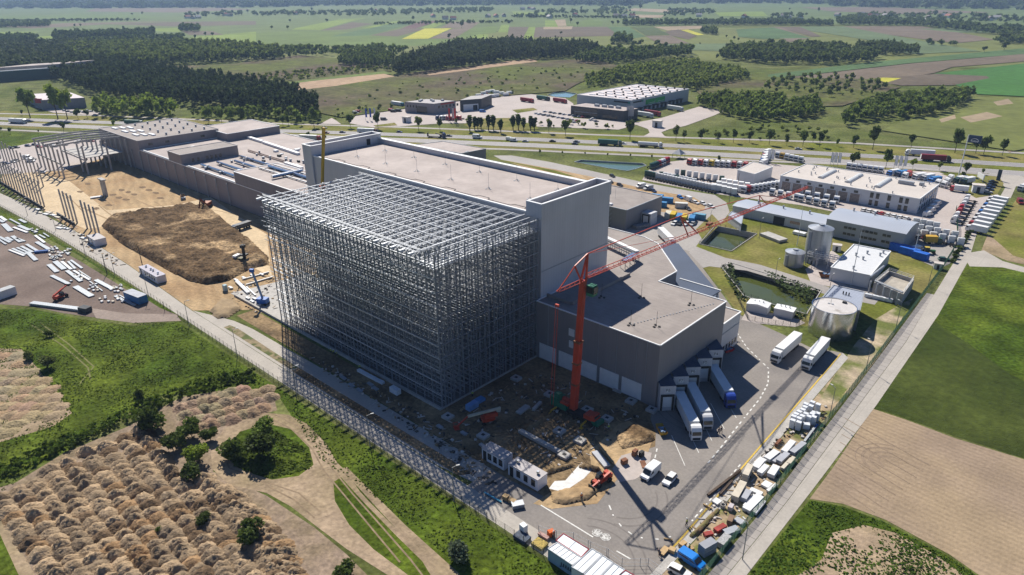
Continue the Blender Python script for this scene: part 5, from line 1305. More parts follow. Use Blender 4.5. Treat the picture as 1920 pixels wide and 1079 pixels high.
# ---- traffic on the highway
hw = hd((600, 254), (500, 250))
def road_rz(px): return hd((px + 30, 262 + (px - 1000) * .045 + (0 if px > 900 else 0)), (px - 30, 259.4 + (px - 1000) * .045))
TR = [
 (50, 232.5, SEMI, 1, (.55, .62, .60), 'white lorry driving right on the highway at the left edge'), (268, 235.5, SEMIG, 1, DKGR, 'dark green lorry on the highway above the roof of the end block'),
 (709, 252, SEMIC, 1, (.10, .02, .03), 'lorry with a dark red cab on the highway behind the warehouse end tower'), (1166, 274.5, SEMIG, 1, DKGR, 'long dark green lorry in the middle of the highway'),
 (1242, 278, SEMIT, 1, WHITE, 'white tanker lorry following the green lorry on the highway'), (1696, 291, SEMIC, -1, WHITE, 'white lorry driving left on the highway behind the dealer workshop'),
 (1782, 304.5, SEMIR, 1, BLACK, 'dark red lorry with a black cab on the highway at the right'), (602, 265, SEMI, 1, REDC, 'white lorry with a red cab beside the yellow crane boom')]
for px, py, kit, dr, col, lb in TR:
    kit.put('articulated_lorry', lb, 'lorry', g(px, py), hd((px + 25, py + (1.1 if px < 900 else 1.5)), (px - 25, py - (1.1 if px < 900 else 1.5))) + (0 if dr > 0 else math.pi), None, col)
CT = [(608, 241, BLACK, 'black car on the highway at the tip of the yellow boom'), (612, 250.5, (.16, .02, .03), 'dark red car on the highway beside the yellow boom'), (642, 249.5, DKBL, 'blue car on the highway left of the white lorry'), (749, 249, DKBL, 'dark blue car on the highway behind the warehouse tower'),
      (842, 256.5, GREY, 'grey car behind the flatbed lorry on the highway'), (985, 266.5, SILVER, 'silver car on the highway right of the white vans'), (1036, 266.5, BLACK, 'black car alone on the highway before the banner warehouse'), (1081, 267.5, GREY, 'grey car nearly hidden behind a black car on the highway'), (1078, 271.5, BLACK, 'black car hiding a grey car on the highway'), (1168, 270.5, WHITE, 'white car overtaking the green lorry'), (1497, 281, SILVER, 'silver car alone on the highway above the dealer workshop')]
for px, py, col, lb in CT:
    SEDAN.put('car', lb, 'car', g(px, py), hd((px + 25, py + 1.3), (px - 25, py - 1.3)), 'cars on the highway', col)
for px, py, lb in ((895, 260, 'white camper van on the highway'), (956, 263.5, 'white van on the highway right of the camper van'), (963, 265.5, 'white delivery van close behind another van on the highway')):
    VANS.put('van', lb, 'van', g(px, py), hd((px + 25, py + 1.3), (px - 25, py - 1.3)), None, WHITE, 1.25 if px == 895 else 1.0)
k = Kit(); b, gl = cab_mb(); m = MB(); m.add(b.v, b.f); m.mi = 1; m.add(gl.v, gl.f); m.mi = 2; m.bx(-14, -1.2, .7, -.3, 1.2, 1.1); m.bx(-4.4, -.9, 1.1, -3.2, .9, 2.6); m.bar((-4, 0, 2.4), (-8, 0, 3.2), .5); m.bx(-14, -1.2, 1.1, -13.8, 1.2, 3.4)
for x in (-1.3, -4.6, -11, -12.3):
    for y in (-1, 1): m.cyl((x, y - .2, .5), (x, y + .2, .5), .5, n=8)
k.part('flatbed_lorry', m, [paint, glass, black]); k.put('flatbed_lorry', 'flatbed lorry with a loading crane and dark cab on the highway', 'lorry', g(836, 259.5), hd((861, 261), (811, 258.4)), None, DKBL)
# ---- dealer yard: rows of new tractor units
def row(n, p0, p1, rz, col, kit, lab, group, nm='tractor_unit', cat='tractor unit', jit=.05):
    for i in range(n):
        f_ = i / max(1, n - 1)
        a = Vector(g(*p0)).lerp(Vector(g(*p1)), f_)
        cc = col(i) if callable(col) else col
        kit.put(nm, lab % nth(i) if '%s' in lab else lab, cat, (a.x, a.y), rz + R.uniform(-jit, jit), group, cc)
up_ = math.pi / 2 + .25
row(24, (1212, 331), (1336, 358), up_ + .35, lambda i: DKGR if i < 4 else (.68, .68, .67), TRS, 'white tractor unit in the front row along the road, %s from the left', 'tractor units in the front row by the road')
row(9, (1239, 333), (1300, 346), up_ + .35, lambda i: DKGR if i in (0, 4) else WHITE, TRS, 'tractor unit in the second yard row, behind the front row, %s from the left', 'tractor units in the second yard row')
row(8, (1268, 328), (1352, 341), up_ + .35, lambda i: DKGR if i in (1, 7) else WHITE, TRS, 'tractor unit in the third yard row, %s from the left', 'tractor units in the third yard row')
row(8, (1224, 319), (1253, 307), -.6, lambda i: REDC if i in (6, 7, 3) else (DKGR if i < 3 else WHITE), TRS, 'tractor unit in the slanting row beside the lagoon, %s from the lagoon', 'tractor units in the slanting row')
row(11, (1290, 310), (1395, 316), -1.7, lambda i: (REDC, WHITE, REDC, WHITE, (.6, .42, .03), WHITE, (.6, .6, .6), WHITE, REDC, WHITE, REDC)[i], TRS, 'tractor unit in the back row before the small garage, %s from the left', 'tractor units in the back row')
BOXU = Kit(); m = MB(); m.bx(-1.3, -1.25, .6, 1.3, 1.25, 3.5); m.mi = 1; m.bx(-2.2, -1.0, .3, 2.2, 1.0, .75); BOXU.part('wrapped_cab', m, [white_paint, rubber])
for j in range(3): row(5, (1338 + j * 9, 357 - j * 5), (1376 + j * 12, 366 - j * 5.5), .4, WHITE, BOXU, 'white covered lorry cab, row %d of the block, %%s from the left' % (j + 1), 'covered white cabs', 'lorry_cab', 'lorry cab')
row(10, (1392, 363), (1462, 352), -1.5, lambda i: REDC if i in (1,) else WHITE, TRS, 'white tractor unit along the kerb before the long shed, %s from the left', 'tractor units before the long shed')
row(4, (1446, 368), (1492, 378), -1.4, WHITE, TRS, 'white tractor unit behind the long mauve shed, %s from the left', 'tractor units behind the long shed')
row(5, (1500, 380), (1558, 393), -1.4, WHITE, TRS, 'white tractor unit, near row between shed and workshop, %s from the left', 'tractor units between shed and workshop')
row(4, (1512, 373), (1566, 383), -1.4, WHITE, TRS, 'white tractor unit, far row between shed and workshop, %s from the left', 'tractor units between shed and workshop')
row(8, (1620, 396), (1700, 412), 1.4, lambda i: REDC if i == 3 else WHITE, CARS, 'car parked along the workshop wall, %s from the left', 'cars along the workshop wall', 'car', 'car')
row(6, (1712, 441), (1797, 460), up_ + .2, WHITE, TRD, 'white tractor unit, front row beside the curved-roof hall, %s from the left', 'white tractor units beside the curved-roof hall')
row(6, (1706, 431), (1786, 447), up_ + .2, WHITE, TRD, 'white tractor unit, second row beside the curved-roof hall, %s from the left', 'white tractor units beside the curved-roof hall')
row(4, (1714, 422), (1752, 430), up_ + .2, WHITE, TRS, 'white tractor unit, third row beside the curved-roof hall, %s from the left', 'white tractor units beside the curved-roof hall')
row(9, (1810, 432), (1852, 378), math.pi * .97, lambda i: (WHITE, REDC, WHITE, WHITE, BLUEC, WHITE, BLUEC, WHITE, WHITE)[i], LOR_W, 'box lorry in the column along the hedge, %s from the near end', 'lorries along the hedge', 'box_lorry', 'lorry')
row(7, (1781, 418), (1806, 378), math.pi * 1.02, lambda i: (WHITE, WHITE, REDC, REDC, WHITE, WHITE, WHITE)[i], TRS, 'tractor unit in the column facing the workshop, %s from the near end', 'tractor units facing the workshop')
row(4, (1739, 405), (1757, 385), 1.35, WHITE, VANS, 'white van parked against the end wall of the workshop, %s from the near end', 'vans at the workshop end wall', 'van', 'van')
for i, (px, py, kit, col, lb) in enumerate(((1664, 331, LOR_W, BLUEC, 'white-boxed lorry behind the workshop, first from the left'), (1680, 333, LOR_B, DKBL, 'blue lorry behind the workshop, second from the left'), (1693, 336, TRS, WHITE, 'white tractor unit behind the workshop between two lorries'), (1700, 333, TRS, REDC, 'red tractor unit behind the workshop'), (1712, 338, LOR_W, WHITE, 'long white lorry behind the workshop roof vents'), (1728, 340, LOR_W, SILVER, 'silver lorry behind the workshop, left of the blue one'), (1741, 345, LOR_B, BLUEC, 'bright blue lorry behind the workshop corner'), (1755, 350, TRS, WHITE, 'white tractor unit at the right end of the row behind the workshop'),
        (1766, 353, TRD, WHITE, 'white tractor unit at the workshop corner, front of three'), (1772, 347, TRD, WHITE, 'white tractor unit at the workshop corner, middle of three'), (1778, 341, TRD, WHITE, 'white tractor unit at the workshop corner, last of three'), (1789, 344, LOR_W, DKGR, 'white-boxed lorry on the lawn edge left of its twin'), (1804, 346, LOR_W, DKGR, 'white-boxed lorry on the lawn edge right of its twin'), (1780, 358, LOR_W, REDC, 'red-cabbed box lorry parked across the lawn edge'))):
    kit.put('lorry', lb, 'lorry', g(px, py), -2.0 if i < 13 else math.pi + .2, 'lorries behind the workshop', col)
row(5, (1851, 362), (1862, 343), .35, lambda i: (SILVER, DKBL, DKBL, BLACK, BLACK)[i], SEDAN, 'car on the lawn parking by the sign board, %s from the near end', 'cars on the lawn parking', 'car', 'car')
row(5, (1432, 293), (1425, 313), -1.6, lambda i: (WHITE, REDC, WHITE, BLUEC, WHITE)[i], LOR_W, 'box lorry beside the small garage, %s from the highway', 'lorries beside the small garage', 'box_lorry', 'lorry')
row(6, (1456, 297), (1500, 306), -1.5, lambda i: (WHITE, (.5, .3, .05), WHITE, WHITE, WHITE, WHITE)[i], TRS, 'tractor unit behind the workshop left corner, %s from the left', 'tractor units behind the workshop left corner')
row(7, (1590, 318), (1650, 326), -1.5, WHITE, TRS, 'white tractor unit on the highway side of the workshop, %s from the left', 'tractor units on the highway side')
# wheel yard: farm machines
def farm(lb, px, py, col, rz):
    t = thing('tractor', lb, 'tractor', g(px, py), rz)
    m = MB(); m.bx(-.2, -.5, .8, 2.2, .5, 1.7); o = m.build('bonnet', paint, t); o.color = (*col, 1)
    m = MB(); frus(m, (-1.8, -.9, 0, .9), 1.0, (-1.6, -.75, -.1, .75), 2.6); m.build('cab', glass, t)
    m = MB(); m.bx(-1.75, -.85, 2.6, 0, .85, 2.8); o = m.build('cab_roof', paint, t); o.color = (.55, .40, .04, 1)
    for x, r in ((-1.2, .85), (1.7, .55)):
        for y in (-.95, .95): wheel_mb(x, y, r, .45).build('wheel', rubber, t)
farm('green tractor with a yellow roof on the tarmac by the blue containers', 1741, 476, (.03, .15, .03), .5)
LOR_Y = box_kit(yellow_p, 6.5)
LOR_Y.put('feed_wagon', 'green and yellow wagon parked alone on the tarmac below the tractor units', 'wagon', g(1763, 458), .6, None, DKGR)
CARS.put('car', 'dark car parked at the gate by the lane', 'car', g(1770, 489), .5, None, DKGR); CARS.put('car', 'silver car in the shade of the curved-roof hall', 'car', g(1722, 447), .4, None, SILVER); CARS.put('car', 'red car right of the silver one near the curved-roof hall', 'car', g(1737, 449), .4, None, REDC)
VANS.put('van', 'white van behind the blue containers', 'van', g(1720, 471), 1.2, None, WHITE)
VANS.put('van', 'white van standing before the long mauve shed', 'van', g(1438, 411), 3.0, None, WHITE)
LOR_W.put('box_lorry', 'grey box trailer standing at the lane junction at the right', 'lorry', g(1910, 360), -1.9, None, SILVER); VANS.put('van', 'dark red van cut by the right edge', 'van', g(1912, 382), -1.2, None, (.20, .01, .02))
# parking lots over the highway
WPK = [(1022 + k * 9 + (k % 2) * 2, 211 + k * 1.3) for k in range(9)] + [(1011 + k * 9, 216 + k * 1.5) for k in range(9)] + [(1006 + k * 8, 214.5 + k * 1.2) for k in range(4)] + [(1108, 227), (1118, 229), (1077, 231), (1112, 224), (1171, 224)]
pc = [WHITE, GREY, SILVER, BLACK, WHITE, DKBL, SILVER, WHITE, REDC]
for i, (px, py) in enumerate(WPK):
    CARS.put('car', ('pale' if pc[i % 9] in (WHITE, SILVER) else 'dark') + ' car in the staff car park before the dark office block', 'car', g(px, py), 1.1 + R.uniform(-.1, .1), 'cars in the staff car park, ' + ('pale' if pc[i % 9] in (WHITE, SILVER) else 'dark'), pc[i % 9])
for px, py, kit, col, lb in ((1000, 194, SEMIR, REDC, 'dark red lorry right of the green machines beyond the highway'), (1030, 190, SEMIG, BLACK, 'black lorry beyond the red one on the depot yard'), (1062, 195, SEMIR, REDC, 'red trailer lorry beside the banner warehouse'), (1224, 222, SEMI, WHITE, 'white lorry at the docks of the banner warehouse'), (1238, 219, SEMIR, REDC, 'red-boxed lorry at the docks behind a white one'), (1280, 210, SEMI, WHITE, 'white lorry near the far docks of the banner warehouse'), (757, 201, SEMI, (.03, .2, .25), 'white lorry with a teal cab left of the showroom')):
    kit.put('articulated_lorry', lb, 'lorry', g(px, py), hd((px + 10, py + 1), (px - 10, py - 2)), None, col)
MACH = [(914, 176, REDC), (922, 173, (.02, .25, .2)), (930, 172, (.02, .25, .25)), (938, 174, DKGR), (948, 176, (.5, .33, .04)), (956, 178, (.5, .33, .04)), (962, 175, DKGR), (905, 180, REDC), (920, 181, WHITE), (930, 181, WHITE), (938, 180, (.5, .4, .05))]
for i, (px, py, col) in enumerate(MACH): LOR_W.put('work_lorry', 'work lorry in the colourful row behind the showroom, %s from the left' % nth(i), 'lorry', g(px, py + 2), 1.2, 'work lorries behind the showroom', col, .9)
for i, (px, py, col) in enumerate([(818, 226, DKBL), (826, 226, WHITE), (833, 226, SILVER), (839, 227, REDC), (846, 227, REDC), (853, 226, REDC), (860, 226, REDC)]): TRS.put('tractor_unit', 'tractor unit before the showroom forecourt, %s from the left' % nth(i), 'tractor unit', g(px, py), -1.6, 'tractor units before the showroom', col)
for i, (px, py, col) in enumerate([(734, 209, REDC), (738, 211, BLACK), (748, 210, BLACK), (667, 214, SILVER), (672, 212, REDC), (905, 211, BLUEC), (720, 226, GREY)]): VANS.put('van', 'van on the showroom forecourt, %s in reading order' % nth(i), 'van', g(px, py), .4, 'vans on the showroom forecourt', col)
for i in range(8): CARS.put('car', 'car parked at the trade store, %s from the left' % nth(i), 'car', g(122 + i * 7.2, 209 + (i % 3) * 1.5), .6, 'cars at the trade store', pc[i % 9])
# cars by the unfinished frame
for i, (px, py, col) in enumerate([(22, 279, BLACK), (31, 278, BLACK), (53, 275, DKBL), (66, 273, DKBL), (75, 277, REDC), (86, 275, SILVER), (95, 273, WHITE), (104, 276, WHITE), (112, 272, BLACK), (122, 273, SILVER), (144, 269, WHITE), (150, 267, WHITE), (156, 266, WHITE), (167, 266, GREY), (174, 266, REDC), (26, 305, WHITE), (32, 303, GREY), (12, 308, DKBL), (79, 325, WHITE), (62, 300, BLACK)]):
    CARS.put('car', '%s car parked behind the concrete frame, %s in reading order' % ('pale' if col in (WHITE, SILVER) else 'dark', nth(i)), 'car', g(px, py), .55 + R.uniform(-.1, .1), 'cars behind the concrete frame', col)
for i, (px, py, lb) in enumerate(((52, 298, 'white van on the car park left of the concrete frame'), (58, 304, 'white van parked nearer than the first by the frame'))): VANS.put('van', lb, 'van', g(px, py), .6, None, WHITE)

# ================================================================ SITE MACHINES
def tele(lb, loc, rz, lift, s=1.0):
    t = thing('telehandler', lb, 'telehandler', loc, rz); t.scale = (s,) * 3
    m = MB(); m.bx(-2.4, -.8, .7, 2.0, .8, 1.25); m.bx(-2.6, -.95, .9, -1.6, .95, 1.9); m.build('chassis', red, t)
    m = MB(); frus(m, (-.6, -1.0, 1.0, .1), 1.2, (-.5, -.9, .7, 0), 2.5); m.build('cab', glass, t)
    tip = Vector((3.4, .45, .9)) if not lift else Vector((4.2, .45, 3.4))
    m = MB(); m.bar((-2.3, .45, 2.0), Vector((-2.3, .45, 2.0)).lerp(tip, .65), .5); m.bar(Vector((-2.3, .45, 2.0)).lerp(tip, .6), tip, .36); bo = m.build('boom', red, t)
    m = MB(); m.bar((tip.x, -.5, tip.z), (tip.x, 1.4, tip.z), .2, .8)
    for y in (0, .9): m.bar((tip.x, y, tip.z - .4), (tip.x + 1.2, y, tip.z - .4), .12)
    m.build('fork', black, bo)
    for x in (-1.7, 1.6):
        for y in (-.95, .95): wheel_mb(x, y, .6, .42).build('wheel', rubber, t)
tele('red telehandler with lowered forks at the edge of the white-lined pit', g(1127, 906), hd((1100, 915), (1145, 888)), False)
tele('red telehandler with a raised boom on the gravel storage yard', g(115, 560), hd((140, 545), (100, 566)), True)
def blift(lb, loc, rz, bodym, armm):
    t = thing('boom_lift', lb, 'boom lift', loc, rz)
    m = MB(); m.bx(-1.6, -1.1, .8, 1.6, 1.1, 1.7); m.bx(-2.4, -.8, 1.7, 1.0, .8, 2.7); m.build('chassis', bodym, t)
    m = MB(); m.bar((-3.4, 0, 3.4), (5.2, 0, 3.0), .55); m.bar((-3.2, 0, 3.2), (-2.0, 0, 2.2), .5); m.build('boom', armm, t)
    m = MB(); m.bar((5.2, 0, 3.0), (7.8, 0, 1.0), .3); m.build('jib_arm', bodym, t)
    m = MB()
    for z in (.4, 1.4):
        for a, b_ in (((7.6, -.9), (7.6, .9)), ((8.8, -.9), (8.8, .9)), ((7.6, -.9), (8.8, -.9)), ((7.6, .9), (8.8, .9))): m.bar((*a, z), (*b_, z), .1)
    m.bx(7.6, -.9, .3, 8.8, .9, .4); m.build('basket', bodym, t)
    for x in (-1.4, 1.4):
        for y in (-1.1, 1.1): wheel_mb(x, y, .5, .4).build('wheel', rubber, t)
    return t
blift('red and cream boom lift with folded arm below the corner of the racking', g(915, 792), hd((850, 797), (950, 775)), red, mat('cream_arm', (.50, .46, .36), rough=.5))
t = thing('boom_lift', 'blue boom lift with its arm raised on the slab left of the racking', 'boom lift', g(494, 571), .5)
m = MB(); m.bx(-1.8, -1.2, .7, 1.8, 1.2, 2.4); m.build('chassis', blue_p, t)
m = MB(); m.bar((0, 0, 2.4), (-3.0, 1.0, 11.5), .55); m.build('boom', mat('pale_blue_arm', (.22, .34, .5), rough=.5), t)
m = MB(); m.box(-3.2, 1.1, 11.3, 1.4, 1.0, 1.1); m.build('basket', blue_p, t)
for x in (-1.4, 1.4):
    for y in (-1.1, 1.1): wheel_mb(x, y, .5, .4).build('wheel', rubber, t)
def digger(lb, loc, rz, col, s=1.0):
    t = thing('excavator', lb, 'excavator', loc, rz); t.scale = (s,) * 3
    for y in (-1.1, 1.1):
        m = MB(); m.bx(-2, y - .3, 0, 2, y + .3, .9); m.build('track', rubber, t)
    m = MB(); m.bx(-2.3, -1.2, 1.0, 1.2, 1.2, 2.2); m.build('body', col, t)
    m = MB(); m.bx(.1, -1.2, 2.2, 1.4, -.1, 3.2); m.build('cab', glass, t)
    m = MB(); m.bar((1.0, .3, 1.8), (4.2, .3, 4.6), .5); m.bar((4.2, .3, 4.6), (6.2, .3, 1.6), .4); bo = m.build('boom', col, t)
    m = MB(); frus(m, (5.6, -.3, 6.8, .9), .3, (5.7, -.3, 6.4, .9), 1.5); m.build('bucket', black, bo)
digger('black and orange excavator at the edge of the topsoil heap', g(388, 390), -.9, mat('orange_machine', (.30, .09, .03), rough=.5), 1.3)
t = thing('drill_rig', 'dark drilling rig with an upright mast at the end of the topsoil heap', 'drill rig', g(452, 494), .4)
m = MB(); m.bx(-2.2, -1.3, .9, 2.2, 1.3, 2.6); m.bx(-2.0, -1.5, .1, 2.0, -.8, .9); m.bx(-2.0, .8, .1, 2.0, 1.5, .9); m.build('body', mat('olive_machine', (.10, .09, .03), rough=.6), t)
m = MB(); m.bx(1.8, -.45, .4, 2.6, .45, 8.2); m.box(2.2, 0, 6.8, 1.6, 1.6, 1.2); m.box(2.2, 0, 3.6, 2.4, 2.4, .6); m.build('mast', black, t)
m = MB(); m.bx(-2.4, -1.5, 2.6, -.8, 1.5, 3.4); m.build('engine_cover', white_paint, t)
t = thing('dump_truck', 'grey four-axle dump truck driving over the pale sand', 'dump truck', g(437, 436), hd((437, 437), (470, 426)))
b, gl = cab_mb(H=3.0, sleeper=1.8); o = b.build('cab', paint, t); o.color = (.12, .14, .17, 1); gl.build('windscreen', glass, o)
m = MB(); frus(m, (-9.2, -1.2, -2.1, 1.2), 1.3, (-9.6, -1.35, -2.0, 1.35), 2.9); m.build('tipper_body', mat('dark_tipper', (.08, .085, .10), rough=.6, var=.2), t)
m = MB(); m.bx(-9, -.5, .7, -.4, .5, 1.2); m.build('chassis', black, t)
for x in (-1.2, -2.9, -6.8, -8.2):
    for y in (-1.0, 1.0): wheel_mb(x, y, .52, .4).build('wheel', rubber, t)
t = thing('road_roller', 'small orange and black road roller on the sand by the hall wall', 'road roller', g(344, 374), -.3)
m = MB(); m.bx(-2.4, -.9, .8, .4, .9, 2.0); m.build('body', mat('orange_body', (.35, .16, .08)), t)
m = MB(); m.cyl((1.6, -1.0, .8), (1.6, 1.0, .8), .8, n=16); m.build('drum', steel, t)
m = MB(); m.bx(-1.0, -.8, 2.0, .4, .8, 3.0); m.build('cab', glass, t)
for y in (-.9, .9): wheel_mb(-1.5, y, .7, .4).build('wheel', rubber, t)
# ================================================================ HEAPS AND EARTHWORKS
def heap_mesh(seed, nm):
    rr = random.Random(seed); n = 14; vs = []; fs = []
    off = Vector((seed * 7.1, 3.3 * seed, 0))
    for j in range(n + 1):
        for i in range(n + 1):
            u, v = i / n * 2 - 1, j / n * 2 - 1
            x, y = u * 1.0, v * 1.0
            r = math.hypot(u * (1 + .15 * mnoise.noise(Vector((u, v, seed)))), v)
            h = max(0.0, 1 - r ** 1.35)
            h = h * (.8 + .25 * mnoise.noise(Vector((u * 1.6, v * 1.6, 0)) + off)) + .20 * mnoise.noise(Vector((u * 4, v * 4, 1)) + off) * (h > .02) + .11 * mnoise.noise(Vector((u * 9, v * 9, 2)) + off) * (h > .05)
            vs.append((x * 1.05, y * 1.05, h - .04))
    for j in range(n):
        for i in range(n):
            a = j * (n + 1) + i; fs.append((a, a + 1, a + n + 2, a + n + 1))
    m = MB(); m.add(vs, fs); return m.mesh(nm, heap_mat, smooth=True)
heap_mat = mat('tipped_soil', None, rough=.95, var=.22, scale=.5, fine=2.2, obj=True, bump=.35, bscale=2.2, spec=.08)
HM = [heap_mesh(k + 1, 'soil_heap') for k in range(6)]
HCOL = {'pale sandy': (.36, .262, .165), 'grey-brown': (.27, .20, .13), 'dark brown': (.17, .115, .07), 'ochre': (.29, .185, .10)}
def inpoly(x, y, P):
    c_ = False; n = len(P)
    for i in range(n):
        x1, y1 = P[i]; x2, y2 = P[i - 1]
        if (y1 > y) != (y2 > y) and x < (x2 - x1) * (y - y1) / (y2 - y1) + x1: c_ = not c_
    return c_
HP = [(-20, 935), (30, 908), (75, 890), (120, 850), (180, 815), (240, 800), (262, 800), (300, 800), (330, 870), (390, 905), (440, 925), (500, 935), (545, 955), (590, 985), (640, 1035), (660, 1062), (640, 1100), (100, 1100), (75, 1085), (0, 970)]
RH = random.Random(21); nh = 0
rowi = 0
lines = []
s0, s1_ = Vector((-10, 925)), Vector((300, 795))
dirn = Vector((.60, .80))
for k in range(15):
    p = s0.lerp(s1_, k / 9.0) if k <= 9 else Vector((300, 795)) + Vector((34, 33)) * (k - 9) * 1.05
    lines.append(p)
for k, p in enumerate(lines):
    q = p.copy(); step = 0
    while q.y < 1095:
        if inpoly(q.x, q.y, HP) and nh < 258:
            x, y = g(q.x + RH.uniform(-4, 4), q.y + RH.uniform(-3, 3))
            o = link('soil_heap', HM[RH.randrange(6)])
            w = RH.random()
            kind = 'dark brown' if (w < .12 or (300 < q.x < 520 and q.y < 960 and w < .3)) else 'ochre' if w < .19 else 'grey-brown' if w < .58 else 'pale sandy'
            o.location = (x, y, 0.02); o.rotation_euler = (0, 0, .9 + RH.uniform(-.6, .6))
            o.scale = (RH.uniform(1.9, 2.75), RH.uniform(1.7, 2.5), RH.uniform(1.5, 2.6))
            f_ = RH.uniform(.88, 1.1); o.color = (*[v * f_ for v in HCOL[kind]], 1)
            tag(o, kind + ' heap of tipped soil in the slanting rows at the bottom left', 'soil heap', kind + ' soil heaps in rows')
            nh += 1
        q += dirn * (13.0 + 3.0 * (q.y - 800) / 280)
HP2 = [(325, 765), (345, 748), (420, 735), (490, 728), (512, 738), (505, 765), (440, 800), (400, 812), (345, 800)]
for j in range(5):
    for i in range(11):
        px, py = 322 + i * 19 + j * 6, 800 - i * 6.0 + j * 14 - 26
        if inpoly(px, py, HP2):
            x, y = g(px + RH.uniform(-3, 3), py + RH.uniform(-2, 2))
            o = link('soil_heap', HM[RH.randrange(6)]); o.location = (x, y, .02); o.rotation_euler = (0, 0, RH.uniform(0, 3)); o.scale = (RH.uniform(2.4, 3.0), RH.uniform(2.2, 2.7), RH.uniform(1.6, 2.2))
            o.color = (*[v * RH.uniform(.9, 1.05) for v in (.30, .22, .145)], 1)
            tag(o, 'grey-brown soil heap in the separate block left of the ring track', 'soil heap', 'soil heaps left of the ring track')
HP3 = [(-20, 665), (40, 662), (68, 695), (130, 775), (60, 800), (-20, 825)]
for j in range(10):
    for i in range(8):
        px, py = -12 + i * 21 + (j % 2) * 8, 668 + j * 16
        if inpoly(px, py, HP3) and RH.random() < .8:
            x, y = g(px, py)
            o = link('soil_heap', HM[RH.randrange(6)]); o.location = (x, y, .0); o.rotation_euler = (0, 0, RH.uniform(0, 3)); o.scale = (RH.uniform(2.4, 3.4), RH.uniform(2.0, 2.6), RH.uniform(.8, 1.2))
            o.color = (*[v * RH.uniform(.9, 1.05) for v in (.33, .25, .155)], 1)
            tag(o, 'low overgrown soil heap in the patch at the left edge', 'soil heap', 'low heaps at the left edge')
# rough topsoil stockpile in the middle of the site
def mound(name, poly, hmax, edge, cell, m, seed=0, rough=1.0, z0=.03):
    P = pxs(poly); xs = [p[0] for p in P]; ys = [p[1] for p in P]
    nx = int((max(xs) - min(xs)) / cell) + 2; ny = int((max(ys) - min(ys)) / cell) + 2
    def d2e(x, y):
        best = 1e9
        for i in range(len(P)):
            a, b_ = P[i - 1], P[i]
            dx, dy = b_[0] - a[0], b_[1] - a[1]
            t_ = max(0, min(1, ((x - a[0]) * dx + (y - a[1]) * dy) / (dx * dx + dy * dy + 1e-9)))
            best = min(best, math.hypot(x - a[0] - t_ * dx, y - a[1] - t_ * dy))
        return best
    idx = {}; mb = MB(); vs = []; fs = []
    for j in range(ny):
        for i in range(nx):
            x, y = min(xs) + i * cell, min(ys) + j * cell
            if not inpoly(x, y, P): continue
            d = d2e(x, y)
            e = min(1, d / edge); e = e * e * (3 - 2 * e)
            h = e * hmax * (1 + .28 * mnoise.noise(Vector((x * .05, y * .05, seed)))) + e * rough * (.55 * mnoise.noise(Vector((x * .13, y * .2, seed + 4))) + .30 * abs(mnoise.noise(Vector((x * .35, y * .5, seed + 9)))) + .16 * mnoise.noise(Vector((x * 1.1, y * 1.1, seed + 7))))
            idx[(i, j)] = len(vs); vs.append((x, y, z0 + max(0, h)))
    for j in range(ny - 1):
        for i in range(nx - 1):
            q = [(i, j), (i + 1, j), (i + 1, j + 1), (i, j + 1)]
            if all(k in idx for k in q): fs.append(tuple(idx[k] for k in q))
    mb.add(vs, fs); o = mb.build(name, m, smooth=True); o['kind'] = 'structure'
mound('earth_mound', [(188, 425), (205, 410), (250, 402), (330, 393), (360, 385), (395, 392), (430, 420), (470, 450), (505, 482), (506, 497), (470, 506), (430, 528), (385, 536), (350, 528), (290, 495), (230, 462)], 2.2, 2.6, .8, stock, 2, 2.8)
mound('earth_mound', [(1030, 925), (1060, 915), (1100, 912), (1130, 918), (1105, 940), (1060, 950), (1035, 945)], 1.0, 1.2, .5, sand, 5, .5)
mound('earth_mound', [(1150, 820), (1185, 793), (1225, 812), (1232, 828), (1200, 838), (1165, 845)], .7, 1.5, .5, stock, 6, 1.2)
mound('earth_mound', [(390, 585), (415, 560), (445, 565), (455, 580), (430, 597), (405, 600)], 1.2, 2, .7, mat('tan_spoil', (.33, .24, .14), rough=.95, var=.2, scale=.4, bump=.2, bscale=1), 7, .8)
for a in ([(980, 805), (1040, 770), (1046, 776), (988, 814)], [(1010, 885), (1075, 868), (1082, 876), (1020, 896)], [(1088, 870), (1130, 880), (1128, 890), (1085, 880)]):
    mound('earth_mound', a, .9, 1.0, .5, soil_dark, 8, .4)
g_ = ground('pit_lining', pxs([(1029, 917), (1040, 903), (1060, 902), (1090, 868), (1112, 880), (1095, 898), (1062, 920), (1045, 921)]), .10, mat('white_geotextile', (.66, .65, .63), rough=.7, var=.1, scale=.8, bump=.1, bscale=1.5), world=True)

# ================================================================ FOLIAGE
def crown_pts(rng, n, rx, rz, base, kind):
    """leaf-clump centres spread through a lumpy crown volume"""
    out = []
    if kind == 'cone':
        h = rng.random(n) ** 0.8
        r = (1 - h) ** .8 * rx * np.sqrt(rng.random(n)) + .1
        a = rng.random(n) * 6.283
        return np.stack([r * np.cos(a), r * np.sin(a), base + h * rz], 1)
    nl = 9
    lc = rng.normal(size=(nl, 3)); lc /= np.linalg.norm(lc, axis=1)[:, None]
    lc *= (rng.random((nl, 1)) ** .5) * .62
    lr = .30 + .25 * rng.random(nl)
    k = rng.integers(0, nl, n)
    d = rng.normal(size=(n, 3)); d /= np.linalg.norm(d, axis=1)[:, None]
    p = lc[k] + d * lr[k][:, None] * (rng.random((n, 1)) ** .35)
    if kind == 'column': p[:, :2] *= .9
    p[:, 0] *= rx; p[:, 1] *= rx; p[:, 2] = base + (p[:, 2] * .55 + .5) * rz
    return p
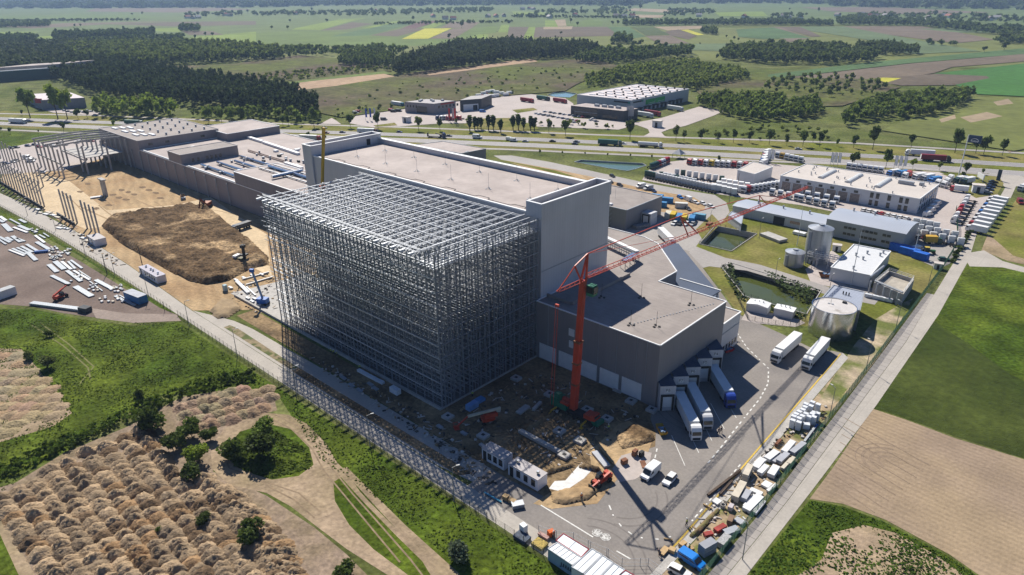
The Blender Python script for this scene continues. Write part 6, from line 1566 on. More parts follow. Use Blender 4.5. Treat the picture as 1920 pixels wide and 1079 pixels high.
def quads(rng, c_, size):
    n = len(c_)
    a = rng.normal(size=(n, 3)); a /= np.linalg.norm(a, axis=1)[:, None]
    b_ = rng.normal(size=(n, 3)); b_ = np.cross(a, b_); b_ /= np.linalg.norm(b_, axis=1)[:, None]
    s_ = (size * (.6 + .8 * rng.random((n, 1))))
    a = a * s_; b_ = b_ * s_ * .8
    return np.stack([c_ - a - b_, c_ + a - b_, c_ + a + b_, c_ - a + b_], 1).reshape(-1, 3)
def quad_mesh(nm, V, m):
    me = bpy.data.meshes.new(nm); n = len(V); f = n // 4
    me.vertices.add(n); me.vertices.foreach_set('co', V.astype(np.float32).ravel())
    me.loops.add(n); me.loops.foreach_set('vertex_index', np.arange(n, dtype=np.int32))
    me.polygons.add(f); me.polygons.foreach_set('loop_start', np.arange(0, n, 4, dtype=np.int32)); me.polygons.foreach_set('loop_total', np.full(f, 4, dtype=np.int32))
    me.materials.append(m); me.update(calc_edges=True); return me
bark = mat('bark', (.085, .065, .045), rough=.9, var=.25, scale=1.5)
def tree_kit(seed, n, rx, H, base, size, kind='round'):
    rng = np.random.default_rng(seed)
    K = Kit()
    V = quads(rng, crown_pts(rng, n, rx, H - base, base, kind), size)
    K.parts.append(('crown', quad_mesh('crown', V, leaf_obj), None))
    m = MB(); tr = max(.05, H * .022)
    m.cyl((0, 0, 0), (0, 0, base + (H - base) * .55), tr, tr * .35, n=6)
    rr = random.Random(seed)
    for k in range(5):
        a = rr.uniform(0, 6.3); z = base + (H - base) * rr.uniform(.0, .4)
        m.cyl((0, 0, z), (rx * .6 * math.cos(a), rx * .6 * math.sin(a), z + (H - base) * .25), tr * .45, tr * .15, n=5)
    K.part('trunk', m, bark); return K
ROUND = [tree_kit(50 + k, 260, 3.6, 9.0, 3.0, .55) for k in range(4)]
POPL = [tree_kit(60 + k, 220, 1.3, 10.0, 1.0, .45, 'column') for k in range(2)]
YOUNG = [tree_kit(70 + k, 130, 1.7, 6.0, 2.0, .38) for k in range(2)]
BUSH = [tree_kit(80 + k, 1700, 1.9, 2.9, .15, .12) for k in range(4)]
SMALLB = [tree_kit(90 + k, 120, 1.6, 2.4, .2, .4) for k in range(2)]
DARKG, MIDG, LITEG, OLIVEG = (.085, .120, .026), (.125, .175, .032), (.20, .26, .035), (.15, .18, .05)
RT = random.Random(33)
ALLT = []
def plant(kits, name, label, cat, px, py, top, col, group=None, wmul=1.0):
    x, y = g(px, py)
    H0 = {id(ROUND): 9.0, id(POPL): 10.0, id(YOUNG): 6.0, id(BUSH): 2.9, id(SMALLB): 2.4}[id(kits)]
    h = hgt(top, x, y) if top < py - 1 else 3.0
    s_ = max(.3, h / H0); f_ = RT.uniform(.85, 1.2)
    return kits[RT.randrange(len(kits))].put(name, label, cat, (x, y, 0), RT.uniform(0, 6.3), group, tuple(v * f_ for v in col), (s_ * wmul, s_ * wmul, s_))
FARSIDE = [(392, 231, 197, MIDG), (416, 231, 201, MIDG), (435, 232, 205, MIDG), (456, 234, 201, DARKG), (531, 237, 215, DARKG), (541, 235, 217, DARKG), (565, 236, 214, MIDG), (589, 239, 202, MIDG), (657, 240, 212, DARKG), (709, 242, 210, DARKG), (785, 246, 216, OLIVEG), (825, 246, 222, DARKG), (856, 235, 222, MIDG),
           (1029, 250, 223, OLIVEG), (1060, 255, 222, MIDG), (1181, 262, 221, DARKG), (1267, 265, 235, OLIVEG), (1282, 266, 244, OLIVEG), (1314, 266, 242, DARKG), (1346, 268, 247, OLIVEG), (1375, 268, 242, DARKG), (1405, 268, 246, DARKG), (1442, 272, 240, DARKG), (1475, 273, 252, DARKG), (1505, 275, 241, DARKG), (1524, 268, 247, DARKG), (1536, 276, 247, DARKG), (1569, 275, 260, MIDG), (1600, 278, 253, DARKG), (1636, 281, 237, DARKG), (1708, 277, 249, DARKG), (1790, 287, 241, DARKG), (1829, 288, 253, OLIVEG), (1844, 290, 255, DARKG), (1879, 292, 261, DARKG)]
for i, (px, py, tp_, col) in enumerate(FARSIDE):
    plant(ROUND, 'roadside_tree', 'leafy tree along the far side of the highway, %s from the left' % nth(i), 'tree', px, py, tp_, col, 'trees along the far side of the highway', .72)
for i, (px, py, tp_) in enumerate([(881, 247, 212), (890, 244, 215), (896, 244, 217), (902, 243, 217), (916, 245, 212), (925, 245, 212), (939, 250, 219), (962, 245, 212), (972, 245, 210), (982, 246, 217), (995, 246, 214), (1002, 246, 217)]):
    plant(POPL, 'poplar', 'slim dark poplar in the row before the showroom lots, %s from the left' % nth(i), 'tree', px, py, tp_, DARKG, 'poplars before the showroom lots', 1.5)
for i, (px, py, tp_, col) in enumerate([(57, 222, 160, MIDG), (109, 224, 158, LITEG), (127, 224, 160, LITEG), (42, 217, 206, DARKG), (147, 224, 202, DARKG), (164, 222, 204, DARKG)]):
    plant(ROUND, 'roadside_tree', 'tree by the trade store at the far left, %s from the left' % nth(i), 'tree', px, py, tp_, col, 'trees by the trade store', .75)
for i, (px, py, tp_, col) in enumerate([(120, 248, 226, DARKG), (214, 240, 225, LITEG), (20, 252, 238, DARKG), (2, 248, 236, DARKG), (73, 250, 244, DARKG), (512, 259, 245, MIDG), (544, 272, 258, MIDG), (579, 262, 246, MIDG), (611, 262, 254, MIDG), (1600, 315, 281, DARKG), (1660, 318, 280, DARKG), (1711, 317, 295, LITEG), (1761, 320, 302, LITEG), (1810, 330, 302, DARKG), (1842, 328, 315, MIDG), (1347, 306, 292, DARKG), (1803, 340, 322, DARKG)]):
    plant(ROUND, 'roadside_tree', 'tree on the near side of the highway, %s from the left' % nth(i), 'tree', px, py, tp_, col, 'trees on the near side of the highway', .7)
for i, (px, py, tp_) in enumerate([(1012, 290, 280), (1054, 291, 283), (1097, 292, 285), (1139, 295, 287), (1182, 296, 288), (1222, 299, 290), (735, 273, 266)]):
    plant(YOUNG, 'young_tree', 'small round tree between highway and lagoon, %s from the left' % nth(i), 'tree', px, py, tp_, DARKG, 'small trees by the lagoon', .9)
BL = [(90, 690, 660, OLIVEG, 'round bush right of the left-edge heaps'), (56, 675, 655, OLIVEG, 'smaller round bush beside the left-edge heaps'), (285, 805, 755, DARKG, 'big dark bush at the upper end of the heap rows'), (325, 845, 805, DARKG, 'dark tall bush among the heaps right of the big one'), (360, 820, 780, MIDG, 'leafy bush near the ring track block'), (395, 825, 795, DARKG, 'dark bush beside the ring track'), (370, 868, 828, LITEG, 'bright yellow-green bush beside the ring track'), (363, 900, 865, DARKG, 'dark bush below the bright yellow-green one'), (487, 855, 800, DARKG, 'biggest bush on the grass inside the ring track'), (440, 860, 815, MIDG, 'bush at the left rim of the ring track island'), (498, 820, 780, MIDG, 'leafy bush at the top of the ring track island'), (383, 985, 960, DARKG, 'small dark bush in the middle of the heaps'), (470, 1015, 968, DARKG, 'large dark bush at the right of the heap rows'), (262, 745, 728, DARKG, 'lone bush in the ditch meadow'), (92, 632, 617, DARKG, 'lone small bush below the gravel yard'), (650, 1085, 1048, DARKG, 'bush cut by the bottom edge beside the track'), (860, 1050, 1012, (.16, .20, .12), 'silvery bush in the meadow by the fence'), (300, 1000, 985, MIDG, 'low green clump among the heaps')]
for px, py, tp_, col, lb in BL:
    plant(BUSH, 'bush', lb, 'bush', px, py, py - (py - tp_) * .8, col, None, 1.05)
for i in range(16):
    f_ = i / 15; px, py = 1830 - f_ * 60, 382 + f_ * 110
    plant(SMALLB, 'hedge_bush', 'bush in the hedge beside the lane, %s from the far end' % nth(i), 'bush', px + 25 - f_ * 10, py, py - 8, DARKG, 'hedge along the lane', 1.3)
# scattered trees in the far fields
FT = [(113, 40, 33), (95, 46, 40), (127, 43, 36), (160, 46, 36), (141, 52, 45), (152, 51, 44), (248, 30, 24), (267, 28, 22), (25, 46, 40), (366, 74, 65), (386, 69, 60), (399, 69, 60), (436, 26, 18), (465, 26, 18), (544, 43, 35), (613, 43, 34), (510, 56, 48), (540, 56, 47), (866, 53, 40), (842, 74, 63), (775, 40, 30), (1083, 50, 40), (1052, 66, 58), (1148, 48, 38), (1158, 48, 38), (1331, 62, 52), (1362, 72, 65), (1376, 76, 68), (1384, 78, 71), (1312, 85, 80), (1750, 85, 80), (1845, 99, 85), (1882, 96, 78), (1535, 23, 14), (1480, 20, 15), (1236, 13, 9), (1200, 20, 8), (1090, 20, 12), (585, 22, 14), (1070, 44, 34), (1400, 40, 28), (1440, 50, 42)]
for i, (px, py, tp_) in enumerate(FT):
    plant(ROUND, 'field_tree', 'lone tree in the far fields, %s in the order from left to right' % nth(sorted(FT).index((px, py, tp_))), 'tree', px, py, tp_, DARKG, 'lone trees in the far fields', 1.0)
# ---- woods: each wood reads as one mass
wood_mat = mat('wood_foliage', None, rough=.75, var=.5, scale=.11, fine=.4, obj=True, spec=.1, leaf=.35)
def wood(name, label, poly, sp, H, rx, col, n=34, size=1.1, kind='round', seed=1, jit=.45, base=.25, floor=True):
    sp *= .9; P = pxs(poly); rng = np.random.default_rng(seed)
    xs = [p[0] for p in P]; ys = [p[1] for p in P]; cs = []
    x = min(xs); 
    tot = 0
    pts = []
    while x < max(xs):
        y = min(ys)
        while y < max(ys):
            a, b_ = x + rng.uniform(-jit, jit) * sp, y + rng.uniform(-jit, jit) * sp
            if inpoly(a, b_, P): pts.append((a, b_))
            y += sp
        x += sp
    n = int(n * 1.6); size *= .78
    protos = [quads(np.random.default_rng(seed * 31 + k), crown_pts(np.random.default_rng(seed * 17 + k), n, rx, H * (1 - base), H * base, kind), size) for k in range(6)]
    out = []
    for a, b_ in pts:
        V = protos[rng.integers(0, 6)]
        s_ = rng.choice([rng.uniform(.5, .8), rng.uniform(.8, 1.1), rng.uniform(.95, 1.35)]); th = rng.uniform(0, 6.28); c_, n_ = math.cos(th), math.sin(th)
        W = np.empty_like(V); W[:, 0] = (V[:, 0] * c_ - V[:, 1] * n_) * s_ + a; W[:, 1] = (V[:, 0] * n_ + V[:, 1] * c_) * s_ + b_; W[:, 2] = V[:, 2] * s_
        out.append(W)
    if not out: return
    o = link(name, quad_mesh(name, np.concatenate(out), wood_mat)); o.color = (*[min(.4, v * q_) for v, q_ in zip(col, (3.5, 3.0, 2.4))], 1)
    tag(o, label, 'wood', kind='stuff')
PINE = (.016, .026, .011)
wood('pine_wood', 'dark pine wood behind the highway at the left', [(95, 148), (100, 128), (175, 118), (262, 130), (312, 142), (480, 170), (545, 184), (600, 205), (598, 226), (450, 213), (330, 199), (240, 190), (175, 180), (140, 165)], 5.2, 15, 2.6, PINE, 40, .9, seed=3)
wood('pine_wood', 'dark pine wood farther back at the left edge', [(-40, 90), (165, 86), (175, 106), (90, 138), (0, 148), (-40, 150)], 6.5, 15, 3.2, (.022, .034, .014), 30, 1.2, seed=4)
wood('mixed_wood', 'mixed green wood behind the pines', [(125, 92), (345, 86), (480, 96), (535, 103), (530, 112), (400, 120), (262, 128), (190, 124), (130, 118)], 7.5, 15, 4.0, (.042, .062, .017), 34, 1.4, seed=5)
wood('tree_belt', 'lime green belt of trees beside the highway', [(178, 222), (328, 224), (330, 214), (300, 206), (180, 206)], 6, 14, 3.4, (.060, .092, .016), 60, .9, seed=6)
wood('tree_belt', 'bushy margin of the pine wood beside the highway', [(360, 224), (600, 233), (600, 226), (450, 216), (360, 216)], 7, 9, 3.0, (.050, .075, .018), 40, .9, seed=7)
wood('pine_wood', 'dark pine wood in the middle distance', [(735, 143), (800, 139), (880, 127), (960, 116), (1100, 111), (1124, 103), (1100, 92), (960, 86), (870, 88), (800, 105), (745, 125)], 7.5, 16, 3.6, (.020, .030, .012), 34, 1.3, seed=8)
wood('mixed_wood', 'mixed copse left of the dark middle pine wood', [(635, 122), (650, 128), (735, 130), (740, 115), (690, 103), (640, 108)], 8, 14, 3.8, (.036, .055, .016), 34, 1.3, seed=9)
wood('mixed_wood', 'long green copse right of the dark middle pine wood', [(1075, 118), (1100, 122), (1190, 120), (1298, 107), (1295, 98), (1180, 100), (1110, 104)], 8, 14, 3.8, (.036, .056, .016), 34, 1.4, seed=10)
wood('birch_wood', 'light green young wood behind the banner warehouse', [(1095, 166), (1100, 150), (1200, 128), (1290, 120), (1400, 140), (1402, 150), (1330, 166), (1300, 172), (1250, 160), (1160, 160)], 6.0, 9, 2.6, (.060, .085, .020), 34, 1.0, seed=11)
wood('mixed_wood', 'large dark copse in the fields at the right', [(1335, 122), (1345, 112), (1440, 122), (1560, 122), (1640, 119), (1645, 108), (1560, 96), (1440, 92), (1360, 98)], 8.5, 14, 4.2, (.034, .052, .016), 34, 1.5, seed=12)
wood('mixed_wood', 'tail of trees right of the large copse', [(1600, 94), (1660, 106), (1725, 103), (1690, 92), (1640, 88)], 8, 13, 3.8, (.034, .052, .016), 34, 1.4, seed=13)
wood('birch_wood', 'green thicket right of the banner warehouse', [(1296, 198), (1330, 208), (1395, 230), (1500, 227), (1546, 215), (1540, 200), (1440, 190), (1350, 182)], 5.6, 9, 2.8, (.050, .076, .018), 40, 1.0, seed=14)
wood('birch_wood', 'green thicket reaching into the field at the right', [(1580, 238), (1640, 226), (1715, 224), (1790, 208), (1822, 186), (1810, 178), (1740, 184), (1665, 190), (1610, 204), (1585, 220)], 5.6, 10, 2.9, (.046, .070, .018), 40, 1.0, seed=15)
wood('scattered_birch', 'scattered young trees on the heath at the right', [(1430, 172), (1540, 185), (1660, 178), (1680, 160), (1560, 145), (1450, 150)], 17, 8, 2.8, (.050, .072, .02), 40, 1.0, seed=16)
wood('scrub', 'scrub on the heath in the middle', [(430, 150), (560, 135), (720, 125), (735, 133), (600, 148), (490, 160)], 11, 4.5, 2.6, (.060, .082, .022), 24, 1.0, seed=17)
wood('scrub', 'low scrub on the big heath', [(640, 215), (560, 200), (740, 160), (960, 128), (1100, 125), (1060, 165), (900, 182), (760, 198)], 26, 2.6, 1.8, (.060, .082, .022), 16, .8, seed=18)
wood('copse', 'bushy copses left of the heath', [(470, 118), (470, 100), (560, 92), (650, 96), (720, 90), (770, 98), (735, 108), (640, 106), (560, 108)], 14, 11, 4.2, (.042, .066, .018), 34, 1.5, seed=19)
wood('tree_row', 'dark row of trees in the far fields at the left', [(100, 78), (290, 70), (292, 62), (105, 68)], 9, 14, 4, (.026, .042, .014), 26, 1.7, seed=20)
wood('tree_row', 'second dark row of trees at the far left edge', [(-20, 82), (70, 78), (72, 72), (-20, 74)], 9, 12, 4, (.026, .042, .014), 26, 1.7, seed=21)
wood('tree_row', 'row of trees in the mid left fields', [(120, 82), (340, 76), (346, 70), (300, 72)], 10, 10, 4, (.030, .048, .016), 26, 1.7, seed=22)
wood('tree_row', 'far row of trees at the left edge', [(-20, 54), (92, 51), (94, 47), (-20, 48)], 14, 13, 6, (.030, .046, .018), 20, 2.4, seed=23)
wood('copse', 'square copse in the fields', [(338, 61), (374, 61), (375, 54), (340, 54)], 11, 14, 5, (.03, .048, .016), 26, 2.0, seed=24)
wood('copse', 'square copse right of the middle pine wood', [(1146, 84), (1185, 83), (1186, 76), (1148, 77)], 9, 14, 4.5, (.036, .056, .016), 30, 1.8, seed=25)
wood('tree_row', 'long hedge of trees across the right fields', [(1168, 49), (1440, 48), (1560, 50), (1560, 45), (1440, 43), (1170, 44)], 14, 13, 6, (.030, .048, .018), 22, 2.4, seed=26)
wood('tree_row', 'tree belt along the village at the right', [(1570, 48), (1720, 50), (1800, 60), (1870, 67), (1960, 70), (1960, 60), (1860, 56), (1760, 46), (1640, 40), (1570, 41)], 15, 14, 7, (.030, .048, .018), 22, 2.6, seed=27)
wood('copse', 'copse at the track bend far right', [(1865, 84), (1960, 84), (1960, 68), (1880, 72)], 11, 12, 5, (.034, .052, .016), 26, 1.9, seed=28)
wood('copse', 'copse in the right fields beside the meadow track', [(1315, 64), (1345, 67), (1344, 60), (1322, 57)], 10, 11, 5, (.034, .052, .016), 26, 1.9, seed=29)
for i, (pl, sd) in enumerate([([(470, 32), (560, 31), (700, 32), (790, 28), (870, 25), (860, 20), (700, 22), (480, 26)], 40), ([(850, 26), (920, 25), (925, 18), (855, 19)], 41), ([(1120, 30), (1190, 29), (1185, 18), (1125, 16)], 42), ([(1240, 32), (1340, 30), (1330, 20), (1250, 20)], 43), ([(1560, 40), (1720, 40), (1900, 46), (1960, 46), (1960, 38), (1800, 30), (1620, 28)], 44), ([(1000, 28), (1130, 27), (1120, 22), (1010, 23)], 45), ([(340, 32), (400, 33), (460, 30), (450, 25), (350, 27)], 46), ([(960, 36), (1040, 35), (1040, 31), (960, 31)], 47), ([(1430, 38), (1520, 37), (1515, 29), (1440, 30)], 48)]):
    wood('village_trees', 'trees of a far village, %s patch from the left' % nth([340, 470, 850, 960, 1000, 1120, 1240, 1430, 1560].index(pl[0][0])), pl, 48, 14, 9, (.034, .052, .02), 20, 3.2, seed=sd)
for i, (pl, lb) in enumerate([([(-80, 17), (300, 16), (480, 15), (700, 10), (700, 4), (300, 3), (-80, 5)], 'far forest on the left skyline'), ([(700, 12), (1000, 10), (1200, 12), (1200, 3), (700, 3)], 'far forest on the middle skyline'), ([(1180, 8), (1400, 7), (1600, 9), (1600, 2), (1180, 2)], 'thin far forest right of the middle'), ([(1560, 13), (1700, 16), (1990, 21), (1990, 2), (1560, 3)], 'far forest on the right skyline')]):
    wood('far_forest', lb, pl, 90, 24, 40, (.020, .034, .016), 14, 14, seed=60 + i)
for i, (pl, lb) in enumerate([([(1290, 250), (1440, 245), (1560, 262), (1500, 268), (1300, 262)], 'scattered bushes on the meadow behind the far roadside trees'), ([(1340, 240), (1440, 236), (1560, 245), (1560, 262), (1440, 250)], 'loose bushes below the green thicket'), ([(600, 225), (700, 200), (740, 203), (660, 222)], 'loose bushes left of the showroom forecourt'), ([(1190, 236), (1000, 232), (990, 240), (1150, 247)], 'shrub strip before the staff car park')]):
    wood('scrub', lb, pl, 13, 3.5, 2.0, (.046, .064, .016), 24, .7, seed=110 + i)
for i, (pl, lb) in enumerate([([(0, 42), (260, 40), (262, 38), (0, 40)], 'thin hedgerow in the left fields'), ([(700, 48), (960, 44), (960, 42), (700, 46)], 'thin hedgerow in the middle fields'), ([(960, 34), (1200, 36), (1200, 34), (960, 32)], 'thin hedgerow right of the middle'), ([(1130, 88), (1240, 86), (1240, 84), (1130, 86)], 'hedgerow below the square copse'), ([(1740, 86), (1800, 88), (1800, 84), (1740, 82)], 'short hedgerow in the right fields')]):
    wood('hedgerow', lb, pl, 20, 8, 5, (.034, .050, .016), 18, 2.2, seed=120 + i)
# village houses
HK = []
for wc, rc in (((.70, .68, .64), (.30, .10, .07)), ((.62, .60, .56), (.16, .13, .12)), ((.66, .62, .52), (.40, .38, .36))):
    K = Kit(); m = MB(); m.bx(-6, -4.5, 0, 6, 4.5, 4.5); K.part('wall', m, mat('house_wall', wc, var=.05))
    m = MB(); m.add([(-6.6, -5.2, 4.3), (6.6, -5.2, 4.3), (6.6, 0, 8.2), (-6.6, 0, 8.2), (-6.6, 5.2, 4.3), (6.6, 5.2, 4.3)], [(0, 1, 2, 3), (3, 2, 5, 4), (0, 3, 4), (1, 5, 2)]); K.part('roof', m, mat('house_roof', rc, var=.15)); HK.append(K)
HS = [(352, 35), (362, 36), (372, 35), (422, 30), (432, 31), (500, 27), (554, 28), (590, 26), (668, 26), (705, 22), (738, 22), (812, 33), (835, 37), (850, 38), (915, 33), (930, 33), (945, 32), (980, 19), (992, 18), (1000, 19), (1030, 35), (1078, 31), (1155, 33), (1170, 34), (1185, 33), (1280, 28), (1310, 32), (1395, 34), (1470, 33), (1480, 36), (1500, 36), (1570, 31), (1615, 30), (1628, 33), (1640, 34), (1660, 33), (1670, 31), (1740, 37), (1768, 33), (1778, 34), (1868, 37), (1855, 39), (840, 8), (870, 10), (742, 4)]
for i, (px, py) in enumerate(sorted(HS)):
    HK[i % 3].put('village_house', 'small far house in the villages on the plain, %s from the left' % nth(i), 'house', g(px, py), RT.uniform(0, 3), 'far village houses', None, 1.5)
# grass tufts on the near meadows
def flatq(rng, c_, size, tilt=.55):
    n = len(c_)
    nr = np.stack([rng.normal(0, tilt, n), rng.normal(0, tilt, n), np.ones(n)], 1); nr /= np.linalg.norm(nr, axis=1)[:, None]
    t_ = rng.normal(size=(n, 3)); a = np.cross(nr, t_); a /= np.linalg.norm(a, axis=1)[:, None]; b_ = np.cross(nr, a)
    s_ = size * (.5 + rng.random((n, 1))); a = a * s_; b_ = b_ * s_ * .7
    return np.stack([c_ - a - b_, c_ + a - b_, c_ + a + b_, c_ - a + b_], 1).reshape(-1, 3)
def tufts(poly, n, seed, col, size=.28):
    P = pxs(poly); rng = np.random.default_rng(seed); xs = [p[0] for p in P]; ys = [p[1] for p in P]; C_ = []
    while len(C_) < n:
        x, y = rng.uniform(min(xs), max(xs)), rng.uniform(min(ys), max(ys))
        if mnoise.noise(Vector((x * .12, y * .12, seed))) > rng.uniform(-.45, .5) and inpoly(x, y, P): C_.append((x, y, rng.uniform(.03, .16)))
    return flatq(rng, np.array(C_), size)
V = np.concatenate([tufts([(0, 580), (160, 605), (335, 606), (480, 702), (700, 845), (960, 1014), (1060, 1079), (880, 1079), (700, 930), (600, 860), (520, 735), (300, 738), (100, 850), (0, 930)], 12000, 1, None, .2), tufts([(425, 845), (500, 800), (580, 845), (585, 878), (510, 898), (440, 875)], 2500, 2, None)])
o = link('meadow_grass', quad_mesh('meadow_grass', V, mat('grass_blades', (.085, .122, .012), rough=.8, leaf=.35, var=.3, scale=.3, fine=1.5, col2=(.10, .14, .02), mixscale=.05, spec=.1))); tag(o, 'tufts of long green grass on the meadow by the lane', 'grass', kind='stuff')
V = np.concatenate([tufts([(1405, 1079), (1518, 940), (1580, 952), (1660, 980), (1780, 1045), (1830, 1079)], 2600, 3, None, .22)])
o = link('verge_grass', quad_mesh('verge_grass', V, mat('verge_blades', (.07, .12, .014), rough=.8, leaf=.3, var=.3, scale=.3, fine=1.5, spec=.1))); tag(o, 'tufts of green grass beside the right-hand lane', 'grass', kind='stuff')
# ditch reeds: dark band of tall growth from the left edge to the lane
wood('ditch_growth', 'band of tall dark green growth along the ditch', [(-20, 895), (0, 880), (90, 838), (180, 800), (300, 745), (420, 702), (475, 700), (478, 714), (420, 724), (300, 768), (180, 822), (90, 860), (0, 906), (-20, 915)], 1.5, 1.5, 1.3, (.026, .046, .008), 16, .3, seed=90)
V = np.concatenate([tufts([(1350, 500), (1372, 492), (1395, 556), (1512, 592), (1505, 600), (1385, 566)], 900, 7, None, .4), tufts([(1430, 505), (1540, 545), (1512, 565), (1440, 520)], 500, 8, None, .4)])
o = link('pond_reeds', quad_mesh('pond_reeds', V, mat('reed_green', (.05, .075, .02), rough=.8, var=.4, scale=.3, spec=.1))); tag(o, 'reeds round the edge of the lower pond', 'reeds', kind='stuff')
# ================================================================ CABINS, CONTAINERS, STORED GOODS
def cabin(name, label, cat, pl, pr, depth, h, wallm, roofm, door=True, wins=2, cowls=(), group=None):
    """pl, pr: photo points of the near bottom edge; depth goes back from the lane"""
    A, B_ = Vector(g(*pl)), Vector(g(*pr)); d = (B_ - A); L_ = d.length; d.normalize()
    t = thing(name, label, cat, (A.x, A.y, 0), math.atan2(d.y, d.x), group)
    m = MB(); m.bx(0, 0, .15, L_, depth, h - .15); w = m.build('wall', wallm, t)
    m = MB(); m.bx(-.08, -.08, h - .15, L_ + .08, depth + .08, h); m.build('roof', roofm, t)
    if door:
        m = MB(); m.bx(L_ * .06, -.06, .2, L_ * .06 + 1.0, 0, h - .5); m.build('door', black, t)
    for k in range(wins):
        x = L_ * (.35 + .5 * k / max(1, wins - 1)) if wins > 1 else L_ * .6
        m = MB(); m.bx(x - .55, -.05, .9, x + .55, 0, h - .6); m.build('window', glass, t)
    for f_ in cowls:
        m = MB(); m.cyl((L_ * f_, depth * .5, h), (L_ * f_, depth * .5, h + .35), .22, n=8); m.cyl((L_ * f_, depth * .5, h + .35), (L_ * f_, depth * .5, h + .75), .42, .3, n=10); m.build('roof_cowl', bright_steel, t)
    return t
cab_w = mat('cabin_white', (.66, .65, .68), rough=.5, var=.05); cab_roof = mat('cabin_roof', (.40, .37, .37), rough=.6, var=.08)
cabin('site_cabin', 'white site cabin with an open flat roof, left one of the two by the lane', 'cabin', (904, 861), (945, 884), 3.0, 3.2, cab_w, cab_roof, True, 3)
cabin('site_cabin', 'white site cabin with two shiny roof cowls, right one of the two by the lane', 'cabin', (953, 891), (1008, 923), 3.2, 3.2, cab_w, cab_roof, True, 3, (.18, .85))
cabin('site_cabin', 'long white cabin with four roof cowls beside the lane, between sand and slab', 'cabin', (263, 514), (296, 533.5), 3.4, 3.0, cab_w, mat('mauve_roof', (.36, .34, .40), rough=.6), True, 5, (.18, .45, .58, .85))
cabin('site_cabin', 'small white cabin at the end of the nearest column row', 'cabin', (166, 455), (180, 464), 4.5, 3.2, cab_w, cab_roof, True, 1)
cabin('container', 'blue container with a grey roof on the gravel yard corner', 'container', (234, 562), (262, 573), 3.2, 3.0, mat('site_blue', (.02, .16, .36), rough=.5, var=.1), mat('grey_lid', (.34, .36, .40), rough=.6), False, 0)
cabin('container', 'white container cut by the left edge of the photo', 'container', (-18, 570), (33, 552), 3.0, 3.0, white_paint, mat('grey_lid', (.38, .39, .40), rough=.6), False, 0)
# cluster of cabins at the bottom centre, set on the lane
def slabcab(label, q, h, wallm, rim_red=False, ribs=6):
    P = [Vector(g(960 + u / 8, 960 + v / 8, h)) for u, v in q]
    c = sum(P, Vector((0, 0))) / 4
    t = thing('cabin_unit', label, 'cabin', (c.x, c.y, 0))
    L_ = [tuple(p - c) for p in P]
    m = MB(); m.prism(L_, 0, h - .12, top=False); m.build('wall', wallm, t)
    m = MB(); m.prism(L_, h - .12, h); r = m.build('roof', mat('bluish_roof', (.62, .66, .70), rough=.45, metal=.1, var=.06), t)
    m = MB()
    for k in range(1, ribs):
        a = Vector(L_[0]).lerp(Vector(L_[3]), k / ribs); b_ = Vector(L_[1]).lerp(Vector(L_[2]), k / ribs); m.bar((*a, h + .03), (*b_, h + .03), .07, .07)
    m.build('roof_rib', grey_steel, r)
    m = MB()
    for i in range(4): m.bar((*L_[i], h + .02), (*L_[(i + 1) % 4], h + .02), .16, .16)
    m.build('roof_rim', mat('red_rim', (.30, .04, .05)) if rim_red else grey_steel, r)
    return t, L_
bw = mat('pale_blue_wall', (.26, .38, .47), rough=.6, var=.1)
t, L_ = slabcab('pale blue walled cabin with a ribbed roof, leftmost of the bottom cluster', [(540, 555), (680, 460), (1040, 690), (905, 800)], 2.8, bw)
m = MB()
a, b_ = Vector(L_[0]), Vector(L_[3]); d = (b_ - a).normalized(); n = Vector((-d.y, d.x)); n = n if n.dot(a) > 0 else -n
for i in range(7): p = a + d * (3.2 + i * .55) + n * .04; m.bar((p.x, p.y, 1.4), (p.x + d.x * .28, p.y + d.y * .28, 1.4), .05, .7)
for i in range(14): an = math.pi * i / 13; p = a + d * (5.0 + 1.9 * math.cos(an)) + n * .04; m.box(p.x, p.y, .55 + .5 * math.sin(an), .16, .16, .14)
m.build('wall_lettering', mat('dark_letter', (.05, .07, .10)), t)
slabcab('low red-rimmed shelter with a translucent roof behind the pale blue cabin', [(660, 430), (770, 330), (1150, 560), (1040, 680)], 2.6, bw, True, 2)
slabcab('white-roofed cabin in the middle of the bottom cluster, right of the pale blue one', [(895, 830), (1200, 555), (1345, 645), (1065, 925)], 2.9, white_paint, False, 2)
slabcab('white-roofed cabin second from the right in the bottom cluster', [(1080, 940), (1355, 655), (1515, 760), (1240, 1046)], 2.9, white_paint, False, 2)
slabcab('white-roofed cabin at the right end of the bottom cluster, cut by the frame', [(1250, 1055), (1525, 772), (1690, 870), (1420, 1160)], 2.9, white_paint, False, 2)
slabcab('small red-rimmed white cabin at the very bottom edge', [(1600, 960), (1700, 880), (1850, 965), (1750, 1060)], 2.9, white_paint, True, 2)
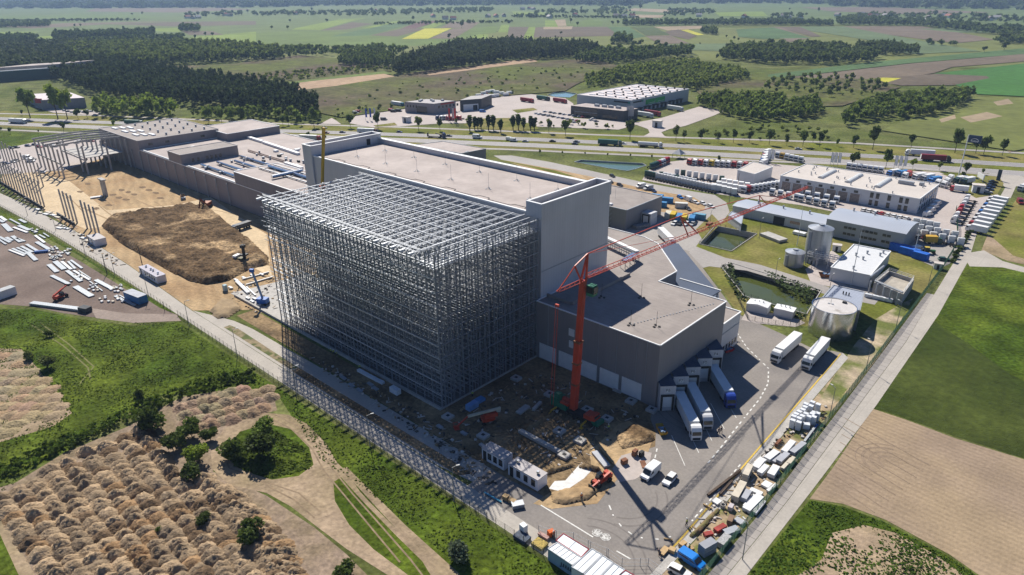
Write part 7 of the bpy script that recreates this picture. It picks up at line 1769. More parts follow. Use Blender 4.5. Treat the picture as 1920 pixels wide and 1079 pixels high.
# containers behind the rear hall
KC = Kit(); m = MB(); m.bx(-3, -1.22, 0, 3, 1.22, 2.6); i_ = KC.part('container_body', m, matte_obj); m = MB()
for k in range(12): m.bx(-2.9 + k * .5, -1.27, .1, -2.7 + k * .5, -1.22, 2.5)
KC.part('corrugation', m, matte_obj, i_); m = MB(); m.bx(3.0, -1.1, .1, 3.05, 1.1, 2.5); KC.part('door', m, matte_obj)
YEL, BLU = (.52, .36, .02), (.03, .19, .42)
for px, py, col, lb, rz in ((1232, 374, BLU, 'blue container nearest the rear hall roof', .3), (1250, 380, BLU, 'large blue container beside the white van, upper left', .3), (1238, 388, BLU, 'blue container half hidden by the rear hall', .3), (1252, 408, (.55, .52, .42), 'cream container at the left end of the coloured row', -1.2), (1262, 409, YEL, 'yellow container left in the coloured row', -1.2), (1273, 413, BLU, 'blue container between two yellow ones', -1.2), (1283, 414, YEL, 'yellow container between two blue ones', -1.2), (1297, 416, BLU, 'blue container at the right end of the coloured row', -1.2), (1310, 411, (.12, .3, .42), 'small teal container beside the road bend', .2), (1277, 390, (.6, .6, .57), 'white container on the sand behind the coloured row', .5)):
    KC.put('container', lb, 'container', g(px, py), rz, None, col)
for px, py, lb, s_ in ((1690, 472, 'long bright blue container at the gate yard', (1.5, 1.1, 1.1)), (1704, 478, 'bright blue container in front of the long one', (1.2, 1.1, 1.1)), (1725, 486, 'short bright blue container at the right of the gate yard', (.9, 1.2, 1.1))):
    KC.put('container', lb, 'container', g(px, py), -.18, None, (.015, .13, .55), s_)
KS = Kit(); m = MB(); vs = [(-1.9, -.9, .2), (1.9, -.9, .2), (1.9, .9, .2), (-1.9, .9, .2), (-2.6, -1.1, 1.5), (2.6, -1.1, 1.5), (2.6, 1.1, 1.5), (-2.6, 1.1, 1.5)]
m.add(vs, [(3, 2, 1, 0), (0, 1, 5, 4), (1, 2, 6, 5), (2, 3, 7, 6), (3, 0, 4, 7)]); KS.part('skip_body', m, matte_obj)
m = MB(); rr = random.Random(2)
for k in range(12): m.box(rr.uniform(-1.8, 1.8), rr.uniform(-.7, .7), .5, rr.uniform(.4, 1.1), rr.uniform(.3, .8), rr.uniform(.5, 1.1), rr.uniform(0, 3))
KS.part('rubbish', m, mat('mixed_waste', (.30, .36, .46), var=.5, scale=1.5, col2=(.04, .14, .30), mixscale=.7))
KS.put('skip', 'yellow skip filled with blue and white waste at the dock corner', 'skip', g(1240, 811), -.7, None, (.50, .30, .03), .8)
KS.put('skip', 'rusty brown skip at the corner of the treatment building', 'skip', g(1548, 520), .5, None, (.22, .09, .04))
KS.put('skip', 'red skip at the far end of the loading hall', 'skip', g(1365, 660), 1.2, None, (.42, .03, .03), .7)
# stacks of white-wrapped blocks by the yard edge
KB = Kit(); m = MB(); m.box(0, 0, .12, 1.15, 1.0, 1.15); m.box(0, 0, 1.27, 1.15, 1.0, 1.1); KB.part('wrapped_stack', m, plastic_white); m = MB()
for y in (-.4, 0, .4): m.box(0, y, 0, 1.2, .12, .12)
KB.part('pallet', m, timber)
BK = [(695, 385), (785, 415), (710, 325), (790, 355), (745, 290), (835, 320), (790, 255), (890, 285), (845, 225), (940, 330), (1010, 335), (985, 290), (1010, 268), (1065, 280), (875, 185), (890, 140), (965, 170), (990, 112), (1075, 148)]
for i, (u, v) in enumerate(BK):
    x, y = g(1400 + u / 8, 740 + v / 8, 2.3)
    KB.put('block_pallet', 'white wrapped pallet of blocks in the cluster beside the yellow line', 'pallet', (x, y, .06), R.uniform(-.06, .06), 'white block pallets by the yellow line')
x, y = g(1400 + 895 / 8, 740 + 470 / 8, .8)
KB.put('block_pallet', 'single low blue-tinted film-wrapped pallet in front of the white cluster', 'pallet', (x, y, .06), .4, None, None, (1.3, 1.2, .6))
# goods along the fence: panels, timber, pipes
def goods(name, label, cat, a, b_, w, h, m_, layers=1, z=.08, pxo=None, group=None, gap=.05):
    o = pxo or (0, 0, 1)
    A, B_ = Vector(g(o[0] + a[0] / o[2], o[1] + a[1] / o[2])), Vector(g(o[0] + b_[0] / o[2], o[1] + b_[1] / o[2]))
    c = (A + B_) / 2; L_ = (B_ - A).length; d = B_ - A
    m = MB(); R2 = random.Random(int(a[0] * 7 + a[1]))
    lh = h / layers
    for k in range(layers): m.box(R2.uniform(-.06, .06), R2.uniform(-.05, .05), z + .12 + k * lh, L_, w, lh * (1 - gap), R2.uniform(-.012, .012))
    one = link(name, None)
    t = one; t.location = (c.x, c.y, 0); t.rotation_euler = (0, 0, math.atan2(d.y, d.x)); tag(t, label, cat, group)
    m.build('stack', m_, t)
    m2 = MB()
    for f_ in (-.38, 0, .38): m2.box(L_ * f_, 0, z, .14, w, .12)
    m2.build('bearer', timber, t)
    return t
Q4 = (1260, 860, 8); Q3 = (1200, 940, 7.76); Q5 = (1400, 740, 8)
white_panel = mat('white_sandwich_panel', (.70, .70, .69), rough=.5, var=.07, scale=1.0); grey_panel = mat('grey_sandwich_panel', (.40, .41, .44), rough=.5, var=.08)
cream_panel = mat('cream_panel', (.56, .50, .40), rough=.6, var=.1); cardboard = mat('cardboard', (.48, .33, .17), rough=.8, var=.12, scale=2.0); dark_timber = mat('dark_timber', (.10, .07, .05), rough=.8, var=.25)
G1 = [((1100, 815), (1310, 600), 1.7, .8, white_panel, 'long white panel stack lying nearest the lane fence, lower one'), ((1225, 850), (1370, 665), .9, .6, white_panel, 'narrow white panel stack against the fence beside the long one'), ((1070, 745), (1225, 575), .45, .5, white_panel, 'single white profile left of the long panel stack'),
      ((930, 660), (1060, 430), 1.5, 1.5, cream_panel, 'tall cream panel bundle standing on edge in the middle of the strip'), ((1060, 665), (1145, 540), 1.3, 1.1, grey_panel, 'grey panel bundle with a yellow strap beside the cream one'), ((1175, 490), (1350, 570), 1.2, .6, white_panel, 'white panel stack set across the strip'),
      ((1380, 450), (1450, 385), 1.7, .5, white_panel, 'square white slab stack on bare soil'), ((1470, 300), (1560, 165), 1.6, 1.0, white_panel, 'thick white panel stack right of the bare soil'), ((1085, 350), (1160, 190), 1.3, 1.8, cream_panel, 'tall beige panel bundle beside the yard kerb'),
      ((1235, 190), (1330, 75), 1.6, 1.0, white_panel, 'white panel stack left of a blue-edged stack'), ((1305, 265), (1420, 150), 1.2, .9, white_panel, 'white and blue panel stack right of its white twin'), ((1650, 190), (1790, 40), .8, .7, cream_panel, 'timber-edged stack in blue shade against the fence'),
      ((535, 575), (1020, 195), .5, .45, dark_timber, 'long dark timber baulks along the yellow line'), ((715, 560), (895, 355), .5, .4, dark_timber, 'short dark baulk beside the long baulks'), ((630, 690), (700, 640), 1.5, .4, white_panel, 'small white slab stack near the yellow line'), ((980, 990), (1040, 935), 2.0, .35, grey_panel, 'grey concrete slab framed by boards'),
      ((850, 1010), (890, 915), 1.0, 1.1, mat('brown_crate', (.22, .14, .09), var=.2), 'open brown timber crate'), ((860, 800), (895, 740), .9, 1.0, mat('pinkish_crate', (.52, .47, .48), var=.1), 'pale pinkish box on the strip'), ((470, 705), (600, 775), .3, .3, timber, 'loose boards lying across the strip end'), ((1430, 520), (1560, 420), .7, .5, white_panel, 'white scrap bundles along the fence')]
for a, b_, w, h, m_, lb in G1: goods('panel_stack' if 'panel' in lb or 'slab' in lb else 'stored_goods', lb, 'stack', a, b_, w, h, m_, max(1, int(h / .28)), pxo=Q4)
G2 = [((550, 905), (690, 745), 1.4, .9, white_panel, 'white panel stack with dark marks below the block pallets'), ((670, 915), (850, 765), 1.3, .9, grey_panel, 'grey-white panel stack right of the marked one'), ((295, 1010), (450, 895), 1.6, .9, white_panel, 'white panel stack in the row of three'), ((395, 1040), (520, 925), 1.0, .6, grey_panel, 'grey panel stack in the row of three'), ((470, 1050), (600, 925), 1.3, .9, grey_panel, 'pale grey panel stack in the row of three, nearest the fence'), ((620, 1080), (700, 985), .9, .8, cream_panel, 'beige stack in blue shade at the fence'),
      ((860, 730), (1010, 520), .5, .5, mat('pipe_grey', (.40, .42, .43)), 'grey pipes lying below the block pallets'), ((940, 610), (1060, 470), .35, .4, blue_p, 'blue profile lying beside the grey pipes'), ((430, 790), (500, 715), .6, .8, rust, 'rusty steel bundle at the yard kerb'), ((150, 1090), (240, 1010), 1.6, .9, white_panel, 'white panel stack below the row of three')]
for a, b_, w, h, m_, lb in G2: goods('panel_stack' if 'panel' in lb else 'stored_goods', lb, 'stack', a, b_, w, h, m_, max(1, int(h / .28)), pxo=Q5)
G3 = [((880, 800), (1060, 700), 1.7, 2.3, mat('grey_formwork', (.30, .31, .34), var=.1), 'tall grey stack of formwork panels behind the blue minibus'), ((1150, 690), (1270, 560), 1.6, 1.2, mat('mesh_cages', (.36, .36, .36), var=.3, scale=3), 'stack of wire mesh cages against the fence'), ((1230, 500), (1420, 430), 1.5, .7, grey_steel, 'bundle of grey steel pipes near the fence'), ((930, 520), (1050, 490), 1.0, .6, mat('red_steel', (.33, .05, .04), var=.3), 'dark red steel frames, left bundle'), ((1090, 470), (1230, 390), 1.1, .8, mat('red_steel', (.33, .05, .04), var=.3), 'dark red steel frames, right bundle'),
      ((580, 680), (650, 630), 1.0, .7, cardboard, 'cardboard box stack beside the yellow line end'), ((300, 790), (390, 690), 1.2, .35, cardboard, 'flat cardboard lying beside a bending worker'), ((420, 720), (510, 760), 1.1, .7, cardboard, 'tan box right of the flat cardboard'), ((340, 560), (470, 580), .25, .2, timber, 'loose timber laths at the end of the kerb line'), ((690, 730), (770, 700), .9, .5, timber, 'pile of yellow-tan boards beside a worker')]
for a, b_, w, h, m_, lb in G3: goods('stored_goods', lb, 'stack', a, b_, w, h, m_, max(1, int(h / .25)), pxo=Q3)
mound('earth_mound', [(1288, 1005), (1310, 985), (1340, 955), (1352, 950), (1350, 962), (1318, 1000), (1298, 1013)], .8, .8, .4, mat('bark_spoil', (.22, .15, .08), rough=.95, var=.35, scale=.8, col2=(.12, .13, .04), mixscale=.4, bump=.2, bscale=2), 11, .6)
KR = Kit(); m = MB(); m.lathe([(.55, 0), (.55, .9), (.42, .9), (.42, .1)], 20); KR.part('concrete_ring', m, concrete)
KR.put('concrete_ring', 'grey concrete well ring on the strip', 'well ring', g(1260 + 760 / 8, 860 + 740 / 8))
KT = Kit(); m = MB(); m.lathe([(.25, 0), (.5, .02), (.5, .26), (.25, .28), (.25, 0)], 16); KT.part('tyre', m, rubber)
for i, (u, v) in enumerate(((440, 870), (360, 840), (300, 860), (310, 890))): KT.put('tyre', 'black tyre lying in the heap by the yard kerb', 'tyre', g(1400 + u / 8, 740 + v / 8), 0, 'tyres by the yard kerb')
# white pad footings and precast pieces on the dark soil before the hall
KF = Kit(); m = MB(); m.box(0, 0, .05, 2.5, 2.3, .7); i_ = KF.part('footing_block', m, pale_concrete); m = MB(); m.box(0, 0, .75, .8, .8, .06); KF.part('socket', m, black, i_)
for i, (px, py, lb) in enumerate(((1049, 811, 'white pad footing left of the pit corner'), (1087, 829, 'white pad footing beside the mast shadow'), (1058, 857, 'white pad footing at the end of the precast beam'), (1101, 771, 'white pad footing behind the crane carrier'), (1138, 788, 'white pad footing right of the crane cab'), (1031, 742, 'white pad footing below the hanging ropes'), (840, 784, 'white pad footing near the rack corner'), (906, 820, 'white pad footing between boom lift and cabin'), (968, 712, 'white pad footing close to the hall corner'), (1183, 755, 'white pad footing at the hall plinth, left'), (1222, 771, 'white pad footing at the hall plinth, right'), (1160, 733, 'white pad footing under the white plinth panels'))):
    KF.put('pad_footing', lb, 'footing', g(px, py), .05, 'white pad footings')
goods('precast_beam', 'white precast beam running to a footing across the soil', 'beam', (975, 812), (1050, 852), 1.1, .8, pale_concrete)
goods('precast_slab', 'pair of white precast panels lying right of the boom lift', 'panel', (972, 778), (990, 764), 1.6, .5, pale_concrete); goods('precast_slab', 'narrow white precast panel right of a broader pair', 'panel', (1000, 772), (1014, 758), .8, .7, pale_concrete)
goods('wrapped_bundle', 'blue-tinted wrapped bundle by the rack corner', 'bundle', (877, 772), (894, 762), 1.6, 1.6, mat('blue_film', (.20, .36, .62), rough=.3)); goods('wrapped_bundle', 'blue tarpaulin bundle behind the wrapped one', 'bundle', (888, 760), (906, 750), 1.8, .8, mat('blue_film', (.12, .28, .55), rough=.4))
goods('wrapped_bundle', 'white box bundle beside the long front of the racking', 'bundle', (734, 734), (748, 742), 1.4, 1.6, plastic_white)
for i in range(5): goods('wrapped_bundle', 'long white bundle lying along the rack kerb, %s from the left' % nth(i), 'bundle', (672 + i * 9.5, 697 + i * 5), (681 + i * 9.5, 702 + i * 5), 1.0, .7, plastic_white, group='white bundles along the rack kerb')
for i, (px, py) in enumerate(((655, 722), (670, 731), (690, 720), (700, 728), (640, 708), (820, 800), (865, 812), (900, 835))): goods('steel_bundle', 'steel part bundle on the dark strip before the racking', 'bundle', (px, py), (px + 9, py + 6), .9, .4, grey_steel, group='steel bundles on the strip before the racking')
goods('pallet_stack', 'brown timber pallets beside the lane, left stack', 'pallets', (944, 935), (953, 939), 1.1, .9, timber, 5); goods('pallet_stack', 'brown timber pallets beside the lane, right stack', 'pallets', (955, 941), (966, 947), 1.1, .8, timber, 5)
goods('pipe_bundle', 'thin blue pipe lying along the lane edge', 'pipes', (909, 926), (940, 944), .3, .25, mat('cyan_pipe', (.08, .35, .5)))
goods('scaffold_bundle', 'white steel frame parts lying on the lane right of the pallets', 'frame', (960, 952), (982, 948), 1.6, .8, grey_steel, 3)
goods('steel_girder', 'white steel girder on the slab left of the racking', 'girder', (444, 530), (466, 552), 1.2, .7, bright_steel); goods('steel_girder', 'thin white girder beside the thicker one on the slab', 'girder', (462, 540), (480, 556), .5, .4, white_panel)
goods('steel_girder', 'long white girder lying across the far edge of the slab', 'girder', (462, 536), (512, 521), .5, .4, white_panel); goods('steel_girder', 'second long white girder across the far edge of the slab', 'girder', (455, 526), (505, 512), .5, .4, white_panel)
for i, (px, py) in enumerate(((430, 540), (440, 526), (455, 522), (470, 517), (488, 515), (475, 561), (482, 572), (470, 566), (462, 560))): goods('steel_bundle', 'small steel parts on the slab left of the racking, piece %s from the left' % nth(sorted((430, 440, 455, 470, 488, 475, 482, 470, 462)).index(px)), 'bundle', (px, py), (px + 6, py + 3), .8, .5, grey_steel if i % 2 else white_panel, group='steel parts on the slab')
goods('portable_toilet', 'pale blue portable toilet at the corner of the slab', 'toilet', (421, 545), (425, 547), 1.2, 2.3, mat('toilet_blue', (.35, .48, .52)))
# left gravel yard: bundles of pale steel profiles
ZA = (0, 395, 8.09); ZB = (80, 460, 8.09); ZC = (180, 480, 8.09)
LB = [(ZA, (0, 100), (95, 165), 1.6), (ZA, (-20, 150), (60, 190), 1.6), (ZA, (60, 215), (165, 325), 2.6), (ZA, (150, 140), (310, 225), .9), (ZA, (300, 145), (400, 195), 1.6), (ZA, (290, 240), (450, 310), 2.0), (ZA, (210, 265), (420, 345), 1.3), (ZA, (-10, 410), (160, 495), 1.4), (ZA, (-30, 440), (95, 525), .9), (ZA, (100, 420), (190, 470), 1.6), (ZA, (190, 400), (320, 490), 1.8), (ZA, (250, 430), (380, 480), 1.2),
      (ZA, (140, 610), (370, 700), 1.0), (ZA, (190, 590), (400, 680), 1.2), (ZA, (260, 575), (410, 640), 1.0), (ZA, (330, 555), (500, 645), 1.3), (ZA, (410, 525), (570, 630), 1.4), (ZA, (420, 640), (550, 770), 1.9), (ZA, (535, 390), (680, 500), 1.2), (ZA, (555, 490), (750, 600), 1.8), (ZA, (600, 380), (690, 430), .8), (ZA, (660, 355), (750, 410), .6),
      (ZB, (100, 305), (220, 420), 2.0), (ZB, (190, 260), (330, 380), 2.2), (ZB, (290, 260), (440, 380), 1.2), (ZB, (390, 260), (500, 370), 1.0), (ZB, (430, 240), (600, 365), 1.0), (ZB, (140, 475), (400, 605), 1.6), (ZB, (500, 640), (750, 790), 2.3), (ZB, (370, 400), (590, 560), 1.6), (ZB, (470, 400), (720, 540), 1.0), (ZB, (550, 400), (740, 520), .5), (ZB, (810, 540), (1070, 680), 1.8), (ZB, (720, 560), (910, 710), .4), (ZC, (290, 625), (600, 765), .8), (ZC, (360, 610), (540, 720), .4)]
prof = mat('pale_steel_profile', (.43, .46, .48), rough=.45, metal=.2, var=.12, scale=2.0, seams=[('Y', .35, .07, .55)])
for i, (z_, a, b_, w) in enumerate(LB): goods('profile_bundle', 'bundle of pale steel profiles lying on the gravel yard left of the lane', 'profiles', a, b_, w * .85, .34, white_panel if i % 6 == 0 else prof, 2, .04, z_, 'pale profile bundles on the gravel yard')
RB = random.Random(8)
SB = [(740 + RB.uniform(0, 330), 560 + RB.uniform(0, 200), ZA) for _ in range(44)] + [(480 + RB.uniform(0, 150), 280 + RB.uniform(0, 80), ZA) for _ in range(8)] + [(400 + RB.uniform(0, 200), 450 + RB.uniform(0, 110), ZB) for _ in range(10)] + [(680 + RB.uniform(0, 220), 600 + RB.uniform(0, 140), ZB) for _ in range(10)] + [(60 + RB.uniform(0, 370), 600 + RB.uniform(0, 110), ZC) for _ in range(12)] + [(220 + RB.uniform(0, 190), 430 + RB.uniform(0, 130), ZC) for _ in range(14)]
for i, (u, v, z_) in enumerate(SB): goods('parts_pallet', 'small pale pallet of parts among the profile bundles on the gravel yard', 'pallet', (u - 11, v - 5), (u + 11, v + 5), .7, .45, (white_panel, cream_panel, prof, grey_panel)[i % 4], 1, .04, z_, 'small parts pallets on the gravel yard')
goods('tarpaulin', 'blue tarpaulin thrown over profiles on the gravel yard', 'tarpaulin', (ZA[0] + 530 / 8.09, ZA[1] + 650 / 8.09), (ZA[0] + 740 / 8.09, ZA[1] + 630 / 8.09), 1.4, .8, mat('tarp_blue', (.05, .12, .32)))
goods('profile_bundle', 'very long grey profile bundle along the lower edge of the gravel yard', 'profiles', (60, 571), (165, 585), 2.0, .7, prof, 2); goods('tarpaulin', 'dark bale at the end of the very long profile bundle', 'bale', (153, 583), (168, 586), 2.4, 1.6, mat('dark_bale', (.06, .065, .07)))
for i, (px, py) in enumerate(((66, 393), (70, 399), (82, 402), (88, 399), (96, 404), (104, 408), (108, 428), (112, 424), (120, 429), (148, 441), (152, 447), (160, 452))): goods('formwork_pile', 'pale formwork piece on the soil between column rows and lane', 'formwork', (px, py), (px + 9, py + 2), 1.4, .4, (white_panel, cream_panel)[i % 2], 1, .06, None, 'formwork pieces by the column rows')
goods('concrete_plank', 'pair of white planks on the sand beside the column portal', 'planks', (170, 373), (192, 370), 2.2, .6, white_panel, 2)
goods('concrete_beams', 'row of pale concrete beams stacked on the lawn by the small tank', 'beams', (1432, 441), (1468, 455), 5.0, 1.1, pale_concrete, 2); goods('trestle_tables', 'white boards on trestles behind the concrete beams', 'boards', (1488, 438), (1510, 443), 2.6, 1.2, white_paint, 1)
for i in range(8): goods('tank_row', 'white plastic tank in the row beside the pump house, %s from the left' % nth(i), 'plastic tank', (1621 + i * 6.6, 556.5 + i * 1.5), (1627 + i * 6.6, 558 + i * 1.5), 1.1, 1.2, plastic_white, group='white plastic tanks by the pump house')
goods('scrap_heap', 'pallets and scrap in the shade of the rear hall wall', 'scrap', (1190, 430), (1215, 424), 3.0, 1.4, mat('grey_scrap', (.22, .22, .23), var=.4, scale=2), 3)
goods('mixer', 'cement mixer and rebar stools on the round paving', 'mixer', (1187, 853), (1193, 856), 1.4, 1.4, rust, 2); goods('mixer', 'dark barrow and bucket right of the cement mixer', 'barrow', (1200, 855), (1205, 858), 1.2, 1.3, black, 2); goods('mixer', 'brown workbench with rebar on the round paving', 'bench', (1166, 872), (1175, 868), 1.0, 1.1, rust, 2)
goods('ladder_frame', 'brown ladder-like frame lying left of the white van', 'frame', (1204, 866), (1209, 879), 1.2, .1, rust, 1, .1)
goods('formwork_stack', 'grey formwork shuttering at the pit corner with timber edge', 'shuttering', (1115, 850), (1138, 878), 1.6, .5, grey_panel, 1, .1); goods('timber_plank', 'long timber planks beside the grey shuttering', 'planks', (1124, 842), (1150, 872), .5, .3, timber, 1, .3)
# machinery and goods behind the lower fence
goods('generator', 'white generator box behind the lower fence', 'generator', (978, 1001), (986, 996), 1.3, 1.9, white_paint); goods('compressor', 'orange machine between generator and cabins', 'machine', (1028, 1008), (1038, 1004), 1.0, 1.3, mat('hi_orange', (.6, .12, .02))); goods('scaffold_parts', 'pile of yellow and dark scaffold parts left of the pale blue cabin', 'scaffold parts', (1002, 1018), (1022, 1030), 2.2, .6, mat('yellow_black', (.34, .25, .06), var=.6, scale=3), 3); goods('scaffold_parts', 'pinkish bench and scaffold planks behind the fence', 'planks', (1010, 1003), (1028, 1014), .8, .5, mat('pink_board', (.45, .28, .24)), 2); goods('tool_boxes', 'dark tool boxes at the foot of the white generator', 'boxes', (968, 1004), (990, 1018), 2.0, .6, mat('dark_boxes', (.06, .08, .12), var=.4, scale=2), 2)
# loose site debris: planks, offcuts, clods, nobody could count them
def litter(nm, lb, poly, n, seed, m_, smax):
    P = pxs(poly); rg = random.Random(seed); mb = MB(); xs = [p[0] for p in P]; ys = [p[1] for p in P]; k = 0
    while k < n:
        x, y = rg.uniform(min(xs), max(xs)), rg.uniform(min(ys), max(ys))
        if inpoly(x, y, P):
            k += 1
            if rg.random() < .45: mb.box(x, y, .06, rg.uniform(.8, smax * 2.2), rg.uniform(.1, .25), rg.uniform(.06, .2), rg.uniform(0, 3))
            else: mb.box(x, y, .06, rg.uniform(.2, smax), rg.uniform(.2, smax * .8), rg.uniform(.1, .5), rg.uniform(0, 3))
    tag(mb.build(nm, m_), lb, 'debris', kind='stuff')
SITE = [(830, 790), (905, 745), (1010, 700), (1200, 770), (1190, 800), (1110, 850), (1090, 880), (1015, 900), (950, 860), (890, 830)]
pale_bits = mat('pale_debris', (.50, .46, .42), rough=.8, var=.35, scale=.8); dark_bits = mat('dark_debris', (.07, .06, .05), rough=.9, var=.4, scale=.8); tan_bits = mat('timber_debris', (.32, .22, .12), rough=.85, var=.35, scale=.8)
for j, (mm, wd_) in enumerate(((pale_bits, 'pale'), (dark_bits, 'dark'), (tan_bits, 'brown'))):
    litter('site_debris', wd_ + ' loose bits scattered over the soil before the loading hall', SITE, 110, 70 + j, mm, 1.0)
    litter('site_debris', wd_ + ' scraps on the strip along the lane fence', [(1270, 1010), (1300, 985), (1470, 810), (1520, 760), (1560, 765), (1500, 850), (1360, 1020), (1330, 1030)], 90, 80 + j, mm, .8)
    litter('site_debris', wd_ + ' scraps on the soil strip before the racking', [(560, 660), (650, 700), (830, 800), (890, 850), (940, 920), (890, 900), (760, 800), (600, 690)], 90, 90 + j, mm, .9)
    litter('site_debris', wd_ + ' bits on the slab left of the racking', [(420, 548), (510, 510), (525, 585), (480, 590)], 40, 96 + j, mm, .9)
    litter('site_debris', wd_ + ' bits along the foot of the column rows', [(0, 345), (120, 410), (190, 460), (240, 500), (225, 505), (150, 460), (80, 405), (0, 360)], 70, 99 + j, mm, 1.2)
# ================================================================ FENCES, LAMPS, SIGNS
def fence(label, P, h, step, m_, wires, post=.08, dense=0.0, wirew=.035):
    c = P[0]; t = thing('wire_fence', label, 'fence', (c[0], c[1], 0))
    L_ = [Vector((x - c[0], y - c[1])) for x, y in P]; w = MB(); n = 0; pm = MB(); pm.box(0, 0, 0, post, post, h + .1); pme = pm.mesh('post', m_)
    stuffm = MB()
    for i in range(len(L_) - 1):
        a, b_ = L_[i], L_[i + 1]; d = b_ - a; ln = d.length; d.normalize(); k = 0.0
        while k < ln:
            p = a + d * k
            if n < 100:
                o = link('post', pme, t); o.location = (p.x, p.y, 0); n += 1
            else: stuffm.box(p.x, p.y, 0, post, post, h + .1)
            k += step
        for j in range(wires): z = .1 + (h - .15) * j / (wires - 1); w.bar((*a, z), (*b_, z), wirew, wirew)
        if dense:
            k = 0.0
            while k < ln: p = a + d * k; w.bar((p.x, p.y, .05), (p.x, p.y, h), .03, .03); k += dense
    w.build('wire_mesh', m_, t)
    if stuffm.v: o = stuffm.build('post_row', m_, t); o['kind'] = 'stuff'
    return t
fgreen = mat('green_fence_wire', (.03, .10, .055), rough=.5, var=.1); fgrey = mat('dark_fence_wire', (.07, .075, .06), rough=.6, var=.1)
fence('long dark wire fence between the meadow and the concrete lane', [(-224, 78.0), (-170, 77.7), (-117, 77.9), (-72, 78.0), (-44, 78.0)], 1.9, 2.5, fgrey, 6)
fence('dark wire fence between the gravel yard and the concrete lane', [(-420, 73.4), (-350, 77.0), (-300, 77.8), (-228, 78.0)], 1.8, 2.6, fgrey, 4)
fence('green mesh fence along the right-hand lane', [(-39.4, 70), (-39.5, 121), (-41.8, 198), (-45.2, 290), (-47.0, 316)], 2.2, 2.6, fgreen, 9, .1, .5, .04)
fence('green mesh fence of the lorry yard beside the lane', [(-47.5, 322), (-52, 345), (-60, 380)], 2.2, 2.6, fgreen, 10, .1, .4)
fence('dark railing round the upper pond', POND_A + [POND_A[0]], 1.3, 2.4, fgrey, 4); fence('dark railing round the lower pond', POND_B[3:] + POND_B[:1], 1.4, 2.4, fgrey, 4); fence('grey panel fence between lower pond and plant cabins', pxs([(1385, 566), (1402, 600), (1440, 607), (1492, 614), (1512, 600)]), 1.6, 2.2, fgrey, 5, .1, .5)
fence('temporary site fence in front of the bottom cabins', pxs([(1010, 1000), (1043, 1009), (1075, 1013), (1107, 1030), (1140, 1044), (1166, 1062), (1215, 1062), (1240, 1079)]), 1.9, 3.4, grey_steel, 3, .08)
LK = Kit(); m = MB(); m.cyl((0, 0, 0), (0, 0, 8.8), .11, .06, n=6); m.bar((0, 0, 8.7), (.9, .5, 9.0), .1); LK.part('lamp_pole', m, mat('grey_pole', (.26, .26, .25), rough=.6)); m = MB(); m.box(1.1, .6, 8.95, .75, .3, .14, .5); LK.part('lamp_head', m, mat('lamp_head', (.55, .55, .53)))
LP = [(161, 480), (216, 517), (280, 562), (355, 612), (445, 668), (556, 742), (694, 838), (851, 940)]
for i, q in enumerate(LP): LK.put('street_lamp', 'slim street lamp along the lane fence, %s from the left' % nth(i), 'street lamp', g(*q), .6, 'street lamps along the lane fence')
for i, q in enumerate(((105, 433), (52, 405))): LK.put('street_lamp', 'street lamp beside the column rows, %s from the right' % nth(i), 'street lamp', g(*q), .6, 'street lamps by the column rows')
for i, q in enumerate(((1555, 784), (1624, 692), (1680, 614), (1740, 537), (1392, 1050))): LK.put('street_lamp', 'street lamp inside the right-hand lane fence, %s in order of distance' % nth((1, 2, 3, 4, 0)[i]), 'street lamp', g(*q), 2.2, 'street lamps along the right-hand fence')
for i, q in enumerate(((1330, 431), (1367, 380), (1452, 530), (1552, 560), (1423, 448), (1520, 512))): LK.put('street_lamp', 'street lamp in the water works, %s from the left' % nth(sorted((1330, 1367, 1452, 1552, 1423, 1520)).index(q[0])), 'street lamp', g(*q), 1.0, 'street lamps in the water works')
WK = Kit(); m = MB(); m.cyl((0, 0, 0), (0, 0, 8.2), .18, .12, n=7); WK.part('wooden_pole', m, mat('pole_wood', (.07, .06, .05), rough=.9)); WK.put('utility_pole', 'dark wooden pole on the grass between lane and gravel yard', 'pole', g(201, 515)); WK.put('utility_pole', 'dark wooden pole behind the long white cabin', 'pole', g(267, 498)); WK.put('utility_pole', 'short dark post at the lane junction below the blue container', 'pole', g(309, 585), 0, None, None, .45)
MK = Kit(); m = MB(); m.cyl((0, 0, 0), (0, 0, 16), .16, .07, n=8); MK.part('mast', m, white_paint)
for q, s_, lb in (((1595, 535), 1.35, 'tall white lightning mast in front of the treatment building'), ((1494, 462), 1.05, 'tall white lightning mast between the two tanks'), ((1713, 480), 1.05, 'tall white lightning mast by the blue containers')): MK.put('lightning_mast', lb, 'mast', g(*q), 0, None, None, (1, 1, s_))
# pole sign of the lorry dealer: white arc and letters on dark blue
x, y = g(1797, 331); hz = hgt(253, x, y); lo = hgt(267, x, y)
t = thing('pole_sign', 'dark blue pole sign with a white arc high above the dealer lawn', 'sign', (x, y, 0))
m = MB(); m.cyl((0, 0, 0), (0, 0, hz), .35, .22, n=10); m.build('pole', white_paint, t)
m = MB(); m.bx(.3, -.25, lo, 6.6, .25, hz); bd = m.build('sign_board', mat('sign_blue', (.02, .045, .10), rough=.4), t)
m = MB(); cx, cz = 3.45, lo + .35
for k in range(14):
    a0, a1 = math.pi * k / 14, math.pi * (k + 1) / 14
    m.bar((cx + 1.9 * math.cos(a0), -.3, cz + .55 + 1.5 * math.sin(a0)), (cx + 1.9 * math.cos(a1), -.3, cz + .55 + 1.5 * math.sin(a1)), .12, .2)
MG = {'M': ('10001', '11011', '10101', '10001', '10001'), 'A': ('01110', '10001', '11111', '10001', '10001'), 'N': ('10001', '11001', '10101', '10011', '10001')}
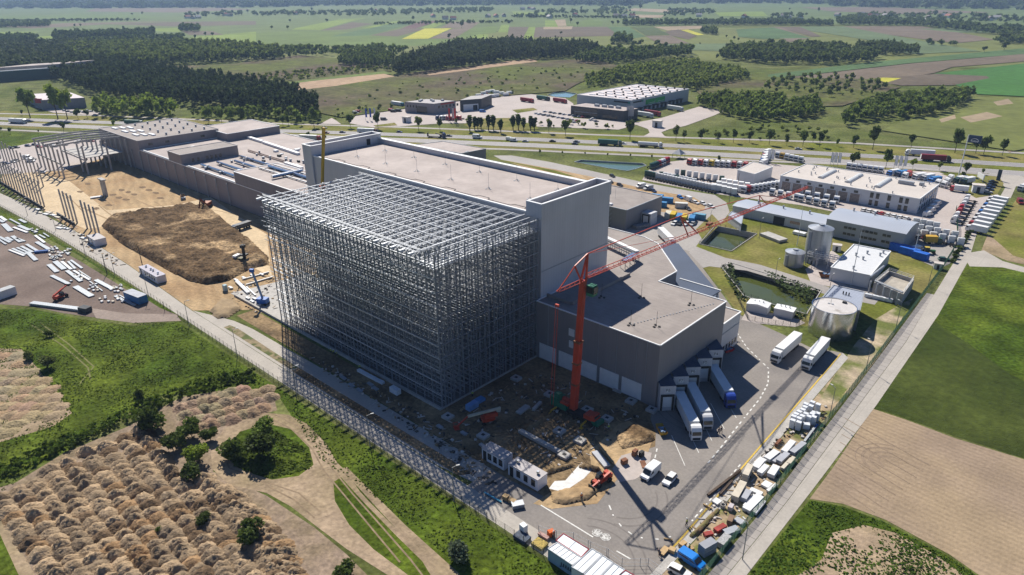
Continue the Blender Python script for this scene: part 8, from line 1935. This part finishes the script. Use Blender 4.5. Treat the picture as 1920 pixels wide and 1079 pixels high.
for ci, ch in enumerate('MAN'):
    for r_, rw in enumerate(MG[ch]):
        for k, b_ in enumerate(rw):
            if b_ == '1': m.bx(cx - 1.6 + ci * 1.15 + k * .18, -.34, cz + .85 - r_ * .17, cx - 1.6 + ci * 1.15 + k * .18 + .185, -.27, cz + 1.03 - r_ * .17)
m.build('sign_emblem', white_paint, bd)
t = thing('pylon_sign', 'dark sign pylon at the lane junction beside the dealer parking', 'sign', g(1871, 339)); m = MB(); m.bx(-.9, -.3, 0, .9, .3, 6.0); m.build('pylon', mat('pylon_dark', (.04, .06, .09)), t)
t = thing('billboard', 'white slanting billboard on the dealer lawn', 'billboard', g(1837, 340), -1.0); m = MB(); m.bx(-4, -.12, 1.5, 4, .12, 4.2); m.build('panel', white_paint, t); m = MB(); m.bar((-2.5, .2, 0), (-2.5, .2, 2), .25); m.bar((2.5, .2, 0), (2.5, .2, 2), .25); m.build('support', grey_steel, t)
hut.put('kiosk', 'grey glazed kiosk at the dealer lawn parking', 'kiosk', g(1832, 361), .3, None, None, 1.6)
FK = Kit(); m = MB(); m.cyl((0, 0, 0), (0, 0, 7.5), .08, n=6); FK.part('flag_pole', m, grey_steel); m = MB()
m.add([(0, 0, 2.2), (1.3, .15, 2.0), (1.45, -.1, 5.0), (1.2, .1, 7.2), (0, 0, 7.3)], [(0, 1, 2, 3, 4)]); m.add([(0, .03, 2.2), (1.3, .18, 2.0), (1.45, -.07, 5.0), (1.2, .13, 7.2), (0, .03, 7.3)], [(4, 3, 2, 1, 0)]); FK.part('flag_cloth', m, matte_obj)
for i, px in enumerate((1438, 1445, 1556, 1562.5, 1569.5, 1675, 1683.5, 1692)): FK.put('flag', 'white upright flag along the highway side of the dealer yard, %s from the left' % nth(i), 'flag', g(px, 304 + (px - 1438) * .052 + 2), .1, 'white flags of the dealer yard', (.75, .75, .74), 1.15)
for i, (px, col) in enumerate(((686, (.04, .10, .45)), (694, (.04, .10, .45)), (702, (.65, .68, .75)))): FK.put('flag', ('blue' if i < 2 else 'pale') + ' upright flag at the left of the showroom forecourt, %s from the left' % nth(i), 'flag', g(px, 227), .1, 'flags left of the showroom', col, 1.4)
for i, (px, col) in enumerate(((841, (.6, .03, .04)), (848, (.7, .6, .6)), (852, (.6, .03, .04)))): FK.put('flag', 'red and white upright flag before the showroom, %s from the left' % nth(i), 'flag', g(px, 229), .1, 'flags before the showroom', col, 1.5)
for i, px in enumerate((1174, 1179, 1183)): FK.put('flag', 'bare flag pole at the office block corner, %s from the left' % nth(i), 'flag pole', g(px, 226), .1, 'flag poles at the office block', (.45, .45, .47), 1.6)
x, y = g(1272, 297); t = thing('gazebo', 'small grey tent-roofed gazebo between highway and lorry rows', 'gazebo', (x, y, 0)); m = MB(); m.add([(-3, -3, 3), (3, -3, 3), (3, 3, 3), (-3, 3, 3), (0, 0, 6)], [(0, 1, 4), (1, 2, 4), (2, 3, 4), (3, 0, 4)]); m.build('tent_roof', grey_steel, t)
for a in (-2.8, 2.8):
    for b_ in (-2.8, 2.8): m = MB(); m.box(a, b_, 0, .2, .2, 3); m.build('post', grey_steel, t)
hut.put('kiosk', 'white gate kiosk on the forecourt road of the banner warehouse', 'kiosk', g(1232, 239), .2, None, None, 2.0); hut.put('kiosk', 'white gate kiosk before the showroom', 'kiosk', g(763, 230), .2, None, None, 1.8)

# ================================================================ PEOPLE
skin = mat('skin', (.42, .26, .18), rough=.6, var=.05); hivis = mat('hi_vis_yellow', (.42, .60, .04), rough=.7, var=.08); hiorange = mat('hi_vis_orange', (.65, .14, .02), rough=.7); dkcloth = mat('dark_workwear', (.035, .04, .055), rough=.9); hatm = mat('white_helmet', (.72, .72, .68), rough=.4); hatb = mat('dark_hair', (.03, .02, .015), rough=.8)
def skinmesh(nm, verts, edges, rad, m_):
    me = bpy.data.meshes.new(nm); me.from_pydata(verts, edges, []); o = bpy.data.objects.new(nm + '_tmp', me); COL.objects.link(o)
    o.modifiers.new('s', 'SKIN'); sb = o.modifiers.new('u', 'SUBSURF'); sb.levels = 1; sb.render_levels = 1
    for v, r in zip(me.skin_vertices[0].data, rad): v.radius = (r, r)
    me.skin_vertices[0].data[0].use_root = True
    dg = bpy.context.evaluated_depsgraph_get(); out = bpy.data.meshes.new_from_object(o.evaluated_get(dg)); out.name = nm
    bpy.data.objects.remove(o); out.materials.clear(); out.materials.append(m_); return out
def person_kit(vest, bend=0.0, walk=.12):
    K = Kit(); s_, c_ = math.sin(bend), math.cos(bend)
    def up(x, y, z): dz = z - .95; return (x * c_ + dz * s_, y, .95 - x * s_ * 0 + dz * c_)
    V = [(0, 0, .95), up(0, 0, 1.2), up(.02, 0, 1.42), up(.03, 0, 1.52), up(.06, 0, 1.68), up(.05, 0, 1.76)]
    E = [(0, 1), (1, 2), (2, 3), (3, 4), (4, 5)]; Rd = [.15, .145, .155, .06, .10, .07]
    for s in (-1, 1):
        b0 = len(V); V += [up(0, s * .20, 1.42), up(.06, s * .25, 1.16), up(.20, s * .23, .98), up(.27, s * .22, .93)]; E += [(2, b0), (b0, b0 + 1), (b0 + 1, b0 + 2), (b0 + 2, b0 + 3)]; Rd += [.07, .055, .042, .035]
        b0 = len(V); V += [(0, s * .10, .88), (s * walk * .6 + .04, s * .11, .5), (s * walk, s * .11, .09), (s * walk + .16, s * .12, .04)]; E += [(0, b0), (b0, b0 + 1), (b0 + 1, b0 + 2), (b0 + 2, b0 + 3)]; Rd += [.10, .075, .055, .045]
    K.parts.append(('body', skinmesh('body', V, E, Rd, skin), None))
    V2 = [(0, 0, .93)]; E2 = []; R2 = [.165]
    for s in (-1, 1):
        b0 = len(V2); V2 += [(0, s * .10, .86), (s * walk * .6 + .04, s * .11, .5), (s * walk, s * .11, .14)]; E2 += [(0, b0), (b0, b0 + 1), (b0 + 1, b0 + 2)]; R2 += [.115, .09, .075]
    K.parts.append(('trousers', skinmesh('trousers', V2, E2, R2, dkcloth), None))
    V3 = [up(0, 0, .98), up(0, 0, 1.2), up(.02, 0, 1.43)]; E3 = [(0, 1), (1, 2)]; R3 = [.165, .165, .172]
    for s in (-1, 1):
        b0 = len(V3); V3 += [up(0, s * .21, 1.42), up(.06, s * .255, 1.14)]; E3 += [(2, b0), (b0, b0 + 1)]; R3 += [.085, .07]
    K.parts.append(('jacket', skinmesh('jacket', V3, E3, R3, vest), None))
    m = MB(); p = up(.05, 0, 1.74); m.lathe([(.145, -.02), (.14, .05), (.10, .12), (.02, .15)], 12); m.v = [(x + p[0], y + p[1], z + p[2]) for x, y, z in m.v]; K.part('helmet' if vest is not dkcloth else 'hair', m, hatm if vest is not dkcloth else hatb)
    return K
PV, PO, PD, PB = person_kit(hivis), person_kit(hiorange), person_kit(dkcloth, 0, .2), person_kit(dkcloth, .9)
for px, py, kit, lb in ((621, 664, PV, 'worker in a yellow vest walking along the rack kerb, leftmost of three'), (626, 666, PV, 'worker in a yellow vest between two others on the rack kerb'), (632, 669, PV, 'worker in a yellow vest, rightmost of three on the rack kerb'), (675, 694, PV, 'worker in a yellow vest alone farther along the rack kerb'), (886, 745, PV, 'worker in a yellow vest at the dark end of the racking'), (1141, 808, PV, 'worker in a yellow vest right of the crane carrier'), (1135, 811, PD, 'worker in dark clothes next to the yellow vest at the crane'), (1090, 938, PO, 'worker in an orange jacket below the telehandler'), (1352, 812, PD, 'person in dark clothes walking by the dock lorries, right one of two'), (1347, 814, PD, 'person in dark clothes walking by the dock lorries, left one of two'), (1237, 1043, PB, 'worker in dark clothes bending over the flat cardboard'), (1287, 986, PV, 'worker in a yellow vest at the end of the yellow line'), (1292, 1033, PV, 'worker in a yellow vest behind the blue minibus'), (1037, 1010, PO, 'worker in orange clothes between generator and cabins')):
    kit.put('person', lb, 'person', g(px, py, .1) + (.1,), R.uniform(0, 6.3), None, None, 1.05)
# ================================================================ HAZE
hm = bpy.data.materials.new('haze_air'); hm.use_nodes = True; nt = hm.node_tree
for n_ in list(nt.nodes):
    if n_.type == 'BSDF_PRINCIPLED': nt.nodes.remove(n_)
pv = nt.nodes.new('ShaderNodeVolumePrincipled'); pv.inputs['Color'].default_value = (.50, .70, 1.0, 1); pv.inputs['Density'].default_value = 0.00009; pv.inputs['Anisotropy'].default_value = 0.1
nt.links.new(pv.outputs['Volume'], nt.nodes['Material Output'].inputs['Volume'])
m = MB(); m.bx(-9200, -150, -3.4, 2900, 8600, 101.5); o = m.build('haze', hm); o['kind'] = 'stuff'; tag(o, 'pale blue haze over the plain towards the horizon', 'haze', kind='stuff')
